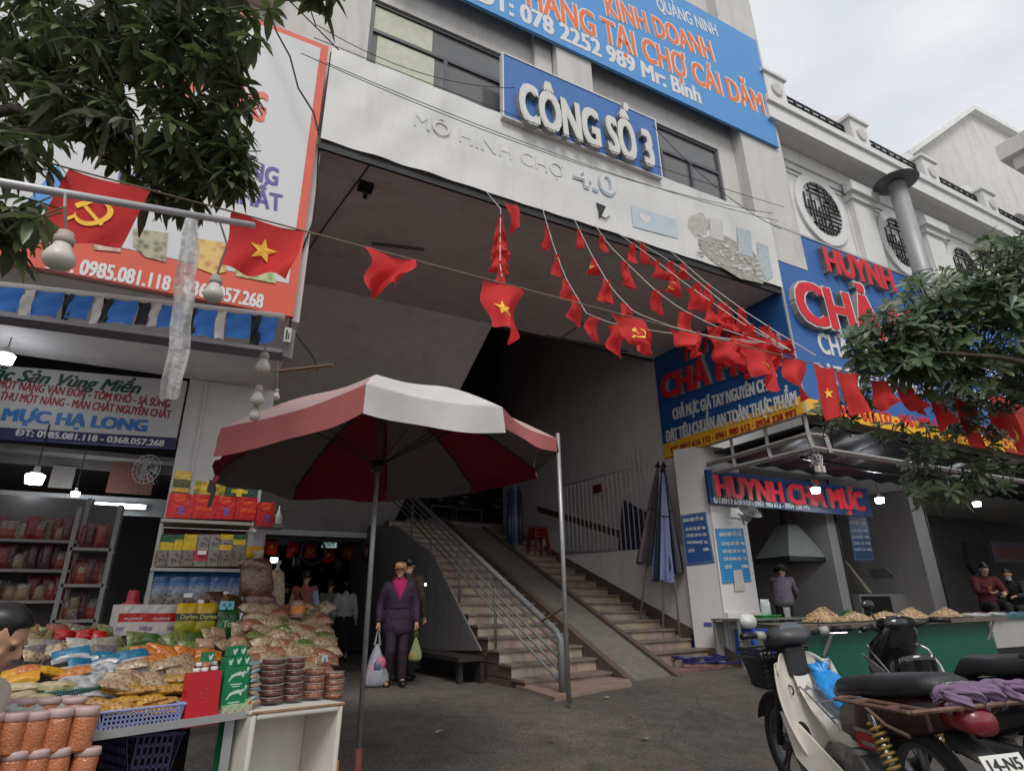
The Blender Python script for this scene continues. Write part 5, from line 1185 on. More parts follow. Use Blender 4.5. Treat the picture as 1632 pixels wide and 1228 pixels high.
p2 = SP(475, 970, .6); s = pxm(p2); j_ = thing('jar', 'clear jar with an orange label standing among the brown packets', 'jar', p2)
m = MB(); m.lathe([(.3, -1), (.8, -1), (.85, -.8), (.85, .6), (.7, .8), (.72, 1.0), (.02, 1.02)], Matrix.Translation(p2) @ Matrix.Scale(13 * s, 4), 14); m.build('body', foodmat('jar_brown', (.32, .16, .12), (.16, .07, .05), 60), j_, True)
m = MB(); m.lathe([(.87, -.5), (.87, .35)], Matrix.Translation(p2) @ Matrix.Scale(13 * s, 4), 14, False); m.build('sticker', cm(190, 130, 66), j_, True)
# --- stacks of round packs
def round_pack(label, group, p, r, h, mt, seed):
    rr = random.Random(seed); o = thing('round_pack', label, 'food pack', p, group)
    M = Matrix.Translation(p) @ Matrix.Rotation(rr.uniform(-.06, .06), 4, 'X') @ Matrix.Rotation(rr.uniform(0, 6), 4, 'Z')
    m = MB(); m.lathe([(.02, 0), (.86 * r, 0), (.97 * r, .18 * h), (r * rr.uniform(.97, 1.03), .5 * h), (.97 * r, .8 * h), (.02, .84 * h)], M, 18); m.build('tub', mt, o, True)
    m = MB(); m.lathe([(1.0 * r, .8 * h), (1.05 * r, .84 * h), (1.04 * r, .93 * h), (.9 * r, .97 * h), (.02, .98 * h)], M, 18); m.build('lid', clear('tub_lid_film', (.45, .38, .34), .55, .1), o, True)
for si, (u, vb, vt, n, r, mt, lb) in enumerate(((430, 1118, 1052, 7, 18.5, BROWNR, 'round tub of dark brown dried fruit in the leftmost stack on the foam box'), (465, 1114, 1050, 7, 15.5, BROWNR, 'round tub of red brown dried fruit in the second stack on the foam box'), (498, 1110, 1066, 4, 16.5, PEANUT, 'round tub of peanuts in the third stack on the foam box'), (530, 1112, 1072, 4, 16, PEANUT, 'round tub of peanuts in the rightmost stack on the foam box'))):
    p = SP(u, vb, .12 if si < 2 else .14); s = pxm(p); h = (vb - vt) * s / n * .98
    for k in range(n): round_pack(lb, 'round tubs, stack %s' % ('one', 'two', 'three', 'four')[si], p + UPV * (h * k) + E1 * random.uniform(-.003, .003), r * s, h, mt, si * 20 + k)
bags(3, 478, 1048, 540, 1070, .22, .3, 40, 22, 14, [PEANUT, BEIGE], None, 'clear bag of peanuts on top of the round tubs', lie=.7, seed=31, group='peanut bags on top of the tubs')
p = SP(518, 1048, .2); s = pxm(p); carton('price_tag', 'small white price tag on the peanut bags', 'tag', p, 11 * s, 10 * s, .003, E1, UPV, [cm(190, 200, 205), cm(110, 120, 130)], [[0, 0, 0], [0, 1, 0]])
# --- red box, bottles, green boxes with white cats
p = SP(324, 1112, .0); s = pxm(p); REDBOX = mat('red_gift_box', srgb(178, 18, 36), .35, .06, 6)
o = carton('gift_box', 'plain red gift box with a barcode sticker standing at the table edge', 'box', p, 52 * s, 78 * s, .05, E1, UPV + E2 * .08, [REDBOX])
fr_ = lambda x, y, z=.0015: frame(E1 * x * s + UPV * y * s - E2 * z, E1, UPV)
m = MB(); M = fr_(-16, -30); m.mat(0).box((-9 * s, -5 * s, 0), (9 * s, 5 * s, .0006), M); m.mat(1)
rr = random.Random(1)
for k in range(14): m.box(((-7.5 + k * 1.1) * s, -2.5 * s, .0007), ((-7.5 + k * 1.1 + rr.uniform(.25, .7)) * s, 4 * s, .001), M)
m.mat(0); M = fr_(5, -30); m.box((-2 * s, -2 * s, 0), (2 * s, 2 * s, .0006), M); M = fr_(12, -29); m.box((-3.5 * s, -3 * s, 0), (3.5 * s, 3 * s, .0006), M)
m.build('barcode_sticker', [WHT, BLACKP], o)
m = MB(); M = fr_(0, 8)
for k in range(16): a = rr.uniform(-7, 7); b = rr.uniform(-13, 13); m.box(((a - 2) * s, (b - .5) * s, 0), ((a + 2) * s, (b + .5) * s, .0006), M)
m.build('faint_print', mat('faint_red_print', srgb(196, 66, 66), .5), o)
for k, (u, v, t) in enumerate(((313, 1070, .06), (326, 1069, .06), (341, 1067, .06), (318, 1061, .12), (340, 1059, .12))):
    p = SP(u, v, t); s = pxm(p); b = thing('sauce_bottle', 'small red bottle with a white cap behind the red gift box', 'bottle', p, 'small red bottles behind the gift box')
    m = MB(); m.lathe([(.3, -4), (1, -4), (1, -.9), (.85, -.3), (.7, 0), (.02, 0)], Matrix.Translation(p) @ Matrix.Scale(6.2 * s, 4), 12); m.build('body', mat('red_bottle', (.28, .02, .03), .25, .1, 9), b, True)
    m = MB(); m.lathe([(.86, .02), (.9, .08), (.9, .75), (.8, .85), (.02, .85)], Matrix.Translation(p) @ Matrix.Scale(6.2 * s, 4), 12); m.build('cap', WHT, b, True)
GB = mat('green_box_print', srgb(18, 116, 70), .4, .08, 8); CATW = mat('white_print', srgb(186, 205, 196), .5)
def cat_shape(M, s, sc):                           # a leaping big cat in outline, flat print
    body = [(-18, -8), (-15, -4), (-12, 2), (-4, 5), (4, 7), (11, 6), (14, 8), (17, 7), (17, 3), (13, 1), (14, -3), (11, -4), (9, 0), (2, 0), (-6, -1), (-11, -4), (-14, -8), (-17, -10)]
    tail = [(14, 5), (18, 6), (20, 9), (19, 12), (21, 12), (22, 8), (20, 4), (15, 2)]
    m = MB()
    for pl in (body, tail):
        m.add([M @ Vector((x * sc * s, y * sc * s, .0015)) for x, y in pl], [tuple(range(len(pl)))])
    return m
for k, (u, v, w, h) in enumerate(((378, 1078, 42, 30), (374, 1107, 43, 32))):
    p = SP(u, v, .03); s = pxm(p); o = carton('tea_box', 'green box printed with a leaping white cat, the %s of two' % ('upper', 'lower')[k], 'box', p, w * s, h * s, .1, E1, UPV, [GB], None, 'green boxes with a white cat')
    cat_shape(frame(Vector((0, 0, 0)) + UPV * 2 * s, E1, UPV), s, .8).build('cat_print', CATW, o, fix=False)
    m = MB(); M = frame(Vector((0, 0, 0)), E1, UPV); m.box((-10 * s, -11 * s, .0005), (9 * s, -9.5 * s, .0012), M); m.box((-7 * s, -14 * s, .0005), (6 * s, -12.6 * s, .0012), M); m.lathe([(2.2 * s, .0004), (2.2 * s, .0014)], M @ Matrix.Translation((17 * s, 11 * s, 0)), 12); m.build('printed_lines', CATW, o)
for k, (u, v) in enumerate(((368, 1054), (381, 1052), (394, 1051), (375, 1037), (388, 1036), (336, 1046))):
    p = SP(u, v, .06); s = pxm(p); o = carton('tea_box', 'small green box with a white emblem stacked above the cat boxes', 'box', p, 12.5 * s, 14 * s, .06, E1, UPV, [GB], None, 'small green boxes')
    m = MB(); M = frame(Vector((0, 0, 0)), E1, UPV); m.add([M @ Vector((x * s, y * s, .0015)) for x, y in ((-4, 4), (-1, 1), (3, 5), (4, 2), (2, -2), (1, -5), (-2, -4), (-3, 0))], [tuple(range(8))]); m.build('emblem', CATW, o, fix=False)
for k, (u, v, w) in enumerate(((360, 1136, 15), (374, 1134, 15), (387, 1132, 13), (397, 1131, 10), (398, 1119, 10))):
    p = SP(u, v - (0 if k < 4 else 0), .01); s = pxm(p); o = carton('tea_box', 'pale green box with red dots at the foot of the cat boxes', 'box', p, (w - .8) * s, (21 if k < 3 else 10.5) * s, .08, E1, UPV, [cm(176, 190, 160)], None, 'pale green boxes at the foot of the stack')
    m = MB(); M = frame(Vector((0, 0, 0)), E1, UPV); m.lathe([(2.6 * s, .0004), (2.6 * s, .0012)], M, 10); m.build('red_dot', cm(190, 80, 70), o)
bags(6, 397, 1052, 412, 1122, .04, .06, 20, 13, 9, [cm(120, 132, 136, .2), cm(150, 130, 116, .2)], None, 'thin grey pack in the column between the green boxes and the round tubs', lie=.9, seed=33, group='thin grey packs beside the green boxes', jit=.1)
# --- foam box lying open towards the street
fb0, fb1 = SP(399, 1131, -.06), SP(545, 1116, -.06); ex = (fb1 - fb0).normalized(); Wf = (fb1 - fb0).length; Hf = .43; Df = .30; ez = Vector((-ex.y, ex.x, 0)); t_ = .026
fbx = thing('foam_box', 'worn white polystyrene box lying on its side under the round tubs', 'foam box', fb0 - UPV * Hf)
FOAM = mat('dirty_foam', (.60, .575, .52), .85, .07, 5, .25, 160, dirt=.45, dcol=(.40, .34, .26))
zb_ = fb0.z - .02; M = frame(Vector((fb0.x, fb0.y, zb_ - Hf)), ex, UPV)
m = MB(); m.box((0, 0, -Df), (t_, Hf, 0), M); m.box((Wf - t_, 0, -Df), (Wf, Hf, 0), M); m.box((t_, Hf - t_, -Df), (Wf - t_, Hf, 0), M); m.box((t_, 0, -Df), (Wf - t_, t_, 0), M); m.box((t_, t_, -Df), (Wf - t_, Hf - t_, -Df + .02), M)
fo2 = m.build('shell', FOAM, fbx, bevel=.009)
m = MB(); m.box((-.008, Hf + .001, -Df - .25), (Wf + .006, Hf + .012, -.004), M); m.build('foam_lid', FOAM, fbx); m = MB(); m.box((-.004, Hf + .002, -.0035), (Wf + .004, Hf + .011, .004), M); m.build('brown_tape', mat('brown_tape', (.33, .19, .09), .45, .25, 12), fbx)
m = MB(); m.box((Wf + .001, .02, -.06), (Wf + .004, Hf * .42, .002), M); m.build('orange_tape', mat('orange_tape', (.55, .22, .03), .35, .1, 8), fbx)
m = MB(); m.box((-.01, -.5, -Df - .2), (Wf + .02, -.005, -.02), M); q = m.build('crate', mat('grey_tub', (.16, .16, .18), .6, .1, 4), loc=fb0 - UPV * .6); tag(q, 'grey plastic tub under the foam box', 'tub')
# --- jars of orange floss at the front corner
def jar(label, p, r, h, seed, tilt=0.0):
    o = thing('food_jar', label, 'jar', p, 'jars of orange floss'); M = Matrix.Translation(p) @ Matrix.Rotation(tilt, 4, E2)
    m = MB(); m.lathe([(.02, 0), (.9 * r, 0), (r, .06 * h), (r, .72 * h), (.93 * r, .80 * h), (.02, .8 * h)], M, 22); m.build('contents', FLOSS, o, True)
    m = MB(); m.lathe([(.97 * r, .80 * h), (1.04 * r, .81 * h), (1.04 * r, .95 * h), (.96 * r, 1.0 * h), (.02, 1.0 * h)], M, 22); m.build('lid', mat('pinkish_lid', srgb(186, 160, 156), .4, .08, 8), o, True)
    m = MB(); m.lathe([(1.008 * r, .06 * h), (1.012 * r, .4 * h), (1.008 * r, .8 * h)], M, 22, False); m.build('clear_wall', clear('jar_plastic', (.75, .5, .35), .12, .05), o, True)
for row, (vb, hh) in enumerate(((1262, 60), (1202, 62))):
    for k, u in enumerate((-32, 8, 44, 81, 122)):
        v = vb - (u - 8) * .055; p = SP(u, v, -.09); s = pxm(p); lb = ('jar of orange floss in the lower row at the bottom left corner', 'jar of orange floss in the upper row at the bottom left corner')[row]
        jar(lb, p + E2 * random.uniform(-.008, .008), 18.5 * s, hh * s * random.uniform(.95, 1.02), k + row * 9, random.uniform(-.035, .035) + (0.0 if k < 4 else .06))
for k, u in enumerate((-14, 28, 66, 108)):
    p = SP(u, 1160 - u * .03, .02); s = pxm(p); jar('jar of orange floss in the back row behind the front jars', p, 18 * s, 42 * s, 40 + k)
p = SP(45, 1262, -.09); m = MB(); Mj = frame(p - UPV * .30, E1, UPV); m.box((-.4, 0, -.2), (.24, .285, .09), Mj); q = m.build('crate', VIOLET, loc=p); tag(q, 'violet crate carrying the jars of orange floss', 'crate')
# --- things under the table
c0 = SP(207, 1232, .12); basket('crate', 'violet lattice crate under the lilac basket in the dark below the table', c0 - UPV * .06, SP(266, 1226, .12) - UPV * .06, .20, .3, VIOLET, 6, 5)
m = MB(); q = [SP(u, v, .1) for u, v in ((352, 1150), (368, 1150), (352, 1190), (350, 1235), (338, 1235), (344, 1190))]; m.prism(q, E2 * .004); q = m.build('sheet', mat('green_sheet', srgb(14, 110, 64), .4), loc=q[0]); tag(q, 'bent green plastic sheet leaning under the table', 'sheet')
m = MB(); m.prism([SP(u, v, .14) for u, v in ((378, 1172), (392, 1160), (366, 1235), (348, 1235))], E2 * .02); q = m.build('board', mat('grey_slat', (.22, .21, .2), .6), loc=SP(378, 1172, .14)); tag(q, 'pale slat leaning beside the green sheet under the table', 'slat')
m = MB(); m.hexa([tq(-1.6, .45, -.05), tq(.6, .45, -.05), tq(.6, .48, -.05), tq(-1.6, .48, -.05)], [tq(-1.6, .45, .715), tq(.6, .45, .715), tq(.6, .48, .715), tq(-1.6, .48, .715)]); m.build('shade_panel', mat('under_table_shade', (.012, .011, .012), .9), tb)  # added black panel stands in for the shade under the table

# ------------------------------------------------------------------ metal rack against the pier
RY = 5.55
PR = lambda u, v: Py(u, v, RY)
rk = thing('shelf_rack', 'metal shelf rack full of gift boxes in front of the white pier', 'rack', Vector((PR(320, 827).x, RY, .2)))
SHG = mat('shelf_metal', (.30, .29, .28), .5, .1, 8, metal=.3)
shelves = []
for (ua, ub, v) in ((256, 404, 829), (240, 392, 905), (226, 388, 968)):
    a, b = PR(ua, v), PR(ub, v); z = (a.z + b.z) / 2; m = MB(); m.box((a.x, RY, z - .025), (b.x, RY + .35, z)); m.build('shelf', SHG, rk); shelves.append((a.x, b.x, z))
xa_, xb_ = shelves[0][0], shelves[0][1]
for x in (xa_ + .01, xb_ - .01):
    for y in (RY + .36, RY + .02): 
        m = MB(); m.box((x - .012, y - .006, .15), (x + .012, y + .006, shelves[0][2] - .03)); m.build('upright', SHG, rk)
m = MB(); m.box((xa_, RY + .365, .6), (xb_, RY + .37, shelves[0][2] - .03)); m.build('back_sheet', mat('dark_red_sheet', (.07, .008, .012), .7), rk)
def rbox(name, label, u0, v0, u1, v1, y, d, mats, pat=None, group=None, cat='box'):
    vm = (v0 + v1) / 2; a, b = Py(u0, vm, y), Py(u1, vm, y); a2 = Py((u0 + u1) / 2, v1, y); b2 = Py((u0 + u1) / 2, v0, y)
    c = Vector(((a.x + b.x) / 2, y, (a2.z + b2.z) / 2)); return carton(name, label, cat, c, b.x - a.x - .003, b2.z - a2.z, d, (1, 0, 0), (0, 0, 1), mats, pat, group)
GR_, GO_, GV_ = cm(172, 28, 34), cm(190, 84, 34), cm(110, 90, 150)
for k, (u0, u1, v0, v1, kind) in enumerate(((266, 303, 786, 825, 0), (303, 339, 788, 826, 1), (339, 375, 790, 827, 0), (375, 409, 792, 828, 1), (409, 437, 800, 838, 0))):
    pat = [[0, 1, 1, 0], [0, 1, 1, 0], [0, 0, 0, 0], [0, 0, 2, 0], [0, 0, 2, 0], [0, 0, 0, 0]] if kind == 0 else [[0, 0, 0, 0], [0, 1, 1, 0], [0, 0, 0, 0], [0, 1, 1, 1], [0, 0, 0, 0], [0, 0, 0, 0]]
    o = rbox('gift_box', 'red gift box with orange print on the top shelf of the rack', u0, v0, u1, v1, RY + .01 - (.06 if k == 4 else 0), .2, [GR_, GO_, GV_], pat, 'red gift boxes on the rack')
rbox('gift_box', 'yellow fruit picture box lying on the red gift boxes', 309, 767, 360, 788, RY + .03, .2, [cm(166, 140, 44), cm(110, 110, 40), cm(190, 170, 90)], [[1, 0, 2, 0, 1], [0, 2, 0, 1, 0], [1, 0, 0, 0, 1]])
rbox('gift_box', 'dark green box with a yellow star burst lying on the red gift boxes', 360, 770, 412, 791, RY + .03, .2, [cm(24, 62, 44), cm(190, 168, 40), cm(44, 80, 70)], [[0, 0, 0, 0, 0, 2], [0, 0, 1, 0, 2, 0], [0, 1, 1, 1, 0, 0], [0, 0, 1, 0, 0, 0]])
rbox('gift_box', 'beige and olive box stacked at the left end of the rack top', 276, 750, 304, 784, RY + .1, .2, [cm(170, 144, 90), cm(60, 64, 30)], [[0], [0], [1], [1], [0]])
p = PR(442, 836); b = thing('spray_bottle', 'small white bottle with a nozzle at the right end of the rack', 'bottle', p); s = pxm(p)
m = MB(); m.lathe([(.02, 0), (6, 0), (6.5, 3), (6.5, 14), (4, 18), (2, 20), (2, 23), (.9, 24), (.8, 30), (.02, 30)], Matrix.Translation(p) @ Matrix.Scale(s, 4), 14); m.build('body', WHT, b, True)
m = MB(); m.box((PR(410, 840).x, RY - .02, p.z - .02), (PR(452, 838).x, RY + .2, p.z - .001)); m.build('side_shelf', SHG, rk)
YEL2, DG2, DK2, PK2, GY2 = cm(184, 160, 58), cm(26, 74, 54), cm(52, 42, 44), cm(172, 70, 80), cm(120, 112, 106)
_K = [YEL2, DG2, PRN1, PK2, PRN2]
up = [(250, 278, [[1], [1], [0], [0]]), (278, 292, [[1], [0], [0]]), (292, 314, [[0], [0]]), (314, 334, [[4]]), (334, 350, [[4]]), (350, 371, [[0], [4], [0]]), (371, 392, [[1], [0], [2]])]
for k, (u0, u1, pt) in enumerate(up): rbox('snack_box', 'yellow and green snack box in the upper row of the middle shelf', u0, 851, u1, 876, RY + .03, .15, _K, pt, 'snack boxes, upper row of the middle shelf')
lo_ = [(246, 266, [[2]]), (266, 288, [[4]]), (288, 308, [[2]]), (308, 330, [[3], [3], [4]]), (330, 348, [[4]]), (348, 370, [[2]]), (370, 392, [[2]])]
for k, (u0, u1, pt) in enumerate(lo_): rbox('snack_box', 'dark printed snack box in the lower row of the middle shelf', u0, 876, u1, 902, RY + .01, .15, _K, pt, 'snack boxes, lower row of the middle shelf')
for k, (u, v) in enumerate(((322, 880), (300, 948), (322, 958), (358, 945))):
    p = Py(u, v, RY - .012); carton('price_tag', 'tiny white price tag clipped to the rack goods', 'tag', p, 12 * pxm(p), 6 * pxm(p), .003, (1, 0, 0), (0, 0, 1), [WHT, BLACKP], [[0, 0, 0], [0, 1, 0]] if False else None, 'white price tags on the rack')
for k, u in enumerate((252, 284, 316, 350, 376)):
    p = Py(u, 938, RY + .04); s = pxm(p); o = pouch('snack_pouch', 'blue pouch with a dark fish print on the bottom shelf of the rack', 'snack pouch', p, 33 * s, 54 * s, 10 * s, (1, 0, 0), (0, .1, 1), [cm(44, 72, 112), cm(70, 96, 132), PRN2, PRN3], [(.36, 2), (.55, 3), (.66, 1), (1, 0)], 'blue pouches on the rack', 80 + k)
bags(3, 338, 950, 386, 966, 1.0, 1.1, 38, 22, 10, [cm(96, 70, 56, .25), TANB], None, 'brown packet leaning on the blue pouches', lie=.3, seed=41, group='brown packets on the blue pouches')

# ------------------------------------------------------------------ inside the left shop
sh = thing('shop_interior', 'dark inside of the left food shop behind the stall', 'shop', (-2, 9, .2))
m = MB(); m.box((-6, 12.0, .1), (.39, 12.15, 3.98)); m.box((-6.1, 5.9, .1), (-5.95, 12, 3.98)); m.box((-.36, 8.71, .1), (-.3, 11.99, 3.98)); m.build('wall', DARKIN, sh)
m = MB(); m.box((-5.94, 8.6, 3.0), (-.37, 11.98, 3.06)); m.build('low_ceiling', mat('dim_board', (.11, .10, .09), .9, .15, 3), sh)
q0, q1 = Py(-80, 790, 8.9), Py(238, 822, 8.9)
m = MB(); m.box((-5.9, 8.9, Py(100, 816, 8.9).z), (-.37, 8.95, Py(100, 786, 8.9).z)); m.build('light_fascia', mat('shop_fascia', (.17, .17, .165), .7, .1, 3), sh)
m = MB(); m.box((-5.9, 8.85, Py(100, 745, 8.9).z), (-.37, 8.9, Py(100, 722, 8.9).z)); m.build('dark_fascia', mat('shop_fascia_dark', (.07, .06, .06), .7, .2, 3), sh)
for nm, u0, v0, u1, v1, mt in (('pale sheet of printed paper', 76, 744, 122, 776, (96, 92, 88)), ('red lettered poster', 168, 740, 250, 784, (92, 62, 56))):
    a, b = Py(u0, v1, 8.8), Py(u1, v0, 8.8); m = MB(); m.box((a.x, 8.8, a.z), (b.x, 8.81, b.z)); o = m.build('poster', cm(*mt, .7), loc=a); tag(o, nm + ' on the dark fascia of the left shop', 'poster')
LEDW = emat('led_white', (.85, .92, 1.0), 14.0); LEDT = emat('led_tube', (.75, .88, 1.0), 9.0)
def lamp(p, energy, r=.05, col=(.9, .95, 1)):
    l = bpy.data.lights.new('lamp_light', 'POINT'); l.energy = energy; l.shadow_soft_size = r; l.color = col
    o = bpy.data.objects.new('lamp_light', l); COL.objects.link(o); o.location = p; return o
def lantern(label, p, w, group, energy=14):
    o = thing('lamp', label, 'lamp', p, group)
    m = MB(); m.lathe([(.55 * w, -.5 * w), (.72 * w, -.48 * w), (.85 * w, .35 * w), (.8 * w, .42 * w), (.02, .42 * w)], Matrix.Translation(p), 14); m.build('glowing_shade', LEDW, o, True)
    m = MB(); m.lathe([(.6 * w, .43 * w), (.6 * w, .6 * w), (.3 * w, .8 * w), (.25 * w, 1.3 * w), (.02, 1.3 * w)], Matrix.Translation(p), 12); m.build('holder', BULBW, o, True)
    m = MB(); m.tube([p + UPV * 1.3 * w, p + UPV * (1.3 * w + .5)], .006, 4); m.build('cord', WIRE, o)
    if energy: lamp(p - UPV * (w * .9), energy).parent = None
lantern('square white LED lamp lit in the left shop below the shop sign', Py(55, 763, 8.3), .11, 'lit lamps in the left shop', 4)
lantern('small round lit bulb beside the tube light in the left shop', Py(120, 787, 8.5), .055, 'lit lamps in the left shop', 2)
lantern('bright lit lamp at the left picture edge above the shop sign', Py(8, 571, 7.6), .10, 'lit lamps in the left shop', 0)
a, b = Py(80, 799, 8.8), Py(229, 804, 8.8); m = MB(); m.tube([a, Vector((b.x, b.y, a.z))], .022, 8); tl = thing('tube_light', 'long thin lit tube light across the left shop', 'lamp', a); m.build('tube', LEDT, tl, True)
m = MB(); m.box((a.x - .03, 8.83, a.z - .03), (b.x + .03, 8.86, a.z + .03)); m.build('batten', WHT, tl); lamp(Vector(((a.x + b.x) / 2, 8.5, a.z - .2)), 5, .2)
# shelves with rows of dim packets
for nm, u0, u1, vs_, y, lb in (('shelf_rack', -60, 128, (858, 906, 956), 7.9, 'pale shelf rack of dim packets at the left edge of the shop'), ('shelf_rack', 112, 178, (872, 930, 986), 7.6, 'narrow rack of red packets beside the dark doorway of the left shop')):
    r = thing(nm, lb, 'rack', Py(u0, 980, y)); x0, x1 = Py(u0, vs_[0], y).x, Py(u1, vs_[0], y).x
    zs = []
    for v in vs_: z = Py((u0 + u1) / 2, v, y).z; zs.append(z); m = MB(); m.box((x0, y, z - .03), (x1, y + .4, z)); m.build('shelf', mat('pale_shelf', (.15, .145, .14), .6), r)
    for x in (x0, x1): m = MB(); m.box((x - .02, y, .2), (x + .02, y + .03, zs[0] + (.45 if x == x1 else .4))); m.build('upright', mat('pale_shelf', (.15, .145, .14), .6), r)
    m = MB(); m.box((x0, y + .41, .2), (x1, y + .43, zs[0] + .5)); m.build('back_sheet', DARKIN, r)
    rr = random.Random(int(u1)); n = 14 if u0 < 0 else 6
    cols2 = [cm(96, 34, 40), cm(120, 60, 50), cm(70, 40, 48), cm(128, 110, 92), cm(84, 70, 50)]
    protos = [pouch('food_packet', '%s packet standing on the %s' % (('dark red', 'brown', 'plum', 'pale', 'olive')[q], 'pale shelf rack' if u0 < 0 else 'narrow rack of the left shop'), 'food packet', Vector((x0 + .1, y + .1, zs[0] + .1)), (.115, .10, .085, .12, .10)[q], (.24, .19, .27, .16, .22)[q], .05, (1, 0, 0), (0, 0, 1), [cols2[q], PRN1], [(.55, 0), (1, 1)] if q in (1, 3) else None if q != 4 else [(.4, 1), (1, 0)], '%s packets on the %s' % (('dark red', 'brown', 'plum', 'pale', 'olive')[q], 'pale rack' if u0 < 0 else 'narrow rack'), q) for q in range(5)]
    hq = (.24, .19, .27, .16, .22); first = [True] * 5
    for z in zs:
        for k in range(n):
            q = rr.choice((0, 0, 1, 2, 3, 4)); c = Vector((x0 + .09 + (x1 - x0 - .18) * k / (n - 1), y + .1 + rr.uniform(0, .1), z + hq[q] / 2 + .004))
            if first[q]: protos[q].location = c; first[q] = False
            else: o = protos[q].copy(); COL.objects.link(o); o.location = c
    for q in range(5):
        if first[q]: bpy.data.objects.remove(protos[q])
# wall fan inside, dim
p = Py(236, 748, 8.0); fa = thing('wall_fan', 'dark wall fan on the left shop doorway beside the pier', 'fan', p)
M = frame(p, (.8, -.5, 0), (0, 0, 1))
m = MB()
for r in (.06, .12, .17): m.tube([M @ Vector((r * math.cos(a), r * math.sin(a), .03)) for a in [6.2832 * k / 20 for k in range(21)]], .004, 4, False)
for k in range(16): a = 6.2832 * k / 16; m.tube([M @ Vector((0, 0, .05)), M @ Vector((.17 * math.cos(a), .17 * math.sin(a), .03))], .003, 3)
m.build('cage', STEEL, fa); m = MB(); m.ball(M @ Vector((0, 0, -.04)), .05); m.tube([M @ Vector((0, 0, -.05)), M @ Vector((.05, -.15, -.12))], .02, 6); m.build('motor', BLACKP, fa, True)
m = MB()
for k in range(3): a = k * 2.09; m.add([M @ Vector((.02 * math.cos(a), .02 * math.sin(a), .02)), M @ Vector((.14 * math.cos(a - .4), .14 * math.sin(a - .4), .01)), M @ Vector((.15 * math.cos(a + .3), .15 * math.sin(a + .3), .03))], [(0, 1, 2)])
m.build('blade', mat('fan_blade', (.2, .22, .24), .4), fa)
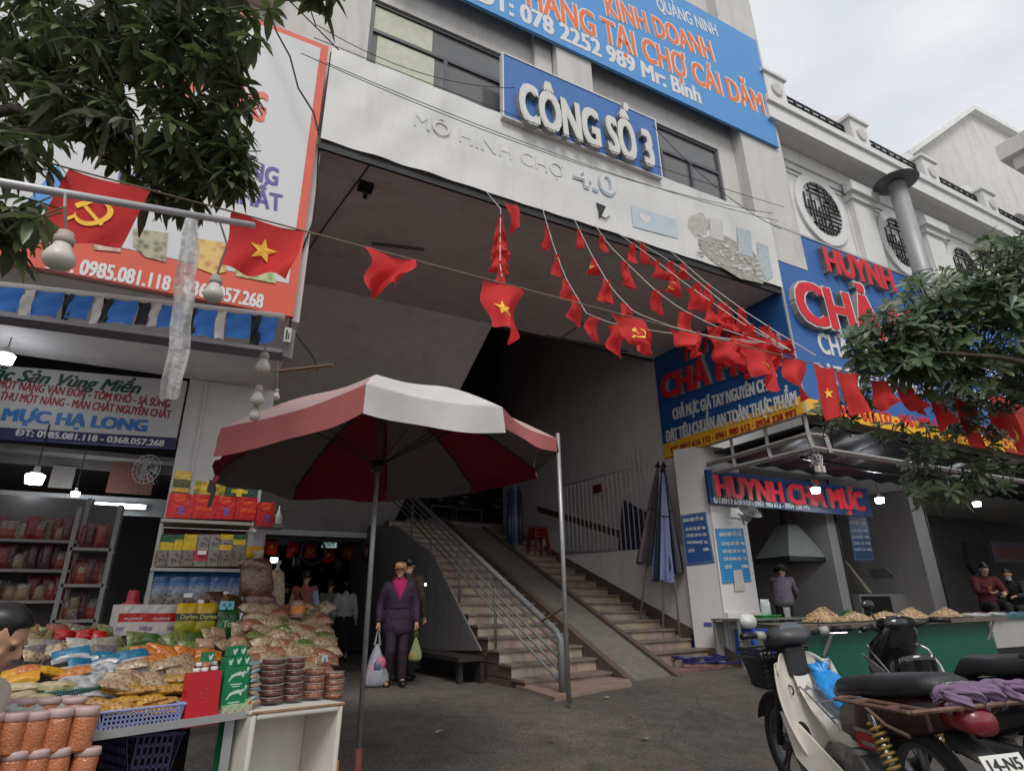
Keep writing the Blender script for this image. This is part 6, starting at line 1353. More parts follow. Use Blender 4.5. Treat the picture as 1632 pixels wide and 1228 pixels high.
# ------------------------------------------------------------------ people
SKIN = mat('skin', (.42, .235, .155), .55, .08, 12); HAIR = mat('black_hair', (.008, .007, .007), .4, .3, 40)
def person(label, base, head, H, pose, wear, group=None, vox=.011, face=True, hairlen=0, extra=None):
    """one figure: base on the floor, head(ing) in radians (0 faces +Y), height H; pose gives joints for a 1.70 m figure"""
    k = H / 1.70
    root = thing('person', label, 'person', base, group, local=True, rot=(0, 0, head))
    J = {'pel': (0, 0, .94), 'waist': (0, 0, 1.08), 'chest': (0, .01, 1.26), 'neck': (0, .0, 1.45), 'hb': (0, .015, 1.53)}
    for s, n in ((-1, 'L'), (1, 'R')):
        J.update({'sh' + n: (s * .175, 0, 1.39), 'el' + n: (s * .245, -.02, 1.11), 'wr' + n: (s * .26, .05, .87), 'hip' + n: (s * .085, 0, .9), 'kn' + n: (s * .095, .02, .49), 'an' + n: (s * .1, -.02, .09), 'to' + n: (s * .11, .13, .035)})
    J.update(pose.get('J', {}))
    V = {n: Vector(p) * k for n, p in J.items()}
    hd = V['hb'] + Vector(pose.get('head', (0, .02, .07))) * k; look = R_(pose.get('look', 0)); nod = R_(pose.get('nod', 0))
    def sk(names, edges, rad, sub=2):
        G = lambda n: V[n] if n in V else ex[n]
        Rr = {n: ((r * k, r * k) if not isinstance(r, tuple) else (r[0] * k, r[1] * k)) for n, r in zip(names, rad)}
        mm = MB()
        for a, b_ in edges:
            A, B = G(a), G(b_); d = B - A
            if d.length < 1e-5: continue
            d = d.normalized(); wide = Rr[a][0] != Rr[a][1] or Rr[b_][0] != Rr[b_][1]
            s1 = Vector((1, 0, 0)) if abs(d.x) < .9 else Vector((0, 1, 0)); s1 = (s1 - d * s1.dot(d)).normalized(); s2 = d.cross(s1); n_ = 14; vs = []
            for t in (0, .25, .5, .75, 1):
                c = A.lerp(B, t); e = t * t * (3 - 2 * t); rx, ry = (Rr[a][q] + (Rr[b_][q] - Rr[a][q]) * e for q in (0, 1))
                vs += [c + s1 * rx * math.cos(6.2832 * j / n_) + s2 * ry * math.sin(6.2832 * j / n_) for j in range(n_)]
            mm.add(vs, [(i * n_ + j, i * n_ + (j + 1) % n_, (i + 1) * n_ + (j + 1) % n_, (i + 1) * n_ + j) for i in range(4) for j in range(n_)] + [tuple(range(n_))[::-1], tuple(range(4 * n_, 5 * n_))])
        for n in names:
            rx, ry = Rr[n]; mm.ball(G(n), (rx, ry, min(rx, ry) * .9), 14, 8)
        me = bpy.data.meshes.new('t'); me.from_pydata([tuple(v) for v in mm.v], [], mm.f); q_ = bmesh.new(); q_.from_mesh(me); bpy.data.meshes.remove(me); return q_
    ex = {}
    # hands: palm and five fingers each
    hn, he, hr = [], [], []
    for n, s in (('L', -1), ('R', 1)):
        w_ = V['wr' + n]; d = (w_ - V['el' + n]).normalized(); d = (d + Vector(pose.get('hand' + n, (0, 0, 0)))).normalized()
        sd = Vector((0, 1, 0)) if abs(d.y) < .8 else Vector((1, 0, 0)); sd = (sd - d * sd.dot(d)).normalized(); inn = d.cross(sd) * s
        curl = pose.get('curl', .5)
        ex['pm' + n] = w_ + d * .055 * k; ex['pk' + n] = w_ + d * .088 * k
        hn += ['pm' + n, 'pk' + n]; hr += [(.034, .018), (.036, .016)]; he += [('wr' + n, 'pm' + n), ('pm' + n, 'pk' + n)]
        for f in range(4):
            o = (f - 1.5) * .019; ln = (.062, .074, .07, .055)[f]
            a = ex['pk' + n] + sd * o * -1 * k; b = a + (d * .5 + inn * -.1) * ln * k * .55; c = b + (d * (1 - 1.5 * curl) - inn * curl * 1.1).normalized() * ln * k * .6
            for q, p_ in (('a', a), ('b', b), ('c', c)): ex['f%d%s%s' % (f, q, n)] = p_; hn.append('f%d%s%s' % (f, q, n))
            hr += [.0095, .009, .0075]; he += [('pk' + n, 'f%da%s' % (f, n)), ('f%da%s' % (f, n), 'f%db%s' % (f, n)), ('f%db%s' % (f, n), 'f%dc%s' % (f, n))]
        a = ex['pm' + n] + sd * .034 * k; b = a + (sd * .5 + d * .8).normalized() * .035 * k
        ex['ta' + n] = a; ex['tb' + n] = b; hn += ['ta' + n, 'tb' + n]; hr += [.011, .009]; he += [('pm' + n, 'ta' + n), ('ta' + n, 'tb' + n)]
    names = ['pel', 'waist', 'chest', 'neck', 'hb', 'shL', 'elL', 'wrL', 'shR', 'elR', 'wrR', 'hipL', 'knL', 'anL', 'toL', 'hipR', 'knR', 'anR', 'toR'] + hn
    edges = [('pel', 'waist'), ('waist', 'chest'), ('chest', 'neck'), ('neck', 'hb'), ('chest', 'shL'), ('shL', 'elL'), ('elL', 'wrL'), ('chest', 'shR'), ('shR', 'elR'), ('elR', 'wrR'), ('pel', 'hipL'), ('hipL', 'knL'), ('knL', 'anL'), ('anL', 'toL'), ('pel', 'hipR'), ('hipR', 'knR'), ('knR', 'anR'), ('anR', 'toR')] + he
    rad = [(.15, .10), (.125, .09), (.14, .10), .052, .05, .055, .04, .027, .055, .04, .027, .085, .055, .036, .032, .085, .055, .036, .032] + hr
    b = sk(names, edges, rad)
    # head: skull, jaw, nose, ears, lips, brow
    hm = MB(); Mh = Matrix.Translation(hd) @ Matrix.Rotation(look, 4, 'Z') @ Matrix.Rotation(nod, 4, 'X') @ Matrix.Scale(k, 4)
    def hb_(c, r): M0 = len(hm.v); hm.ball((0, 0, 0), r, 14, 10); hm.v[M0:] = [tuple(Mh @ (Vector(q) + Vector(c))) for q in hm.v[M0:]]
    hb_((0, -.005, .035), (.075, .092, .088)); hb_((0, .022, -.035), (.056, .066, .072)); hb_((0, .088, .0), (.013, .017, .022)); hb_((0, .098, -.012), (.015, .013, .011)); hb_((0, .076, -.045), (.022, .012, .008)); hb_((0, .074, -.056), (.02, .012, .008)); hb_((0, .07, -.085), (.022, .016, .016))
    for s in (-1, 1): hb_((s * .076, -.008, .0), (.010, .018, .03)); hb_((s * .03, .078, .03), (.024, .012, .008)); hb_((s * .038, .05, -.014), (.026, .022, .022))
    me = bpy.data.meshes.new('t'); me.from_pydata(hm.v, [], hm.f); b.from_mesh(me); bpy.data.meshes.remove(me)
    body = link_mesh('body', remesh(b, vox * (.75 if face else 1), 2), wear.get('skin', SKIN), root)
    if face:
        m = MB(); m.ball((0, 0, 0), (.022, .006, .005), 8, 6); m.v = [tuple(Mh @ (Vector(q) + Vector((0, .084, -.05)))) for q in m.v]; m.build('lips', mat('lip', (.26, .09, .075), .5), body, True)
        for s in (-1, 1):
            m = MB(); m.ball((0, 0, 0), (.013, .007, .006), 8, 6); m.v = [tuple(Mh @ (Vector(q) + Vector((s * .03, .079, .012)))) for q in m.v]; m.build('eye', mat('dark_eye', (.02, .012, .01), .2), body, True)
    cm_ = lambda c: c
    # clothes
    def garment(nm, names, edges, rad, m, vx=vox):
        return link_mesh(nm, remesh(sk(names, edges, rad), vx, 4), m, root)
    if 'top' in wear:
        sl = wear.get('sleeve', 1.0); fat = wear.get('fat', 1.0)
        for n in 'LR':
            ex['cuff' + n] = V['el' + n].lerp(V['wr' + n], .88) if sl >= 1 else V['sh' + n].lerp(V['el' + n], sl)
        hem = wear.get('hem', .86) ; ex['hem'] = Vector((V['pel'].x, V['pel'].y, V['pel'].z + (hem - .94) * k))
        nm_ = ['hem', 'pel', 'waist', 'chest', 'neck', 'shL', 'shR'] + ['cuffL', 'cuffR'] + (['elL', 'elR'] if sl >= 1 else [])
        ed = [('hem', 'pel'), ('pel', 'waist'), ('waist', 'chest'), ('chest', 'neck'), ('chest', 'shL'), ('chest', 'shR')] + ([('shL', 'elL'), ('elL', 'cuffL'), ('shR', 'elR'), ('elR', 'cuffR')] if sl >= 1 else [('shL', 'cuffL'), ('shR', 'cuffR')])
        rd = [(.185 * fat, .135 * fat), (.18 * fat, .13 * fat), (.165 * fat, .12 * fat), (.165 * fat, .125 * fat), .068, .078, .078, .05, .05] + ([.06, .06] if sl >= 1 else [])
        garment(wear.get('topname', 'jacket'), nm_, ed, rd, wear['top'])
    if 'legs' in wear:
        for n in 'LR': ex['lf' + n] = V['kn' + n].lerp(V['an' + n], .97)
        garment('trousers', ['pel', 'waist2', 'hipL', 'knL', 'lfL', 'hipR', 'knR', 'lfR'] if False else ['pel', 'hipL', 'knL', 'lfL', 'hipR', 'knR', 'lfR'], [('pel', 'hipL'), ('hipL', 'knL'), ('knL', 'lfL'), ('pel', 'hipR'), ('hipR', 'knR'), ('knR', 'lfR')], [(.165, .115), .1, .075, .062, .1, .075, .062], wear['legs'])
    if 'skirt' in wear:
        m = MB(); c = V['pel']; m.lathe([(.15 * k, .08 * k), (.18 * k, 0), (.20 * k, -.3 * k), (.24 * k, -.72 * k), (.235 * k, -.73 * k)], Matrix.Translation(c) @ Matrix.Diagonal((1, .75, 1, 1)), 18); m.build('skirt', wear['skirt'], root, True)
    for n, s in (('L', -1), ('R', 1)):
        m = MB(); a, t = V['an' + n], V['to' + n]; d = (t - a); d.z = 0; d = d.normalized() if d.length > 1e-4 else Vector((0, 1, 0)); q = Vector((a.x, a.y, 0)) + d * .05 * k; q.z = min(a.z, t.z) - .03 * k
        M = frame(q, d, Vector((-d.y, d.x, 0))); M0 = len(m.v); m.ball((0, 0, 0), (.135 * k, .05 * k, .055 * k), 12, 8); m.v = [tuple(M @ Vector((x, y, max(z, -.02 * k) + .03 * k))) for x, y, z in m.v]; m.build('shoe', wear.get('shoe', BLACKP), root, True)
    # hair
    if wear.get('hair', True):
        m = MB(); m.ball((0, 0, 0), 1, 18, 12); o = []
        for x, y, z in m.v:
            p = Vector((x * .088, y * .106 - .012, z * .100 + .044))
            if y > .25 and z < .45: p = Vector((x * .07, min(p.y, .055), max(p.z, .045) if z > .0 else .06))
            if z < -.2: p.z = .042 - .096 * .2 - (.05 + hairlen) * (-z - .2)
            o.append(tuple(Mh @ p))
        m.v = o; m.build('hair', HAIR, root, True)
    if extra: extra(root, V, Mh, k)
    return root
def at_head(u, v, H, floor=.25): p = Pz(u, v, floor + H); return Vector((p.x, p.y, floor))
def to_cam(p, off=0): d = CAM - p; return math.atan2(-d.x, d.y) + R_(off)
PURP = mat('purple_jacket', srgb(50, 32, 52), .75, .3, 9, .9, 13); MAG = mat('magenta_knit', srgb(168, 34, 92), .85, .15, 40, .4, 120); PURT = mat('purple_trousers', srgb(42, 30, 42), .8, .3, 9, .9, 12)
# --- the woman walking out of the hall with shopping
wb = Pz(629, 1093, .25); wb.z = .25
def woman_extra(root, V, Mh, k):
    hb = lambda c: Mh @ Vector(c)
    m = MB(); m.lathe([(.092, 0), (.097, .02), (.095, .05), (.082, .078), (.04, .092), (.002, .094)], Mh @ Matrix.Translation((0, -.008, .05)) @ Matrix.Diagonal((.93, 1.08, .95, 1)), 20)
    cp = m.build('cap', picmat('patterned_cap', srgb(172, 138, 104), srgb(96, 44, 34), 20), root, True)
    m = MB()
    def br(i, j): a = (i - .5) * 2.2; r = .09 + .055 * j * math.cos(a) ** .5 if math.cos(a) > 0 else .09; return Mh @ Vector((r * math.sin(a) * .95, r * math.cos(a) * 1.08 - .01, .058 - .022 * j))
    m.grid(br, 14, 4); m.build('brim', mat('cap_brim', srgb(150, 100, 70), .8), cp, True)
    m = MB(); m.ball((0, 0, 0), 1, 14, 10); m.v = [tuple(Mh @ Vector((x * .085, y * .06 - .055, z * .12 - .03))) for x, y, z in m.v]; m.build('back_hair', HAIR, root, True)
    # collar, scarf front and open jacket edges
    c = V['neck']; m = MB(); m.lathe([(.072 * k, -.02 * k), (.085 * k, .0), (.08 * k, .05 * k), (.068 * k, .075 * k)], Matrix.Translation(c + Vector((0, .008, .0))), 18, False); m.build('scarf', MAG, root, True)
    m = MB()
    def sf(i, j):
        w_ = .115 * (1 - j) ** .8 + .004; y = .118 + .03 * math.sin(math.pi * j * .9) + .012 * math.cos((i - .5) * 3) - .05 * (abs(i - .5) * 2) ** 2 * (1 - j) - .035 * (1 - j) ** 2
        return Vector(((i - .5) * 2 * w_ * k, y * k + .012, V['neck'].z + (.02 - .30 * j) * k))
    m.grid(sf, 10, 10); m.build('knit_front', MAG, root, True)
    m = MB(); m.tube([Vector((0, (.148) * k, V['neck'].z - .29 * k)), Vector((0, .152 * k, 1.08 * k)), Vector((.004, .15 * k, .87 * k))], .005, 5); m.build('zip', mat('zip_dark', (.03, .02, .03), .4), root)
    m = MB(); m.tube([Vector((x * .185 * k, .03 + .12 * k * math.sqrt(max(0, 1 - x * x)), 1.075 * k)) for x in (-1, -.7, -.35, 0, .35, .7, 1)], .006, 5); m.build('waist_seam', PURT, root)
J = {'shL': (-.18, 0, 1.385), 'shR': (.18, 0, 1.385), 'elL': (-.265, -.02, 1.13), 'wrL': (-.275, .05, .87), 'elR': (.27, -.03, 1.12), 'wrR': (.285, .03, .87), 'knL': (-.09, .05, .5), 'anL': (-.095, .0, .09), 'toL': (-.11, .14, .035), 'knR': (.1, .10, .5), 'anR': (.11, -.05, .1), 'toR': (.13, .10, .04)}
person('woman in a purple jacket and magenta scarf walking out with shopping bags', wb, to_cam(wb, 4), 1.55, {'J': J, 'look': -12, 'nod': 2}, {'top': PURP, 'legs': PURT, 'hem': .78, 'fat': 1.2, 'shoe': BLACKP, 'hair': False}, None, .010, True, .02, woman_extra)
def carrier(label, top, wd, ht, mt, fill, seed, hnd):
    rr = random.Random(seed); b = thing('carrier_bag', label, 'bag', top); rt_ = Vector((math.cos(to_cam(top)), math.sin(to_cam(top)), 0)); fw = Vector((-rt_.y, rt_.x, 0)); a1, a2 = rr.uniform(0, 6), rr.uniform(0, 6)
    m = MB()
    def fn(i, j):
        a = 6.2832 * i; y = j; r = wd * .5 * (.12 + .88 * min(1, (y / .75)) ** .9) * (1 - .35 * max(0, (y - .9) / .1) ** 2); r *= 1 + .10 * math.sin(5 * a + a1 + 4 * y) + .06 * math.sin(9 * a + a2 - 6 * y)
        return top + rt_ * r * math.cos(a) + fw * r * .6 * math.sin(a) - UPV * (ht * (.28 + .72 * y))
    m.grid(fn, 22, 14); m.add([top - UPV * ht] + [fn(i / 22, 1) for i in range(22)], [(0, 1 + i, 1 + (i + 1) % 22) for i in range(22)]); m.build('film', mt, b, True)
    for s in (-1, 1): m = MB(); m.tube([top + UPV * .01, top + rt_ * s * wd * .06 - UPV * ht * .12, top + rt_ * s * wd * .12 - UPV * ht * .3], [.006, .009, .018], 6); m.build('handle', hnd, b, True)
    for k in range(4):
        m = MB(); m.ball(top - UPV * (ht * rr.uniform(.6, .88)) + rt_ * rr.uniform(-.2, .2) * wd + fw * rr.uniform(-.1, .1) * wd, (wd * .26, wd * .18, ht * .13), 10, 8); m.build('contents', fill[k % len(fill)], b, True)
    return b
rtv = Vector((math.cos(to_cam(wb, 4)), math.sin(to_cam(wb, 4)), 0)); fwv = Vector((-rtv.y, rtv.x, 0)); kk = 1.55 / 1.7
hl = wb + (rtv * -.275 + fwv * .07) * kk + UPV * .79 * kk; hr_ = wb + (rtv * .285 + fwv * .05) * kk + UPV * .79 * kk
BAGW = clear('white_carrier_film', (.62, .66, .74), .42, .2)
carrier('full white translucent carrier bag with pink shopping in the woman\'s hand at the left', hr_ if False else (hl if (ROT.transposed() @ (hl - CAM)).x < (ROT.transposed() @ (hr_ - CAM)).x else hr_), .30, .70, BAGW, [cm(176, 60, 110), cm(190, 120, 140), cm(90, 96, 120)], 3, BAGW)
carrier('small green and yellow carrier bag in the woman\'s hand at the right', hr_ if (ROT.transposed() @ (hl - CAM)).x < (ROT.transposed() @ (hr_ - CAM)).x else hl, .17, .42, clear('green_carrier_film', (.30, .34, .14), .6, .25), [cm(180, 120, 60), cm(110, 120, 50)], 5, cm(90, 110, 60))
# --- people inside the hall, seen from behind
BRN = mat('brown_jacket', srgb(56, 46, 40), .8, .25, 8, .9, 12); BLK = mat('black_clothes', (.012, .012, .013), .85, .2, 10)
p = at_head(652, 895, 1.64); person('man in a dark brown jacket half hidden behind the woman in purple', p, to_cam(p, 160), 1.68, {'J': {}}, {'top': BRN, 'legs': BLK}, None, .014, False)
SAL = mat('salmon_vest', srgb(150, 84, 76), .8, .2, 9, .9, 13); PALEBL = mat('pale_blue_sleeve', srgb(150, 160, 185), .8)
def strap(root, V, Mh, k):
    m = MB(); m.tube([Vector((-.12, -.02, 1.44)) * k, Vector((-.02, -.155, 1.25)) * k, Vector((.14, -.13, 1.0)) * k], .012, 5); m.build('bag_strap', BLK, root)
    m = MB(); m.tube([V['shR'], V['elR'], V['elR'].lerp(V['wrR'], .85)], [.068 * k, .062 * k, .05 * k], 10); m.build('sleeve', PALEBL, root, True)
p = at_head(489, 912, 1.62); person('shopper in a salmon vest with a crossbody strap seen from behind', p, to_cam(p, 165), 1.62, {'J': {}}, {'top': SAL, 'sleeve': .35, 'topname': 'vest', 'legs': BLK}, None, .014, False, 0, strap)
OLV = mat('olive_shirt', srgb(104, 108, 88), .8, .2, 9, .9, 13)
p = at_head(528, 926, 1.55); person('shopper in an olive grey shirt deeper in the hall', p, to_cam(p, 170), 1.55, {'J': {}}, {'top': OLV, 'topname': 'shirt', 'legs': BLK}, None, .015, False)
WTOP = mat('white_blouse', srgb(176, 176, 180), .8, .15, 9, .9, 13)
p = at_head(553, 928, 1.52); p = Vector((p.x, p.y, .25)); person('woman in a white top and long black skirt walking into the hall', p, to_cam(p, 175), 1.52, {'J': {'anL': (-.09, -.02, .09)}}, {'top': WTOP, 'topname': 'blouse', 'skirt': BLK, 'hem': .9}, None, .013, False, .12)
for u, v, h in ((580, 938, 1.6), (458, 930, 1.6)):
    p = at_head(u, v, h); person('dim figure in dark clothes at the back of the hall, %s' % ('near the hanging lamps' if u > 500 else 'left of the salmon vest'), p, to_cam(p, 180), h, {'J': {}}, {'top': BLK, 'legs': BLK}, None, .018, False)
# --- vendor at the left picture edge, only her profile shows
def edge_extra(root, V, Mh, k):
    m = MB(); m.ball((0, 0, 0), 1, 14, 10); m.v = [tuple(Mh @ Vector((x * .06, y * .06 - .12, z * .06 + .03))) for x, y, z in m.v]; m.build('hair_bun', HAIR, root, True)
hp = Pd(-37, 1008, 2.05); base = Vector((hp.x, hp.y, hp.z - 1.52)); 
cr_ = ROT @ Vector((1, 0, .25)); person('vendor with black hair in profile at the left edge behind the jars', base, math.atan2(-cr_.x, cr_.y), 1.6, {'J': {}, 'nod': -24, 'head': (0, .05, .05)}, {'top': mat('cream_shirt', srgb(190, 180, 165), .8, .08, 12), 'topname': 'shirt', 'legs': BLK}, None, .010, True, .03, edge_extra)

# ------------------------------------------------------------------ hall interior: hanging flags, lamps, sign
yh = 16.2
GH = 'little flags hung across the hall entrance'
for k, (u, v, em) in enumerate(((434, 866, 'star'), (468, 871, 'star'), (496, 873, 'sickle'), (525, 880, 'star'), (556, 876, 'sickle'), (611, 868, None))):
    p = Py(u, v - 10, yh + .15 * k); make_flag(p, (1, 0, 0), .30, .40, 700 + k, 'little red hall flag with a yellow emblem, hung inside the dark hall entrance' if em else 'plain little red flag at the right end of the hall entrance', GH, em, .08, .02, .02)
p = Py(525, 867, 16.0); s = pxm(p); o = carton('exit_sign', 'pale green EXIT sign hanging in the dark hall entrance', 'sign', p, 23 * s, 10 * s, .03, (1, 0, 0), UPV, [emat('exit_glow', (.30, .50, .50), .35)])
o['local'] = True; text('EXIT', mat('exit_letter', (.02, .05, .08), .5), o, frame((0, -.003, 0), (1, 0, 0), UPV), 17 * s, 6 * s, .002, .02)
p = Py(437, 892, 16.5); s = pxm(p); carton('light_box', 'small lit white box sign at the left of the hall entrance', 'light box', p, 11 * s, 8 * s, .05, (1, 0, 0), UPV, [emat('lit_box', (.8, .85, .95), 3.0)])
p = Py(499, 879, 15.9); s = pxm(p); m = MB(); m.tube([p + Vector((math.cos(a) * 19 * s, 0, math.sin(a) * 19 * s)) for a in [6.2832 * k / 24 for k in range(25)]], .03, 8, False); q = m.build('hoop', BLACKP, None, True, loc=p); tag(q, 'black rubber hoop hanging over the hall entrance', 'hoop')
rr = random.Random(12); first = None
for k, (u, v, d) in enumerate(((551, 927, 22), (558, 929, 22), (564, 931, 24), (569, 927, 24), (590, 918, 17), (599, 914, 17), (613, 917, 19), (601, 921, 19), (603, 924, 22), (610, 925, 22), (591, 928, 23), (595, 935, 21), (678, 931, 9.2))):
    p = Pd(u, v, d); w_ = (.0042 if u < 575 else .006) * d * .62 if d > 10 else .03
    o = thing('lamp', 'small bright lamp among the hanging lamps deep in the hall' if d > 10 else 'single bright lamp beside the stair board', 'lamp', p, 'hanging lamps deep in the hall' if d > 10 else None)
    m = MB(); m.lathe([(.4 * w_, -.5 * w_), (.6 * w_, .1 * w_), (.3 * w_, .45 * w_), (.02, .45 * w_)], Matrix.Translation(p), 8); m.build('glowing_shade', LEDW, o)
    m = MB(); m.tube([p + UPV * .4 * w_, p + UPV * (.4 * w_ + .3)], .008, 4); m.build('cord', WIRE, o)
lamp(Pd(597, 935, 19), 20, .3); lamp(Pd(560, 940, 22), 10, .3)
# dim goods in the hall, red lanterns and stalls
for k, (u, v, d, c) in enumerate(((585, 880, 14, (70, 18, 20)), (598, 890, 15, (60, 26, 22)), (622, 884, 15, (64, 20, 22)), (475, 895, 15, (50, 30, 26)), (515, 905, 17, (54, 22, 20)), (540, 900, 16, (40, 36, 44)), (575, 903, 17, (44, 40, 50)))):
    p = Pd(u, v, d); s = pxm(p); o = pouch('hanging_goods', 'dim %s bundle hanging in the hall' % ('dark red' if c[0] > 52 else 'grey brown'), 'hanging goods', p, 16 * s, 26 * s, 12 * s, (1, 0, 0), UPV, [cm(*c)], None, 'dim bundles hanging in the hall', 90 + k)
# --- things at the head of the stairs
lz = 3.27
def tstool(label, p, w_, h, mt, group=None):
    o = thing('stool', label, 'stool', p, group)
    m = MB(); m.box((p.x - w_ / 2, p.y - w_ / 2, p.z + h - .025), (p.x + w_ / 2, p.y + w_ / 2, p.z + h)); m.build('seat', mt, o, bevel=.006)
    for a in (-1, 1):
        for b in (-1, 1):
            m = MB(); tx, ty = p.x + a * (w_ / 2 - .03), p.y + b * (w_ / 2 - .03); bx, by = p.x + a * (w_ / 2 + .02), p.y + b * (w_ / 2 + .02)
            m.hexa([(bx - .018, by - .018, p.z), (bx + .018, by - .018, p.z), (bx + .018, by + .018, p.z), (bx - .018, by + .018, p.z)], [(tx - .028, ty - .028, p.z + h - .026), (tx + .028, ty - .028, p.z + h - .026), (tx + .028, ty + .028, p.z + h - .026), (tx - .028, ty + .028, p.z + h - .026)]); m.build('leg', mt, o)
    m = MB(); 
    for a in (-1, 1): m.box((p.x - w_ / 2, p.y + a * (w_ / 2 - .01) - .008, p.z + h - .055), (p.x + w_ / 2, p.y + a * (w_ / 2 - .01) + .008, p.z + h - .026)); m.box((p.x + a * (w_ / 2 - .01) - .008, p.y - w_ / 2 + .02, p.z + h - .055), (p.x + a * (w_ / 2 - .01) + .008, p.y + w_ / 2 - .02, p.z + h - .026))
    m.build('apron', mt, o); return o
REDST = mat('red_stool_plastic', srgb(120, 22, 30), .4, .1, 8)
sp_ = Vector((7.28, 11.9, zn(12) )); 
for k in range(3): tstool('red plastic stool in the stack on the upper stairs', Vector((7.25, yn(13, 7.25) + .12, zn(13) + .0 + .09 * k)), .34, .45, REDST, 'stacked red stools on the stairs')
GRN_ = [cm(44, 58, 84), cm(70, 84, 110), cm(120, 124, 130), cm(40, 46, 60), cm(54, 66, 90)]
for k in range(5):
    x = 6.75 + .1 * k; y = yn(15, 6.9) + .05 * k; m = MB(); m.tube([(x, y, zn(14) + .02), (x + .04, y + .05, zn(14) + 1.35 + .1 * (k % 3))], [.075, .06], 8); m.tube([(x + .04, y + .05, zn(14) + 1.36 + .1 * (k % 3)), (x + .04, y + .05, zn(14) + 1.5 + .1 * (k % 3))], [.04, .01], 6)
    o = m.build('cloth_roll', GRN_[k], None, True, loc=(x, y, zn(14))); tag(o, 'rolled blue grey cover leaning at the top of the right stairs', 'roll', 'rolled covers at the top of the stairs')
for k, (u, v, c, w_) in enumerate(((700, 800, (46, 44, 46), .5), (735, 800, (58, 62, 76), .6), (790, 800, (40, 38, 40), .5), (830, 790, (52, 56, 66), .5))):
    p = Py(u, v, 16.5 + .3 * k); p = Vector((p.x, p.y, lz)); tstool('dim table on the dark landing above the stairs', p, w_ * 1.6, .75, cm(*c), 'dim tables on the landing')
    m = MB(); m.ball(p + UPV * .95, (.3, .3, .2), 10, 8); m.ball(p + UPV * 1.15 + Vector((.1, 0, 0)), (.22, .2, .14), 10, 8); o = m.build('covered_goods', cm(*[int(q * .9) for q in c]), None, True, loc=p + UPV * .75); tag(o, 'covered goods on a dim table on the landing', 'covered goods', 'covered goods on the landing')
# ------------------------------------------------------------------ right shop: pillar, boards, canopy, counter
PC = Vector((8.386, 8.14, 0)); PBk = Vector((8.12, 8.66, 0))
pr = Py(1212, 979, 8.14).x; 
pl = thing('pillar', 'white tiled pillar at the corner of the squid shop', 'pillar', PC)
TILE = mat('white_wall_tile', (.60, .585, .575), .35, .05, 3, dirt=.22, dcol=(.42, .39, .37))
m = MB(); A = [PC, Vector((pr, 8.14, 0)), Vector((pr, 8.66, 0)), PBk]
m.hexa([v + UPV * .1 for v in A], [v + UPV * 4.09 for v in A]); m.build('shaft', TILE, pl)
d_ = (PBk - PC).normalized(); n_ = Vector((d_.y, -d_.x, 0)); n_ = -n_ if n_.dot(CAM - PC) < 0 else n_
m = MB(); a, b = PC + n_ * .008, PBk + n_ * .008; m.hexa([a + UPV * .1, a - n_ * .007 + UPV * .1, b - n_ * .007 + UPV * .1, b + UPV * .1], [a + UPV * .52, a - n_ * .007 + UPV * .52, b - n_ * .007 + UPV * .52, b + UPV * .52]); m.build('skirting', mat('brown_skirting', (.16, .085, .075), .5, .15, 5), pl)
m = MB(); z = Py(1180, 975, 8.13).z; m.box((PC.x + .02, 8.08, .2), (pr + .02, 8.138, z)); m.build('plinth', TILE, pl, bevel=.004)
m = MB(); m.tube([PC + Vector((-.004, -.004, .3)), PC + Vector((-.004, -.004, 4.0))], .014, 5); m.build('edge_trim', WHT, pl)
PLf = lambda u, v: Pp(u, v, PC + n_ * .012, n_); PRf = lambda u, v: Py(u, v, 8.125)
BOARD1, BOARD2 = mat('price_board_navy', (.012, .065, .23), .35, .06, 4), mat('price_board_cyan', (.012, .21, .46), .35, .06, 4)
def price_board(label, P, q, mt, nn, rows):
    c = [P(u, v) for u, v in q]; b = thing('price_board', label, 'price board', c[0]); m = MB(); m.prism(c, nn * -.01); m.build('panel', mt, b, fix=True)
    ctr = sum(c, Vector()) / 4
    m = MB()
    inn = [p.lerp(ctr, .06) + nn * .003 for p in c]
    for i in range(4): m.tube([inn[i], inn[(i + 1) % 4]], .003, 4)
    m.build('border', mat('board_border', (.35, .45, .55), .5), b)
    for s, a, e, h, bo in rows: line(s, WHT, b, lambda u, v: P(u, v) + nn * .002, a, e, h, .003, bo)
    return b
price_board('navy price board on the passage face of the white pillar', PLf, ((1085, 821), (1124, 815), (1139, 896), (1094, 901)), BOARD1, n_,
    [('BẢNG NIÊM YẾT GIÁ', (1089, 829), (1121, 825), 5.5, .03), ('CHẢ MỰC ĐẶC BIỆT  450k', (1092, 843), (1124, 840), 4.6, .03), ('CHẢ MỰC GIÃ TAY  420k', (1093, 853), (1126, 851), 4.6, .03), ('CHẢ CÁ PHA MỰC  170k', (1095, 864), (1128, 863), 4.6, .03), ('CHẢ CÁ', (1097, 877), (1107, 876), 5, .03), ('100k', (1121, 875), (1130, 874), 5, .03)])
pb2 = price_board('bright cyan price board on the street face of the white pillar', PRf, ((1140, 842), (1184, 841), (1198, 926), (1152, 929)), BOARD2, Vector((0, -1, 0)),
    [('BẢNG NIÊM YẾT GIÁ', (1146, 851), (1181, 850), 5.5, .03), ('CHẢ MỰC ĐẶC BIỆT  450k', (1149, 866), (1186, 865), 5, .03), ('CHẢ MỰC GIÃ TAY  420k', (1151, 878), (1188, 877), 5, .03), ('CHẢ CÁ PHA MỰC  170k', (1153, 890), (1190, 889), 5, .03), ('CHẢ CÁ', (1155, 903), (1166, 902), 5.5, .03), ('100k', (1181, 902), (1192, 901), 5.5, .03)])
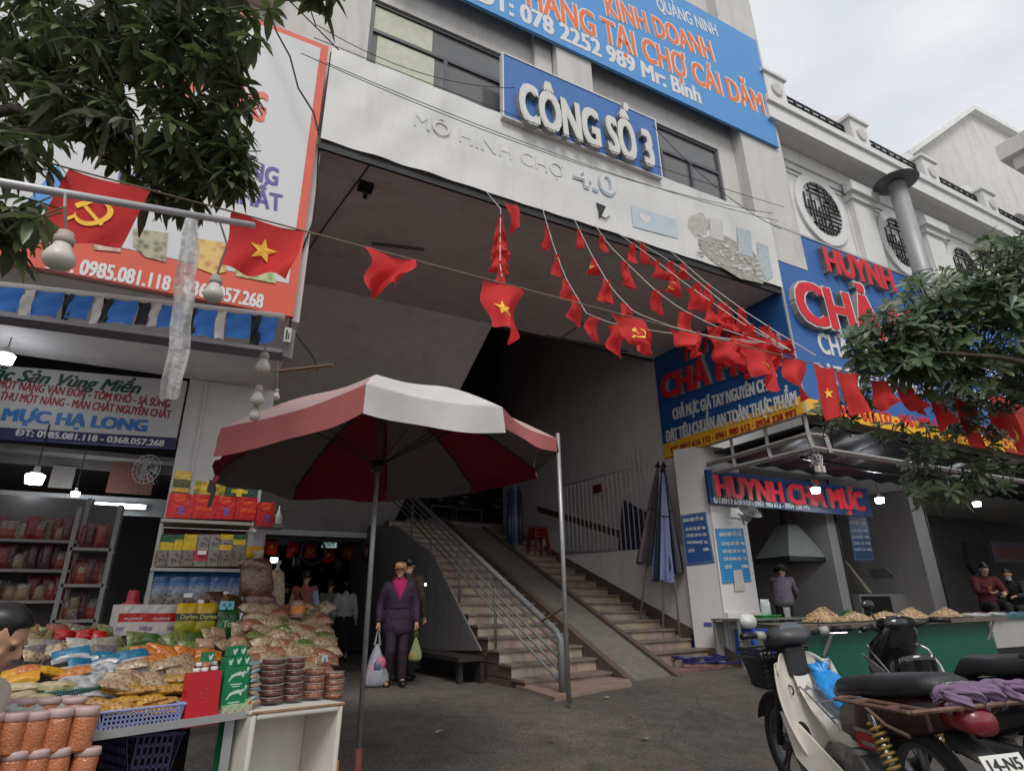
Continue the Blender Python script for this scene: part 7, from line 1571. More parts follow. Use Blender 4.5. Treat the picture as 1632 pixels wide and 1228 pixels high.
m = MB(); c = [PRf(u, v) + Vector((0, -.012, 0)) for u, v in ((1168, 908), (1182, 907), (1187, 940), (1171, 941))]; m.prism(c, (0, .006, 0)); q = m.build('card', mat('grey_card', (.46, .45, .41), .5, .1, 10), loc=c[0]); tag(q, 'small pale card stuck at the foot of the cyan price board', 'card')
c = PLf(1128, 994) ; m = MB(); Mx = frame(c, -d_ if False else d_, UPV); m.box((-.07, -.03, .0), (.07, .03, .004), Mx); q = m.build('sticker', cm(96, 100, 150), loc=c); tag(q, 'small blue sticker low on the pillar', 'sticker')
# wall fan
p = Py(1196, 812, 7.8); fa2 = thing('wall_fan', 'white wall fan above the cyan price board', 'fan', p); Mf = frame(p, (1, -.1, 0), Vector((0, .75, .65)))
m = MB()
for r, z in ((.06, .05), (.12, .045), (.18, .02), (.21, -.02)): m.tube([Mf @ Vector((r * math.cos(a), r * math.sin(a), z)) for a in [6.2832 * k / 24 for k in range(25)]], .004 if r < .2 else .009, 4, False)
for k in range(20): a = 6.2832 * k / 20; m.tube([Mf @ Vector((.03 * math.cos(a), .03 * math.sin(a), .05)), Mf @ Vector((.21 * math.cos(a), .21 * math.sin(a), -.02))], .0022, 3)
m.build('cage', mat('fan_cage', (.35, .35, .34), .4, .1, 9, metal=.3), fa2)
m = MB(); m.lathe([(.21, -.02), (.20, -.045), (.08, -.10), (.07, -.22), (.02, -.23)], Mf, 20); m.build('housing', mat('fan_cream', (.42, .41, .37), .5, .1, 9), fa2, True)
m = MB()
for k in range(3): a = k * 2.09; m.add([Mf @ Vector((.03 * math.cos(a), .03 * math.sin(a), .01)), Mf @ Vector((.18 * math.cos(a - .45), .18 * math.sin(a - .45), -.01)), Mf @ Vector((.19 * math.cos(a + .1), .19 * math.sin(a + .1), .0)), Mf @ Vector((.17 * math.cos(a + .45), .17 * math.sin(a + .45), .02))], [(0, 1, 2, 3)])
m.build('blade', mat('fan_blade', (.2, .22, .24), .4), fa2)
m = MB(); q = Vector((pr - .05, 8.13, p.z - .12)); m.tube([Mf @ Vector((0, 0, -.2)), Vector((p.x - .1, 8.0, p.z - .05)), q], .018, 6); m.box((q.x - .04, 8.11, q.z - .09), (q.x + .04, 8.139, q.z + .09)); m.build('bracket', mat('fan_cream', (.42, .41, .37)), fa2)
# shell of the shop
ssh = thing('shop_interior', 'dim grey inside of the fried squid shop behind the counter', 'shop', (12, 10, .2))
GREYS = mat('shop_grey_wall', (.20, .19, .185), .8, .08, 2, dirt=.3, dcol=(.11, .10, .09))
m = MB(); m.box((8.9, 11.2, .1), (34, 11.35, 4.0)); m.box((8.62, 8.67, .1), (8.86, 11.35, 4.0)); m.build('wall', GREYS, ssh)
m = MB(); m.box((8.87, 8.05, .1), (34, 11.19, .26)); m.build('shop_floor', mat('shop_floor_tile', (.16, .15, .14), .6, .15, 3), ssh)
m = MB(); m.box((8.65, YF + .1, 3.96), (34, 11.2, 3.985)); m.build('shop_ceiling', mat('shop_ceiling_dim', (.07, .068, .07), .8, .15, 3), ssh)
for (ub, vb, w_, u2) in ((1352, 965, .36, 0), (1500, 960, .60, 1)):
    x = Py(ub, vb, 8.7).x; m = MB(); m.box((x - w_ / 2, 8.7, .261), (x + w_ / 2, 11.19, 3.95)); m.build('partition', mat('partition_paint', (.36, .345, .335), .75, .06, 2, dirt=.3, dcol=(.22, .2, .19)), ssh)
    m = MB(); m.tube([(x + w_ / 2 - .05, 8.68, .3), (x + w_ / 2 - .05, 8.68, 3.9)], .022, 6); m.build('drain_pipe', BLACKP, ssh)
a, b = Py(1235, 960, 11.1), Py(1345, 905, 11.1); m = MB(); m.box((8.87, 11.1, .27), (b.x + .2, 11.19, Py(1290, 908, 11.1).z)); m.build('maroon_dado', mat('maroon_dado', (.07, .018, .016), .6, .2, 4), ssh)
# canopy frame and dark sheet
cf = thing('steel_frame', 'rusty square tube frame under the shop signs', 'frame', (XR, 7, 3.7))
m = MB(); xf = XR + .05
a0, a1 = Px(1120, 742, xf), Px(1288, 692, xf); b0, b1 = Px(1121, 757, xf), Px(1296, 714, xf)
def sq(m, a, b, r): m.tube([a, b], r * 1.35, 4)
sq(m, a0, a1, .035); sq(m, b0, b1, .035)
for k in (0, .33, .66, 1): sq(m, a0.lerp(a1, k), b0.lerp(b1, k), .03)
for k in (.33, .66, 1): q = a0.lerp(a1, k); sq(m, q, Vector((q.x, q.y, 4.06)), .028)
m.build('tube', mat('weathered_tube', (.27, .265, .26), .6, .2, 12, dirt=.7, dcol=(.2, .12, .08)), cf)
m = MB(); sq(m, b1, b1 + Vector((10, .1, .05)), .035); sq(m, a1, a1 + Vector((.35, -.05, 0)), .03); sq(m, a1 + Vector((.35, -.05, 0)), b1 + Vector((.35, -.05, -.05)), .03); m.build('front_tube', mat('weathered_tube', (.27, .265, .26)), cf)
cs = thing('canopy', 'dark folded canopy sheet with a red edge over the shop counter', 'canopy', (12, 6.5, 3.8))
m = MB()
def cp(i, j): return Vector((8.75 + 22 * i, 5.98 + 2.0 * j, 3.93 - .16 * j - .03 * math.sin(i * 180) - .06 * math.sin(math.pi * j)))
m.grid(cp, 200, 6); m.build('sheet', mat('black_sheet', (.022, .022, .026), .45, .25, 5), cs, True)
m = MB(); q = [Py(u, v, 6.15) for u, v in ((1296, 712), (1400, 733), (1520, 752), (1700, 780))]; m.tube(q, .05, 8); m.build('red_edge', mat('red_canvas', srgb(110, 26, 44), .7, .2, 8, .3, 30), cs, True)
m = MB(); m.tube([v + Vector((0, .25, -.12)) for v in q], .03, 6); m.build('roller', BLACKP, cs)
rr = random.Random(6)
p = Px(1301, 738, xf + .1); mtr = thing('cable_knot', 'tangle of cables and connectors hanging from the canopy frame corner', 'cable knot', p)
m = MB()
for k in range(12): m.tube([p + Vector((rr.uniform(-.1, .1), rr.uniform(-.1, .1), rr.uniform(-.1, .15))) for _ in range(4)], .012, 5)
m.build('cable', mat('pale_cable', (.42, .41, .40), .5), mtr); m = MB()
for k in range(3): q = p + Vector((rr.uniform(-.08, .08), rr.uniform(-.08, .0), rr.uniform(-.12, .0))); m.box(q - Vector((.03, .03, .05)), q + Vector((.03, .03, .05)))
m.build('connector', BULBW, mtr)
# lamps over the counter
lantern('lit LED lamp hanging in front of the red letters of the counter sign', Py(1300, 781, 7.2), .10, None, 10)
lantern('lit LED lamp hanging right of the counter sign', Py(1402, 797, 7.2), .10, None, 10)
lantern('lit lamp half hidden by the low leaves at the right', Py(1557, 803, 7.4), .10, None, 8)
# counter
CA = Pz(1395, 1096, .18); CBb = Pz(1582, 1066, .18); cd = (CBb - CA).normalized(); cn = Vector((cd.y, -cd.x, 0)); cn = -cn if cn.dot(CAM - CA) < 0 else cn
CPf = lambda u, v, o=0.0: Pp(u, v, CA + cn * o, cn)
xa_c, xb_c = (CPf(1286, 1060) - CA).dot(cd), (CPf(1578, 1000) - CA).dot(cd); zt = CPf(1480, 993).z
cnt = thing('counter', 'green fronted food counter with a worn wooden top', 'counter', CA)
def cq(s, o, z): v = CA + cd * s + cn * o; return Vector((v.x, v.y, z))
m = MB(); m.hexa([cq(xa_c, 0, .16), cq(xb_c + .1, 0, .16), cq(xb_c + .1, -.9, .16), cq(xa_c + .8, -.9, .16)], [cq(xa_c, 0, zt), cq(xb_c - .05, 0, zt), cq(xb_c - .05, -.9, zt), cq(xa_c + .8, -.9, zt)]); m.build('front_panel', mat('green_counter', srgb(10, 84, 66), .5, .12, 3, dirt=.35, dcol=(.008, .05, .035)), cnt)
za, zb2 = zt + .001, zt + .055
m = MB(); s0, s1 = (CPf(1252, 985, .12) - CA).dot(cd), (CPf(1600, 970, .12) - CA).dot(cd); m.hexa([cq(s0, .14, za), cq(s1, .14, za), cq(s1, -1.0, za), cq(s0 + 1.0, -1.0, za)], [cq(s0, .14, zb2), cq(s1, .14, zb2), cq(s1, -1.0, zb2), cq(s0 + 1.0, -1.0, zb2)]); m.build('top', mat('worn_brown_board', (.13, .10, .085), .7, .3, 9, .3, 40), cnt)
for s in (xa_c + .5, xb_c - .1): m = MB(); m.tube([cq(s, .12, za), cq(s - .12, .004, zt - .3)], .018, 4); m.build('strut', STEEL, cnt)
for s in (xb_c,): m = MB(); m.lathe([(.04, -.02), (.05, 0), (.05, .02), (.04, .04)], frame(cq(s, .02, .13), cn, UPV), 10); m.build('castor', BLACKP, cnt)
HEAP = foodmat('squid_cake_heap', (.55, .38, .20), (.32, .19, .09), 30, .6)
for k, (u, v, w_, h, lb) in enumerate(((1310, 975, 34, 17, 'tallest heap of beige squid cakes at the left of the counter'), (1362, 983, 30, 9, 'low heap of beige squid cakes beside the tallest heap'), (1412, 984, 32, 9, 'low heap of beige squid cakes in front of the black scooter'), (1450, 973, 26, 12, 'heap of beige squid cakes behind the black scooter'), (1505, 972, 32, 10, 'heap of beige squid cakes at the right of the counter'))):
    c = CPf(u, v, -.25); c.z = zb2 + .02; s = pxm(c); h_ = thing('food_heap', lb, 'food heap', c); m = MB(); rr = random.Random(k)
    def md(i, j): a = 6.2832 * i; b_ = 1 - .06 * math.sin(5 * a + k) ; return c + cd * j * b_ * math.cos(a) * w_ * s * 1.15 + cn * j * b_ * math.sin(a) * .22 + UPV * ((1 - j ** 1.4) * h * s * (1.2 + .12 * math.sin(9 * a + 7 * j)))
    m.grid(md, 28, 8)
    for q in range(230):
        a = rr.uniform(0, 6.28); r = math.sqrt(rr.random()); z = (1 - r) ** .8 * h * s * 1.35 * rr.uniform(.75, 1.1); m.ball(c + cd * r * math.cos(a) * w_ * s * 1.15 + cn * r * math.sin(a) * .22 + UPV * z, (rr.uniform(.012, .022), rr.uniform(.012, .022), .011), 6, 4)
    m.build('pieces', HEAP, h_, True)
    m = MB(); m.hexa([c + cd * x * w_ * s * 1.15 + cn * y * .24 - UPV * .019 for x, y in ((-1, 1), (1, 1), (1, -1), (-1, -1))], [c + cd * x * w_ * s * 1.2 + cn * y * .26 - UPV * .005 for x, y in ((-1, 1), (1, 1), (1, -1), (-1, -1))]); m.build('tray', mat('tray_steel', (.3, .29, .28), .4, .1, 9, metal=.5), h_)
c = CPf(1352, 975, -.4); c.z = zb2; s = pxm(c); o = thing('bowl', 'small green bowl on the counter beside the low heap', 'bowl', c); m = MB(); m.lathe([(.5, 0), (.9, .5), (1.0, 1.0), (.92, 1.0), (.45, .15), (.02, .12)], Matrix.Translation(c) @ Matrix.Scale(13 * s, 4), 16); m.build('body', mat('green_bowl', (.02, .16, .07), .4), o, True)
m = MB(); m.ball(c + UPV * 12 * s, (9 * s, 9 * s, 6 * s), 8, 6); m.build('herbs', mat('herbs', (.05, .08, .03), .7), o)
for k, (u, v) in enumerate(((1560, 967), (1585, 965), (1545, 970))):
    c = CPf(u, v, -.3); c.z = zb2 + .03; pouch('plastic_bag', 'pale plastic bag lying at the right end of the counter', 'plastic bag', c, .34, .24, .07, cd, Vector((0, 1, .1)), [CLEARB], None, 'pale plastic bags on the counter end', 120 + k)
# side table with blue stool
ta, tb2 = Pz(1168, 984, .95), CPf(1284, 988, -.1); ty = 7.55
stb = thing('side_table', 'small steel topped side table between the pillar and the green counter', 'table', Py(1230, 1040, ty))
xa2, xb2 = Py(1176, 984, ty).x, Py(1282, 984, ty).x; zt2 = Py(1230, 984, ty).z
m = MB(); m.box((xa2, ty, zt2 - .035), (xb2, ty + .6, zt2)); m.build('top', mat('dull_steel_top', (.17, .17, .165), .5, .15, 6), stb)
for x in (xa2 + .03, xb2 - .03):
    for y in (ty + .04, ty + .56): m = MB(); m.box((x - .018, y - .018, .2), (x + .018, y + .018, zt2 - .036)); m.build('leg', STEEL, stb)
m = MB(); m.box((xa2 + .06, ty + .62, .25), (xb2, ty + .64, zt2 - .05)); m.build('back_board', mat('pale_tile_back', (.36, .35, .34), .6), stb)
BLUST = mat('blue_stool_plastic', srgb(58, 92, 196), .35, .06, 6)
c = Py(1204, 1040, 7.8); tstool('blue plastic stool under the side table beside the pillar', Vector((c.x, 7.8, .25)), .40, .58, BLUST)
c = Py(1222, 982, ty + .2); c.z = zt2; pouch('plastic_bag', 'white plastic bag standing on the side table', 'plastic bag', c + UPV * .15, .2, .30, .14, (1, 0, 0), UPV, [mat('white_film', (.5, .52, .54), .35, .1, 12, .5, 18)], None, None, 151)
c = Py(1223, 982, ty + .1); c.z = zt2; o = thing('tray', 'bright green plastic tray on the side table', 'tray', c); m = MB(); m.box((c.x - .24, c.y - .1, c.z), (c.x + .2, c.y + .1, c.z + .03)); m.box((c.x - .26, c.y - .12, c.z + .03), (c.x + .22, c.y + .12, c.z + .045)); m.build('body', mat('bright_green_plastic', srgb(40, 150, 70), .4), o, bevel=.005)
c = Py(1255, 978, ty + .1); c.z = zt2; o = thing('cup', 'clear plastic cup on the side table', 'cup', c); m = MB(); m.lathe([(.045, 0), (.06, .16), (.062, .165)], Matrix.Translation(c), 14, False); m.build('wall', CLEARB, o, True); m = MB(); m.lathe([(.06, .0), (.062, .01)], Matrix.Translation(c), 14); m.build('foot', CLEARB, o)
# hood, freezer, third board, poster
hc = Py(1270, 888, 9.2); s = pxm(hc); hd_ = thing('extractor_hood', 'metal extractor hood over the stove in the squid shop', 'hood', hc)
m = MB(); wx, wy = .62, .5; zb3 = hc.z; zt3 = Py(1270, 836, 9.2).z
m.hexa([(hc.x - wx, 8.9, zb3), (hc.x + wx, 8.9, zb3), (hc.x + wx, 9.8, zb3), (hc.x - wx, 9.8, zb3)], [(hc.x - .1, 9.2, zt3), (hc.x + .22, 9.2, zt3), (hc.x + .22, 9.5, zt3), (hc.x - .1, 9.5, zt3)]); m.build('canopy', mat('hood_steel', (.40, .45, .43), .3, .1, 6, metal=.25), hd_)
m = MB(); m.box((hc.x - wx - .01, 8.89, zb3 - .10), (hc.x + wx + .01, 9.81, zb3 - .002)); m.build('skirt', mat('hood_dark', (.035, .04, .04), .4, .1, 6, metal=.3), hd_)
m = MB(); m.tube([(hc.x + .06, 9.35, zt3), (hc.x + .06, 9.35, 3.9)], .13, 12); m.build('duct', mat('hood_dark2', (.10, .09, .085), .5, .2, 6, metal=.4), hd_)
x0, x1 = Py(1372, 960, 9.3).x, Py(1472, 960, 9.3).x; z1 = Py(1420, 946, 9.3).z
fz = thing('chest_freezer', 'chest freezer with its two lids propped open behind the counter', 'freezer', ((x0 + x1) / 2, 9.6, .26)); FRZ = mat('freezer_white', (.33, .32, .30), .5, .08, 4)
m = MB(); m.box((x0, 9.3, .27), (x1, 10.0, z1)); m.build('body', FRZ, fz, bevel=.02)
xm = x0 + (x1 - x0) * .46
m = MB(); m.box((x0 + .05, 9.285, .45), (xm, 9.299, z1 - .05)); m.build('dark_front', mat('freezer_dark', (.02, .02, .022), .4), fz)
m = MB(); m.prism([(x0 - .05, 9.95, z1 + .75), (x0 + .02, 9.95, z1 + .75), (x0 + .75, 9.95, z1 + .03), (x0 + .62, 9.95, z1 + .03)], (0, -.5, 0)); m.build('lid', mat('freezer_lid_cream', (.40, .38, .30), .6), fz)
m = MB(); m.prism([(xm + .35, 9.95, z1 + .62), (xm + .42, 9.95, z1 + .6), (x1 + .02, 9.95, z1 + .03), (x1 - .1, 9.95, z1 + .03)], (0, -.5, 0)); m.build('lid', mat('freezer_lid_grey', (.34, .34, .33), .6), fz)
PW = lambda u, v: Py(u, v, 8.66)
price_board('dim blue price board on the inner partition of the squid shop', PW, ((1351, 822), (1381, 824), (1393, 893), (1362, 893)), mat('price_board_dim', (.02, .07, .2), .4), Vector((0, -1, 0)),
    [('BẢNG GIÁ', (1354, 832), (1380, 833), 5, .03), ('CHẢ MỰC 450k', (1356, 845), (1383, 845), 4, .02), ('CHẢ MỰC 420k', (1358, 855), (1385, 855), 4, .02), ('CHẢ CÁ 170k', (1360, 865), (1387, 865), 4, .02), ('CHẢ CÁ 100k', (1362, 875), (1389, 875), 4, .02)])
a, b = Py(1588, 895, 9.5), Py(1634, 866, 9.5); m = MB(); m.box((a.x, 9.5, a.z), (b.x, 9.52, b.z)); q = m.build('poster', [mat('faded_poster', (.16, .15, .22), .6, .3, 3)], loc=a); tag(q, 'dim blue and pink poster in the shop at the right edge', 'poster')
m = MB(); m.box((a.x + .12, 9.49, a.z + .1), (b.x - .1, 9.499, b.z - .15)); o = m.build('pink_print', mat('pink_print', (.26, .08, .08), .6), q); o.location = -q.location; o.parent = q
c = Py(1395, 858, 10.8); m = MB(); m.ball(c, (.2, .12, .22), 10, 8); q = m.build('black_bag', BLK, None, True, loc=c); tag(q, 'black bag hanging on the back wall of the squid shop', 'bag')
c = Py(1550, 880, 8.4); m = MB(); m.prism([Py(u, v, 8.5) for u, v in ((1540, 862), (1560, 858), (1578, 880), (1572, 905), (1556, 915), (1545, 900))], (0, .1, 0)); q = m.build('hanging_coat', BLK, loc=c); tag(q, 'dark coat hanging on the partition behind the red jacket', 'coat')
# next stall at the right edge
st2 = thing('next_stall', 'white stall base with a black foot at the right picture edge', 'stall', Py(1610, 1050, 6.8))
x0 = Py(1581, 1000, 6.35).x
m = MB(); m.box((x0, 6.35, .42), (x0 + 4, 6.75, Py(1610, 985, 6.35).z)); m.build('base', mat('stall_white', (.36, .35, .34), .6, .08, 3, dirt=.3), st2); m = MB(); m.box((x0 + .02, 6.37, .15), (x0 + 4, 6.75, .419)); m.build('foot', BLACKP, st2)
m = MB(); z = Py(1610, 985, 6.35).z; m.box((x0 - .1, 6.3, z + .001), (x0 + 4, 6.8, z + .05)); m.build('top', mat('green_top', (.02, .12, .1), .4, .15, 5), st2)
for k, (u, v) in enumerate(((1600, 972), (1618, 968), (1630, 975))): c = Py(u, v, 6.5); c.z = z + .07; pouch('plastic_bag', 'glossy packet on the green stall top at the right edge', 'plastic bag', c, .3, .2, .08, (1, 0, 0), (0, 1, .2), [cm(90, 110, 130, .2)], None, 'glossy packets at the right edge', 140 + k)
# --- people in the shop
def at_head_y(u, v, y): return Py(u, v, y)
GREYSH = mat('grey_shirt', srgb(118, 112, 122), .8, .2, 9, .9, 13)
def conical(root, V, Mh, k):
    m = MB(); m.lathe([(.17, .02), (.16, .03), (.10, .075), (.085, .13), (.02, .14)], Mh @ Matrix.Translation((0, -.01, .04)), 18); m.build('hat', mat('dark_hat', (.05, .045, .04), .8), root, True)
h = Py(1240, 908, 8.4); bs = Vector((h.x, 8.4, h.z - 1.36)); person('cook in a grey shirt and dark hat bending over the stove', bs, R_(-60), 1.55, {'J': {'chest': (0, .16, 1.2), 'neck': (0, .27, 1.34), 'hb': (0, .33, 1.38), 'shL': (-.17, .24, 1.29), 'shR': (.17, .24, 1.29), 'elL': (-.22, .38, 1.06), 'wrL': (-.18, .56, .95), 'elR': (.22, .38, 1.06), 'wrR': (.18, .56, .95)}, 'nod': -30}, {'top': GREYSH, 'topname': 'shirt', 'legs': BLK, 'fat': 1.2}, None, .013, True, 0, conical)
h = Py(1453, 874, 9.9); bs = Vector((h.x, 9.9, h.z - 1.62)); 
def apron(root, V, Mh, k):
    m = MB(); m.grid(lambda i, j: Vector(((i - .5) * .3, .16 + .03 * math.cos((i - .5) * 3), 1.30 - .55 * j)) * k, 8, 8); m.build('apron', mat('yellow_apron', srgb(150, 118, 30), .7, .1, 6), root, True)
person('shop worker in black with a yellow apron behind the freezer', bs, R_(235), 1.62, {'J': {}, 'look': 20}, {'top': BLK, 'topname': 'shirt', 'legs': BLK}, None, .013, True, 0, apron)
REDJ = mat('dark_red_jacket', srgb(72, 12, 24), .8, .25, 9, .9, 13)
sit = {'pel': (0, 0, .5), 'waist': (0, .02, .66), 'chest': (0, .06, .86), 'neck': (0, .11, 1.03), 'hb': (0, .14, 1.10), 'shL': (-.18, .08, .97), 'shR': (.18, .08, .97), 'elL': (-.24, .22, .74), 'wrL': (-.12, .44, .72), 'elR': (.24, .22, .74), 'wrR': (.12, .44, .72), 'hipL': (-.1, .02, .47), 'hipR': (.1, .02, .47), 'knL': (-.12, .42, .48), 'knR': (.12, .42, .48), 'anL': (-.12, .40, .09), 'anR': (.12, .40, .09), 'toL': (-.13, .54, .035), 'toR': (.13, .54, .035)}
def seat_under(b, lb): tstool(lb, Vector((b.x, b.y, b.z)), .34, .40, REDST)
def emblem_(root, V, Mh, k):
    m = MB()
    for a, b_ in (((-.05, 1.0 - .08), (.0, .84)), ((.05, .92), (-.02, .82)), ((.0, .9), (.03, .78))): m.tube([Vector((a[0], .185, a[1] - .05)) * k, Vector((b_[0], .195, b_[1] - .05)) * k], .012, 5)
    m.build('chest_print', mat('jacket_print', srgb(130, 70, 40), .6), root)
h = Py(1560, 903, 7.3); bs = Vector((h.x, 7.3, h.z - 1.30)); person('seated person in a dark red jacket with a chest print working at the counter', bs, to_cam(bs, 25), 1.80, {'J': sit, 'nod': -35}, {'top': REDJ, 'legs': BLK, 'hem': .9}, None, .012, True, .04, emblem_); seat_under(bs, 'stool under the seated person in the red jacket')
def mask(root, V, Mh, k):
    m = MB(); m.grid(lambda i, j: Mh @ Vector((.062 * math.sin((i - .5) * 2.2), .02 + .085 * math.cos((i - .5) * 2.2), -.015 - .075 * j)), 8, 5); m.build('face_mask', mat('mask_blue', srgb(150, 160, 176), .8), root, True)
h = Py(1607, 908, 7.3); bs = Vector((h.x, 7.3, h.z - 1.30)); person('seated person in black with a pale face mask at the right edge', bs, to_cam(bs, -15), 1.74, {'J': sit, 'nod': -25}, {'top': BLK, 'legs': BLK}, None, .012, True, .04, mask); seat_under(bs, 'stool under the masked person at the right edge')
# ------------------------------------------------------------------ folded umbrellas, hose on the right stairs
def folded(label, foot, top, cols_, wd, v0=.30, seed=1):
    """closed market umbrella: pole with the canopy hanging in pleats around it"""
    o = thing('folded_umbrella', label, 'umbrella', foot); ax = (top - foot); L = ax.length; ax = ax.normalized(); s1 = ax.orthogonal().normalized(); s2 = ax.cross(s1); rr = random.Random(seed); ph = rr.uniform(0, 6)
    m = MB(); m.tube([foot, top], .02, 8); m.build('pole', STEEL, o, True)
    n = 60
    def fn(i, j):
        a = 6.2832 * i; z = v0 + (1 - v0) * (1 - j) ; r = wd * (.14 + .86 * min(1, j / .9) ** .8) * (1 + (.30 * j) * math.sin(9 * a + ph) + .06 * math.sin(4 * a + 8 * j)); hem = -.03 * math.cos(9 * a + ph) * j
        return foot + ax * (L * z + hem) + s1 * r * math.cos(a) + s2 * r * .75 * math.sin(a)
    m = MB(); m.grid(fn, n, 16)
    for k in range(len(m.f)): m.m[k] = (int((k % n) / n * 9) % len(cols_))
    m.build('canopy', cols_, o, True)
    m = MB(); m.lathe([(.05, 0), (.06, .03), (.03, .07), (.02, .12)], frame(top, s1, s2), 10); m.build('finial', BLACKP, o)
    m = MB(); q = foot + ax * L * .72; m.tube([q + s1 * wd * .66 * math.cos(a) + s2 * wd * .5 * math.sin(a) for a in [6.2832 * k / 16 for k in range(17)]], .012, 5, False); m.build('tie', BLK, o)
    return o
LAV, SLATE, NAVYC, GRYC, PNKC = (cloth('lavender_canvas', srgb(124, 130, 168), .85, .05), cloth('slate_canvas', srgb(84, 82, 88), .85, .05), cloth('navy_canvas', srgb(26, 38, 58), .85, .05), cloth('grey_canvas', srgb(70, 68, 70), .85, .05), cloth('dusty_pink_canvas', srgb(112, 100, 106), .85, .05))
def foot_on(u, v, k, x=None): return Pz(u, v, zn(k))
f1 = Px(1022, 990, 7.85); f2 = Px(1056, 1020, 8.0); f3 = Px(1068, 1018, 8.05); f4 = Px(1086, 1016, 8.1)
def topat(u, v, x): return Px(u, v, x)
folded('grey striped folded umbrella leaning left of the lavender one', Px(1020, 990, 7.7), topat(1048, 745, 7.95), [SLATE, GRYC, SLATE, PNKC, GRYC], .20, .36, 1)
folded('lavender blue folded umbrella in front at the stairs by the pillar', Px(1057, 1022, 7.75), topat(1056, 752, 7.9), [LAV, LAV, LAV, NAVYC], .22, .34, 2)
folded('dark navy folded umbrella behind the lavender one against the pillar', Px(1084, 1015, 8.0), topat(1058, 745, 8.05), [NAVYC, NAVYC, SLATE], .18, .36, 3)
HOSE = mat('blue_hose', (.018, .022, .12), .35, .1, 12); rr = random.Random(9); hc = Pz(1118, 1060, .29)
ho = thing('garden_hose', 'coiled dark blue hose lying at the foot of the right stairs', 'hose', hc); pts = []
for k in range(130):
    a = k * .2; r = .32 + .09 * math.sin(k * .043) + .05 * math.sin(k * .31); c = hc + Vector((.22 * math.sin(k * .05), .10 * math.cos(k * .07), 0)); pts.append(c + Vector((r * 1.25 * math.cos(a), r * .8 * math.sin(a), .03 + .05 * abs(math.sin(k * .13)) + .0006 * k)))
m = MB(); m.tube([Px(1108, 1020, 8.2), Px(1104, 1036, 8.15)] + pts, .016, 7); m.build('coil', HOSE, ho, True)
m = MB(); m.tube([Px(1106, 1008, 8.3), Px(1108, 1036, 8.2)], .07, 10); q = m.build('bucket', cm(44, 44, 84), None, True, loc=Px(1107, 1036, 8.2)); tag(q, 'small dark blue bucket by the foot of the pillar', 'bucket')
# ------------------------------------------------------------------ motorbikes
def chain_loft(m, secs, n=14, cap=True):
    """closed skin through super-elliptic cross-sections: (centre, half width, half height, tilt vector up)"""
    base = len(m.v); k = len(secs)
    for c, a, b, up, sd in secs:
        c = Vector(c); up = Vector(up).normalized(); sd = Vector(sd).normalized()
        for j in range(n):
            q = 6.2832 * j / n; cx, sy = math.cos(q), math.sin(q); e = .75
            m.v.append(tuple(c + sd * a * math.copysign(abs(cx) ** e, cx) + up * b * math.copysign(abs(sy) ** e, sy)))
    for i in range(k - 1):
        for j in range(n): m.f.append([base + i * n + j, base + i * n + (j + 1) % n, base + (i + 1) * n + (j + 1) % n, base + (i + 1) * n + j]); m.m.append(m.cur)
    if cap: m.f += [[base + j for j in range(n)][::-1], [base + (k - 1) * n + j for j in range(n)]]; m.m += [m.cur, m.cur]
TYRE = mat('tyre_rubber', (.016, .016, .017), .8, .25, 20, .3, 60); RIM = mat('dark_rim', (.10, .10, .105), .4, .1, 8, metal=.6); CHROME = mat('worn_chrome', (.55, .55, .55), .22, .1, 10, metal=.95)
SEATM = mat('seat_vinyl', (.030, .031, .035), .45, .15, 12, .25, 70, dirt=.25, dcol=(.09, .085, .08)); GLOSSB = mat('gloss_black', (.010, .010, .012), .18, .1, 6, coat=.6, dirt=.12, dcol=(.07, .065, .06)); ENG = mat('engine_metal', (.16, .155, .15), .4, .3, 14, metal=.7)
LEGW = mat('yellowed_white_plastic', (.56, .53, .47), .4, .06, 5, dirt=.4, dcol=(.30, .25, .19))
def wheel(root, c, r, nm='wheel', spokes=5):
    m = MB(); M = Matrix.Translation(c) @ Matrix.Rotation(math.pi / 2, 4, 'X'); rt = .036
    def tor(i, j): a, b = 6.2832 * i, 6.2832 * j; return M @ Vector(((r - rt + rt * math.cos(b)) * math.cos(a), (r - rt + rt * math.cos(b)) * math.sin(a), rt * .95 * math.sin(b)))
    m.grid(tor, 40, 12); w_ = m.build(nm, TYRE, root, True)
    m = MB(); ri = r - 2 * rt + .004
    m.lathe([(ri + .008, -.022), (ri + .008, .022), (ri - .018, .018), (ri - .018, -.018), (ri + .008, -.022)], M, 36, False)
    m.lathe([(.045, -.05), (.045, .05)], M, 14)
    for k in range(spokes):
        a = 6.2832 * k / spokes + .3; d = Vector((math.cos(a), math.sin(a), 0)); t = Vector((-math.sin(a), math.cos(a), 0))
        for s in (-1, 1): m.tube([M @ (d * .03 + t * .02 * s), M @ (d * ri * .55 + t * .012 * s), M @ (d * (ri - .01) + t * .022 * s)], .010, 5)
    m.build('rim', RIM, w_, False)
    m = MB(); m.lathe([(.075, .028), (.075, .032), (.02, .034)], M, 18, True); m.build('brake_disc', ENG, w_)
    return w_
def bike_at(name, label, hub, fw, lean=0.0):
    """frame of a bike: origin on the ground under the rear axle, x forward, y to its left"""
    ang = math.atan2(fw.y, fw.x); o = hub - Vector((fw.x, fw.y, 0)).normalized() * 1.22
    r = thing(name, label, 'motorbike', (o.x, o.y, hub.z), None, True); r.rotation_euler = (lean, 0, ang); return r
HUB = Vector((3.72, 3.16, .05)); FWD = Vector((.351, .936, 0))
b1 = bike_at('motorbike', 'white and black motorbike with a front basket, blue bag and rusty side racks', HUB, FWD, R_(-3))
Y_ = (0, 1, 0)
wheel(b1, (1.22, 0, .28), .28); wheel(b1, (0, 0, .28), .28)
m = MB()
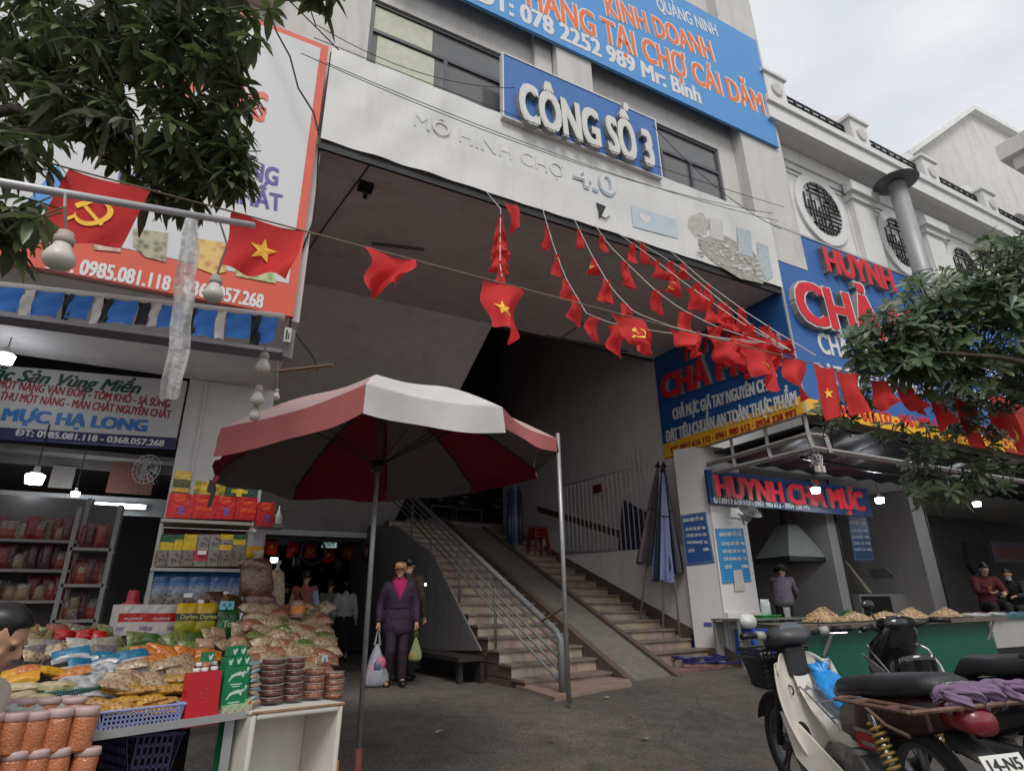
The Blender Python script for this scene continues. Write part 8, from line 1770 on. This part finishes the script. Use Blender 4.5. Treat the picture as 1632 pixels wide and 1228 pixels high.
def ff(i, j): a = R_(20 + 140 * i); r = .305; return Vector((1.22 + r * math.cos(a), (j - .5) * .11, .28 + r * math.sin(a) + .01 * math.cos((j - .5) * 3)))
m.grid(ff, 16, 5); o = m.build('front_fender', mat('bike_black_plastic', (.022, .022, .024), .5, .15, 10, dirt=.3, dcol=(.08, .075, .07)), b1, True); BPL = MC['bike_black_plastic']
m = MB()
for s in (-1, 1): m.tube([(1.22, s * .075, .28), (1.10, s * .075, .62), (1.02, s * .05, .86)], [.02, .024, .022], 8)
m.build('fork', BPL, b1, True)
# leg shield: a curved sheet swept back at both wings, with a tall rounded top
m = MB()
def ls_(i, j, o=0.0):
    y = (i - .5) * 2; z = .28 + .60 * j; w_ = .155 + .075 * math.sin(math.pi * min(1, j * 1.02)) ** .7 * (1 - .15 * j)
    x = 1.00 - .02 * j - .20 * (1 - j) ** 1.6 * .9 - .10 * abs(y) ** 2.2 - .03 * (1 - j)
    zt_ = z - (.10 * abs(y) ** 3 if j > .85 else 0) - (.05 * (1 - abs(y)) if j > .98 else 0)
    return Vector((x + o, y * w_, zt_))
m.grid(ls_, 18, 20); lg = m.build('leg_shield', LEGW, b1, True); sd = lg.modifiers.new('thick', 'SOLIDIFY'); sd.thickness = .008
m = MB(); chain_loft(m, [((.955, 0, .80), .05, .045, (0, 0, 1), Y_), ((.90, 0, .66), .055, .05, (.6, 0, 1), Y_), ((.80, 0, .52), .05, .055, (.7, 0, 1), Y_), ((.66, 0, .42), .06, .07, (.3, 0, 1), Y_), ((.45, 0, .42), .07, .08, (0, 0, 1), Y_)]); m.build('centre_cover', LEGW, lg, True)
m = MB(); m.tube([(.915, .10, .66), (.885, .10, .655), (.875, .10, .63), (.89, .10, .61)], .006, 5); m.build('bag_hook', BPL, lg)
c = ls_(.80, .22); m = MB(); m.lathe([(.052, 0), (.052, .004)], frame(c - Vector((.012, 0, 0)), (0, 1, 0), (.25, 0, 1)) @ Matrix.Diagonal((.8, 1.25, 1, 1)), 20); m.build('vent_hole', BLACKP, lg)
# lower side fairing sweeping back to the engine
for s in (1, -1):
    m = MB(); m.prism([(.93, s * .175, .52), (.80, s * .20, .30), (.62, s * .18, .19), (.46, s * .14, .17), (.46, s * .12, .27), (.62, s * .13, .36), (.80, s * .14, .46)], (0, .012, 0)); m.build('side_fairing', LEGW, b1)
# handlebar, cowl, lamp, mirrors
m = MB(); chain_loft(m, [((1.13, 0, .90), .07, .05, (0, 0, 1), Y_), ((1.08, 0, .915), .13, .075, (0, 0, 1), Y_), ((.98, 0, .94), .15, .07, (0, 0, 1), Y_), ((.90, 0, .945), .12, .04, (0, 0, 1), Y_), ((.86, 0, .94), .06, .02, (0, 0, 1), Y_)]); hc_ = m.build('handlebar_cowl', mat('grey_black_plastic', (.055, .055, .062), .4, .12, 8, dirt=.3, dcol=(.14, .13, .12)), b1, True)
m = MB(); m.lathe([(.055, 0), (.055, .006)], frame((.925, 0, .985), (0, -1, 0), (.5, 0, 1)) @ Matrix.Diagonal((1.5, .8, 1, 1)), 18); m.build('dial', mat('dial_glass', (.09, .10, .12), .1), hc_)
m = MB(); chain_loft(m, [((1.135, 0, .90), .065, .05, (0, 0, 1), Y_), ((1.16, 0, .895), .05, .04, (0, 0, 1), Y_)]); m.build('headlight', mat('lamp_glass', (.5, .5, .5), .1), hc_, True)
m = MB(); m.box((.92, -.07, .70), (1.06, .07, .88)); m.build('neck_cover', BPL, b1, bevel=.02)
for s in (1, -1):
    m = MB(); m.tube([(.98, s * .13, .945), (.95, s * .22, .955), (.90, s * .28, .965)], .014, 8); hb = m.build('handlebar', BPL, b1, True)
    m = MB(); m.tube([(.905, s * .27, .965), (.86, s * .38, .965)], [.019, .02], 10); m.build('grip', BLACKP, hb, True)
    m = MB(); m.tube([(.93, s * .20, .955), (.915, s * .25, .962)], .028, 10); m.build('switch_block', mat('switch_grey', (.3, .29, .27), .45, .1, 9), hb, True)
    m = MB(); m.tube([(.965, s * .22, .945), (.945, s * .30, .935), (.91, s * .38, .935)], .006, 6); m.build('lever', CHROME, hb)
m = MB(); m.tube([(.93, .20, .96), (.95, .22, 1.01), (.94, .25, 1.035)], .006, 6); mi = m.build('mirror', BPL, b1)
m = MB(); M = frame((.935, .285, 1.05), (.1, 1, .15), (.15, -.1, 1)); chain_loft(m, [(M @ Vector((0, 0, -.012)), .055, .045, M.to_3x3() @ Vector((0, 1, 0)), M.to_3x3() @ Vector((1, 0, 0))), (M @ Vector((0, 0, .012)), .045, .036, M.to_3x3() @ Vector((0, 1, 0)), M.to_3x3() @ Vector((1, 0, 0)))]); m.build('mirror_head', mat('mirror_white_plastic', (.55, .55, .52), .35), mi, True)
m = MB(); m.tube([(.93, -.20, .96), (.95, -.22, 1.02)], .006, 6); m.build('mirror_stem', BPL, b1)
m = MB()
for k in range(4): m.tube([(1.0, .05 * (k - 1.5), .90), (1.08, .1 * (k - 1.5), .82), (1.06, .06 * (k - 1.5), .70), (.98, .02, .6)], .005, 5)
m.build('cable', BLACKP, b1)
# front basket
m = MB(); B0, B1 = (1.10, -.14, .62), (1.30, .14, .62); T0, T1 = (1.08, -.18, .86), (1.36, .18, .86)
def bp_(i, j, f):
    x0, y0, x1, y1 = B0[0] + (T0[0] - B0[0]) * j, B0[1] + (T0[1] - B0[1]) * j, B1[0] + (T1[0] - B1[0]) * j, B1[1] + (T1[1] - B1[1]) * j; z = .62 + .24 * j
    return {0: Vector((x0, y0 + (y1 - y0) * i, z)), 1: Vector((x1, y0 + (y1 - y0) * i, z)), 2: Vector((x0 + (x1 - x0) * i, y0, z)), 3: Vector((x0 + (x1 - x0) * i, y1, z))}[f]
for f in range(4):
    for k in range(13): m.tube([bp_(k / 12, 0, f), bp_(k / 12, 1, f)], .0045, 4)
    for k in range(8): m.tube([bp_(0, k / 7, f), bp_(1, k / 7, f)], .0045 if k < 7 else .009, 4)
bk = m.build('front_basket', BPL, b1); m = MB(); m.box((1.10, -.14, .615), (1.30, .14, .625)); m.box((1.095, -.15, .63), (1.315, .15, .80)); m.build('basket_lining', mat('black_lining', (.015, .015, .016), .7), bk)
# seat, frame, engine, shocks
m = MB(); chain_loft(m, [((.50, 0, .66), .07, .03, (.3, 0, 1), Y_), ((.42, 0, .70), .10, .05, (.2, 0, 1), Y_), ((.20, 0, .73), .125, .055, (0, 0, 1), Y_), ((0, 0, .75), .13, .055, (0, 0, 1), Y_), ((-.22, 0, .775), .12, .05, (0, 0, 1), Y_), ((-.30, 0, .775), .10, .035, (0, 0, 1), Y_)], 18); se = m.build('seat', SEATM, b1, True)
text('HONDA', mat('seat_lettering', (.35, .35, .34), .5), se, frame((-.318, 0, .785), (0, -1, 0), (.35, 0, 1)), .11, .022, .001, .02)
m = MB(); m.tube([(-.1, .128, .735), (.2, .123, .715), (.42, .10, .68)], .006, 5); m.tube([(-.1, -.128, .735), (.2, -.123, .715), (.42, -.10, .68)], .006, 5); m.build('seat_piping', BLACKP, se)
m = MB(); chain_loft(m, [((.52, 0, .50), .06, .10, (0, 0, 1), Y_), ((.3, 0, .56), .10, .11, (0, 0, 1), Y_), ((0, 0, .62), .105, .10, (0, 0, 1), Y_), ((-.28, 0, .66), .09, .07, (0, 0, 1), Y_)]); m.build('body_cover', mat('dark_maroon_plastic', (.035, .012, .014), .4, .15, 8, dirt=.3, dcol=(.08, .06, .055)), b1, True)
m = MB(); m.box((.34, -.11, .22), (.58, .11, .40)); m.lathe([(.10, -.13), (.11, -.11), (.11, .11), (.10, .13)], Matrix.Translation((.36, 0, .28)) @ Matrix.Rotation(math.pi / 2, 4, 'X'), 20); m.lathe([(.06, 0), (.07, .03), (.06, .06), (.07, .09), (.06, .12), (.07, .15), (.05, .18)], frame((.58, 0, .31), (0, 1, 0), (0, 0, 1)), 12); m.build('engine', ENG, b1, True)
m = MB(); m.box((.10, .118, .44), (.30, .128, .53)); pa_ = m.build('side_plate', mat('side_plate_red', (.30, .02, .03), .35, .1, 8), b1); m = MB(); m.box((.10, .129, .515), (.30, .132, .532)); m.prism([(.14, .1285, .455), (.24, .1285, .455), (.27, .1285, .475), (.17, .1285, .475)], (0, .003, 0)); m.build('silver_trim', CHROME, pa_)
for s in (1, -1):
    m = MB(); sp0, sp1 = Vector((.0, s * .15, .30)), Vector((.10, s * .15, .62)); m.tube([sp0, sp1], .018, 8); sh_ = m.build('shock_absorber', CHROME, b1, True)
    m = MB(); ax = sp1 - sp0; e1 = Vector((0, 1, 0)); e2 = ax.normalized().cross(e1); m.tube([sp0 + ax * (.12 + .76 * k / 90) + (e1 * math.cos(k * .63) + e2 * math.sin(k * .63)) * .033 for k in range(91)], .0075, 6); m.build('yellow_spring', mat('spring_yellow', (.27, .18, .04), .5, .2, 14), sh_, True)
m = MB(); m.box((-.05, .075, .24), (.40, .10, .32)); m.tube([(.45, -.13, .2), (.2, -.15, .2), (-.05, -.16, .26), (-.35, -.17, .34)], [.02, .03, .045, .045], 10); m.build('exhaust', CHROME, b1, True)
m = MB(); m.tube([(.40, -.30, .24), (.40, .30, .24)], .012, 6)
for s in (-1, 1): m.tube([(.40, s * .22, .24), (.40, s * .31, .24)], .022, 8)
m.build('footpeg', BLACKP, b1); m = MB(); m.tube([(.30, .12, .22), (.24, .26, .0)], .011, 6); m.build('side_stand', BPL, b1)
# rear end: red lamp, plate
m = MB(); chain_loft(m, [((-.28, 0, .66), .085, .06, (0, 0, 1), Y_), ((-.38, 0, .655), .08, .06, (0, 0, 1), Y_), ((-.43, 0, .64), .06, .045, (0, 0, 1), Y_)]); m.build('tail_light', mat('tail_light_red', (.17, .012, .02), .35, .1, 8, coat=.5), b1, True)
m = MB(); chain_loft(m, [((-.24, 0, .56), .06, .05, (0, 0, 1), Y_), ((-.40, 0, .50), .055, .025, (.6, 0, 1), Y_), ((-.50, 0, .36), .055, .015, (1, 0, .7), Y_)]); m.build('rear_mudguard', BPL, b1, True)
Mp = frame((-.475, 0, .47), (0, -1, 0), (.5, 0, 1)); m = MB(); m.box((-.095, -.07, 0), (.095, .07, .004), Mp); plt = m.build('number_plate', mat('plate_white', (.60, .60, .57), .5, .05, 6, dirt=.4), b1)
text('14-N5', BLACKP, plt, frame(Mp @ Vector((0, .034, .005)), (0, -1, 0), (.5, 0, 1)), .15, .045, .001, .02)
# rusty carrier racks beside the seat
for s in (1, -1):
    y0 = s * .20; m = MB()
    m.tube([(-.36, y0, .70), (.16, y0, .69), (.18, y0 + s * .04, .69), (.16, y0 + s * .09, .69), (-.36, y0 + s * .09, .70), (-.38, y0 + s * .04, .70), (-.36, y0, .70)], .010, 6)
    for x in (.02, -.2): m.tube([(x, y0, .695), (x, y0 + s * .09, .695)], .008, 5)
    m.tube([(.12, y0, .69), (.02, s * .14, .58), (-.10, s * .12, .55)], .010, 5); m.tube([(-.34, y0, .70), (-.25, s * .12, .60)], .010, 5)
    m.build('side_rack', RUST, b1)
m = MB(); m.tube([(-.37, -.28, .70), (-.42, -.2, .71), (-.42, .2, .71), (-.37, .28, .70)], .011, 6); m.tube([(-.37, -.2, .70), (-.30, -.1, .72)], .01, 5); m.build('rear_rack', RUST, b1)
# chrome carrier between shield and seat
m = MB()
for y in (-.075, -.025, .025, .075): m.tube([(.86, y, .63), (.84, y, .66), (.78, y, .635), (.54, y, .50), (.52, y, .47)], .0055, 5)
for x, z in ((.80, .647), (.70, .59), (.58, .522)): m.tube([(x, -.08, z), (x, .08, z)], .005, 5)
m.build('chrome_carrier', CHROME, b1)
b1w = Matrix.Translation(b1.location) @ b1.rotation_euler.to_matrix().to_4x4()
m = MB(); rr = random.Random(3)
def bagf(i, j): a = 6.2832 * i; x = .90 - .42 * j; r = .075 * math.sin(math.pi * min(1, .12 + j * .9)) ** .6 + .01; return b1w @ Vector((x + .012 * math.sin(5 * a + 9 * j), -.13 + r * 1.1 * math.cos(a) * (1 + .2 * math.sin(3 * a + 7 * j)), .70 - .22 * j + r * .75 * math.sin(a) * (1 + .2 * math.sin(4 * a - 6 * j))))
m.grid(bagf, 20, 16); BLUEBAG = clear('blue_bag_film', (.02, .28, .72), .85, .25)
for k in range(3): m.tube([b1w @ Vector((.86, -.13, .70)), b1w @ Vector((.90 + .01 * k, -.15 + .03 * k, .75)), b1w @ Vector((.90 + .03 * k, -.20 + .07 * k, .80 - .02 * k))], [.014, .03, .006], 6)
bgb = thing('blue_bag', 'bright blue plastic bag tucked on the carrier of the white motorbike', 'bag', b1w @ Vector((.7, -.13, .6))); m.build('film', BLUEBAG, bgb, True)
m = MB(); MAUVE = cloth('mauve_cloth', srgb(128, 104, 134), .9, .05)
for q_ in range(3):
    def mc(i, j): a = 6.2832 * i; t = j * 6.2832; r = .021 * (1 + .4 * math.sin(5 * a + 3 * t + q_) + .25 * math.sin(9 * a - 5 * t)) * (.5 + .5 * math.sin(math.pi * min(1, .08 + j))); return b1w @ Vector((-.37 + .05 * math.cos(t * 1.6 + q_ * 2.1) + r * math.cos(a), .12 - .44 * j + .02 * math.sin(t * 3 + q_), .735 + .035 * math.sin(t * 1.6 + q_ * 2.1) + r * 1.2 * math.sin(a)))
    m.grid(mc, 22, 60)
ct = thing('cloth_bundle', 'twisted mauve cloth tied round the rear rack of the white motorbike', 'cloth', b1w @ Vector((-.38, 0, .74))); m.build('cloth', MAUVE, ct, True)
# second bike, black, parked beside the first
b2 = bike_at('motorbike', 'glossy black scooter with a grey side panel parked beyond the white motorbike', Vector((4.84, 3.11, .05)), Vector((.30, .954, 0)), R_(-4))
wheel(b2, (1.22, 0, .26), .26); wheel(b2, (0, 0, .26), .26)
m = MB(); m.tube([(1.22, .06, .26), (1.05, .05, .8)], .024, 8); m.tube([(1.22, -.06, .26), (1.05, -.05, .8)], .024, 8); m.build('fork', BPL, b2, True)
m = MB(); m.grid(lambda i, j: Vector((1.22 + .285 * math.cos(R_(25 + 140 * i)), (j - .5) * .12, .26 + .285 * math.sin(R_(25 + 140 * i)))), 14, 4); m.build('front_fender', GLOSSB, b2, True)
m = MB(); chain_loft(m, [((1.16, 0, .55), .11, .10, (0, 0, 1), Y_), ((1.14, 0, .70), .19, .10, (0, 0, 1), Y_), ((1.06, 0, .82), .21, .10, (0, 0, 1), Y_), ((.96, 0, .93), .15, .07, (0, 0, 1), Y_), ((.93, 0, .98), .1, .04, (0, 0, 1), Y_)]); m.build('front_cowl', GLOSSB, b2, True)
m = MB(); m.grid(lambda i, j: Vector((1.02 - .06 * j - .13 * (1 - j) ** 2 - .09 * abs(2 * i - 1) ** 2, (i - .5) * (.36 - .10 * (1 - j) - .14 * max(0, j - .6)), .26 + .52 * j)), 14, 12); o = m.build('leg_shield', GLOSSB, b2, True); sd = o.modifiers.new('thick', 'SOLIDIFY'); sd.thickness = .012
for s in (1, -1):
    m = MB(); m.prism([(1.16, s * .19, .80), (.98, s * .215, .72), (.84, s * .20, .58), (.80, s * .185, .46), (.90, s * .17, .44), (1.04, s * .20, .62)], (0, s * .012, 0)); sp2 = m.build('side_panel', mat('grey_panel_paint', (.23, .235, .26), .3, .06, 6, metal=.2, coat=.4), b2)
    m = MB(); m.tube([(1.02, s * .217, .68), (.92, s * .215, .60), (.90, s * .205, .45)], .004, 5); m.build('panel_groove', BLACKP, sp2)
    m = MB(); m.tube([(1.0, s * .14, .96), (.93, s * .26, 1.0)], .016, 8); hb = m.build('handlebar', BPL, b2, True); m = MB(); m.tube([(.93, s * .25, 1.0), (.87, s * .37, .99)], .021, 10); m.build('grip', BLACKP, hb, True); m = MB(); m.tube([(.97, s * .22, .98), (.93, s * .36, .97)], .006, 5); m.build('lever', CHROME, hb)
    m = MB(); m.tube([(1.10, s * .19, .86), (1.00, s * .23, .80), (.92, s * .22, .70), (.88, s * .21, .60)], .008, 5); m.build('chrome_strip', CHROME, b2)
m = MB(); chain_loft(m, [((1.08, 0, .93), .08, .05, (0, 0, 1), Y_), ((1.0, 0, .99), .15, .06, (0, 0, 1), Y_), ((.90, 0, 1.0), .10, .04, (0, 0, 1), Y_)]); m.build('handlebar_cowl', GLOSSB, b2, True)
m = MB(); m.tube([(.97, .16, 1.02), (1.0, .17, 1.10), (.99, .18, 1.12)], .007, 6); mi = m.build('mirror', BPL, b2); m = MB(); m.ball((.98, .19, 1.14), (.022, .055, .035), 12, 8); m.build('mirror_head', GLOSSB, mi, True)
m = MB(); m.box((.42, -.15, .24), (.90, .15, .32)); m.build('floorboard', BPL, b2, bevel=.02)
m = MB(); chain_loft(m, [((.50, 0, .70), .09, .04, (0, 0, 1), Y_), ((.40, 0, .76), .13, .06, (0, 0, 1), Y_), ((.10, 0, .78), .15, .06, (0, 0, 1), Y_), ((-.15, 0, .82), .14, .055, (0, 0, 1), Y_), ((-.32, 0, .83), .09, .035, (0, 0, 1), Y_)], 18); m.build('seat', SEATM, b2, True)
m = MB(); chain_loft(m, [((.46, 0, .48), .13, .20, (0, 0, 1), Y_), ((.2, 0, .56), .17, .16, (0, 0, 1), Y_), ((-.1, 0, .64), .16, .12, (0, 0, 1), Y_), ((-.36, 0, .72), .09, .06, (0, 0, 1), Y_)]); m.build('body_cover', GLOSSB, b2, True)
m = MB(); m.box((-.06, .08, .18), (.42, .16, .36)); m.build('engine', ENG, b2, bevel=.02)
m = MB(); m.tube([(-.10, .2, .86), (-.34, .17, .88), (-.40, 0, .88), (-.34, -.17, .88), (-.10, -.2, .86)], .013, 8); m.build('grab_rail', BPL, b2)

# ------------------------------------------------------------------ litter on the ground
rr = random.Random(17)
for k, (u, v) in enumerate(((968, 1112), (1010, 1160), (1030, 1196), (760, 1150), (700, 1178), (880, 1200), (1120, 1140), (690, 1120))):
    q = Pz(u, v, gz(*Pz(u, v, .2).xy)); q.z = gz(q.x, q.y) + .02; a = rr.uniform(0, 6); r = rr.uniform(.02, .045)
    m = MB(); m.add([q + Vector((r * rr.uniform(.5, 1.3) * math.cos(a + t), r * rr.uniform(.5, 1.3) * math.sin(a + t), rr.uniform(0, .02))) for t in (0, 1.1, 2.3, 3.3, 4.4, 5.4)] + [q + UPV * .012], [(6, i, (i + 1) % 6) for i in range(6)])
    o = m.build('litter_scrap', cm(*((176, 170, 160), (120, 110, 96))[k % 2]), loc=q); tag(o, 'tiny scrap of litter lying on the asphalt', 'litter', 'scraps of litter on the asphalt')
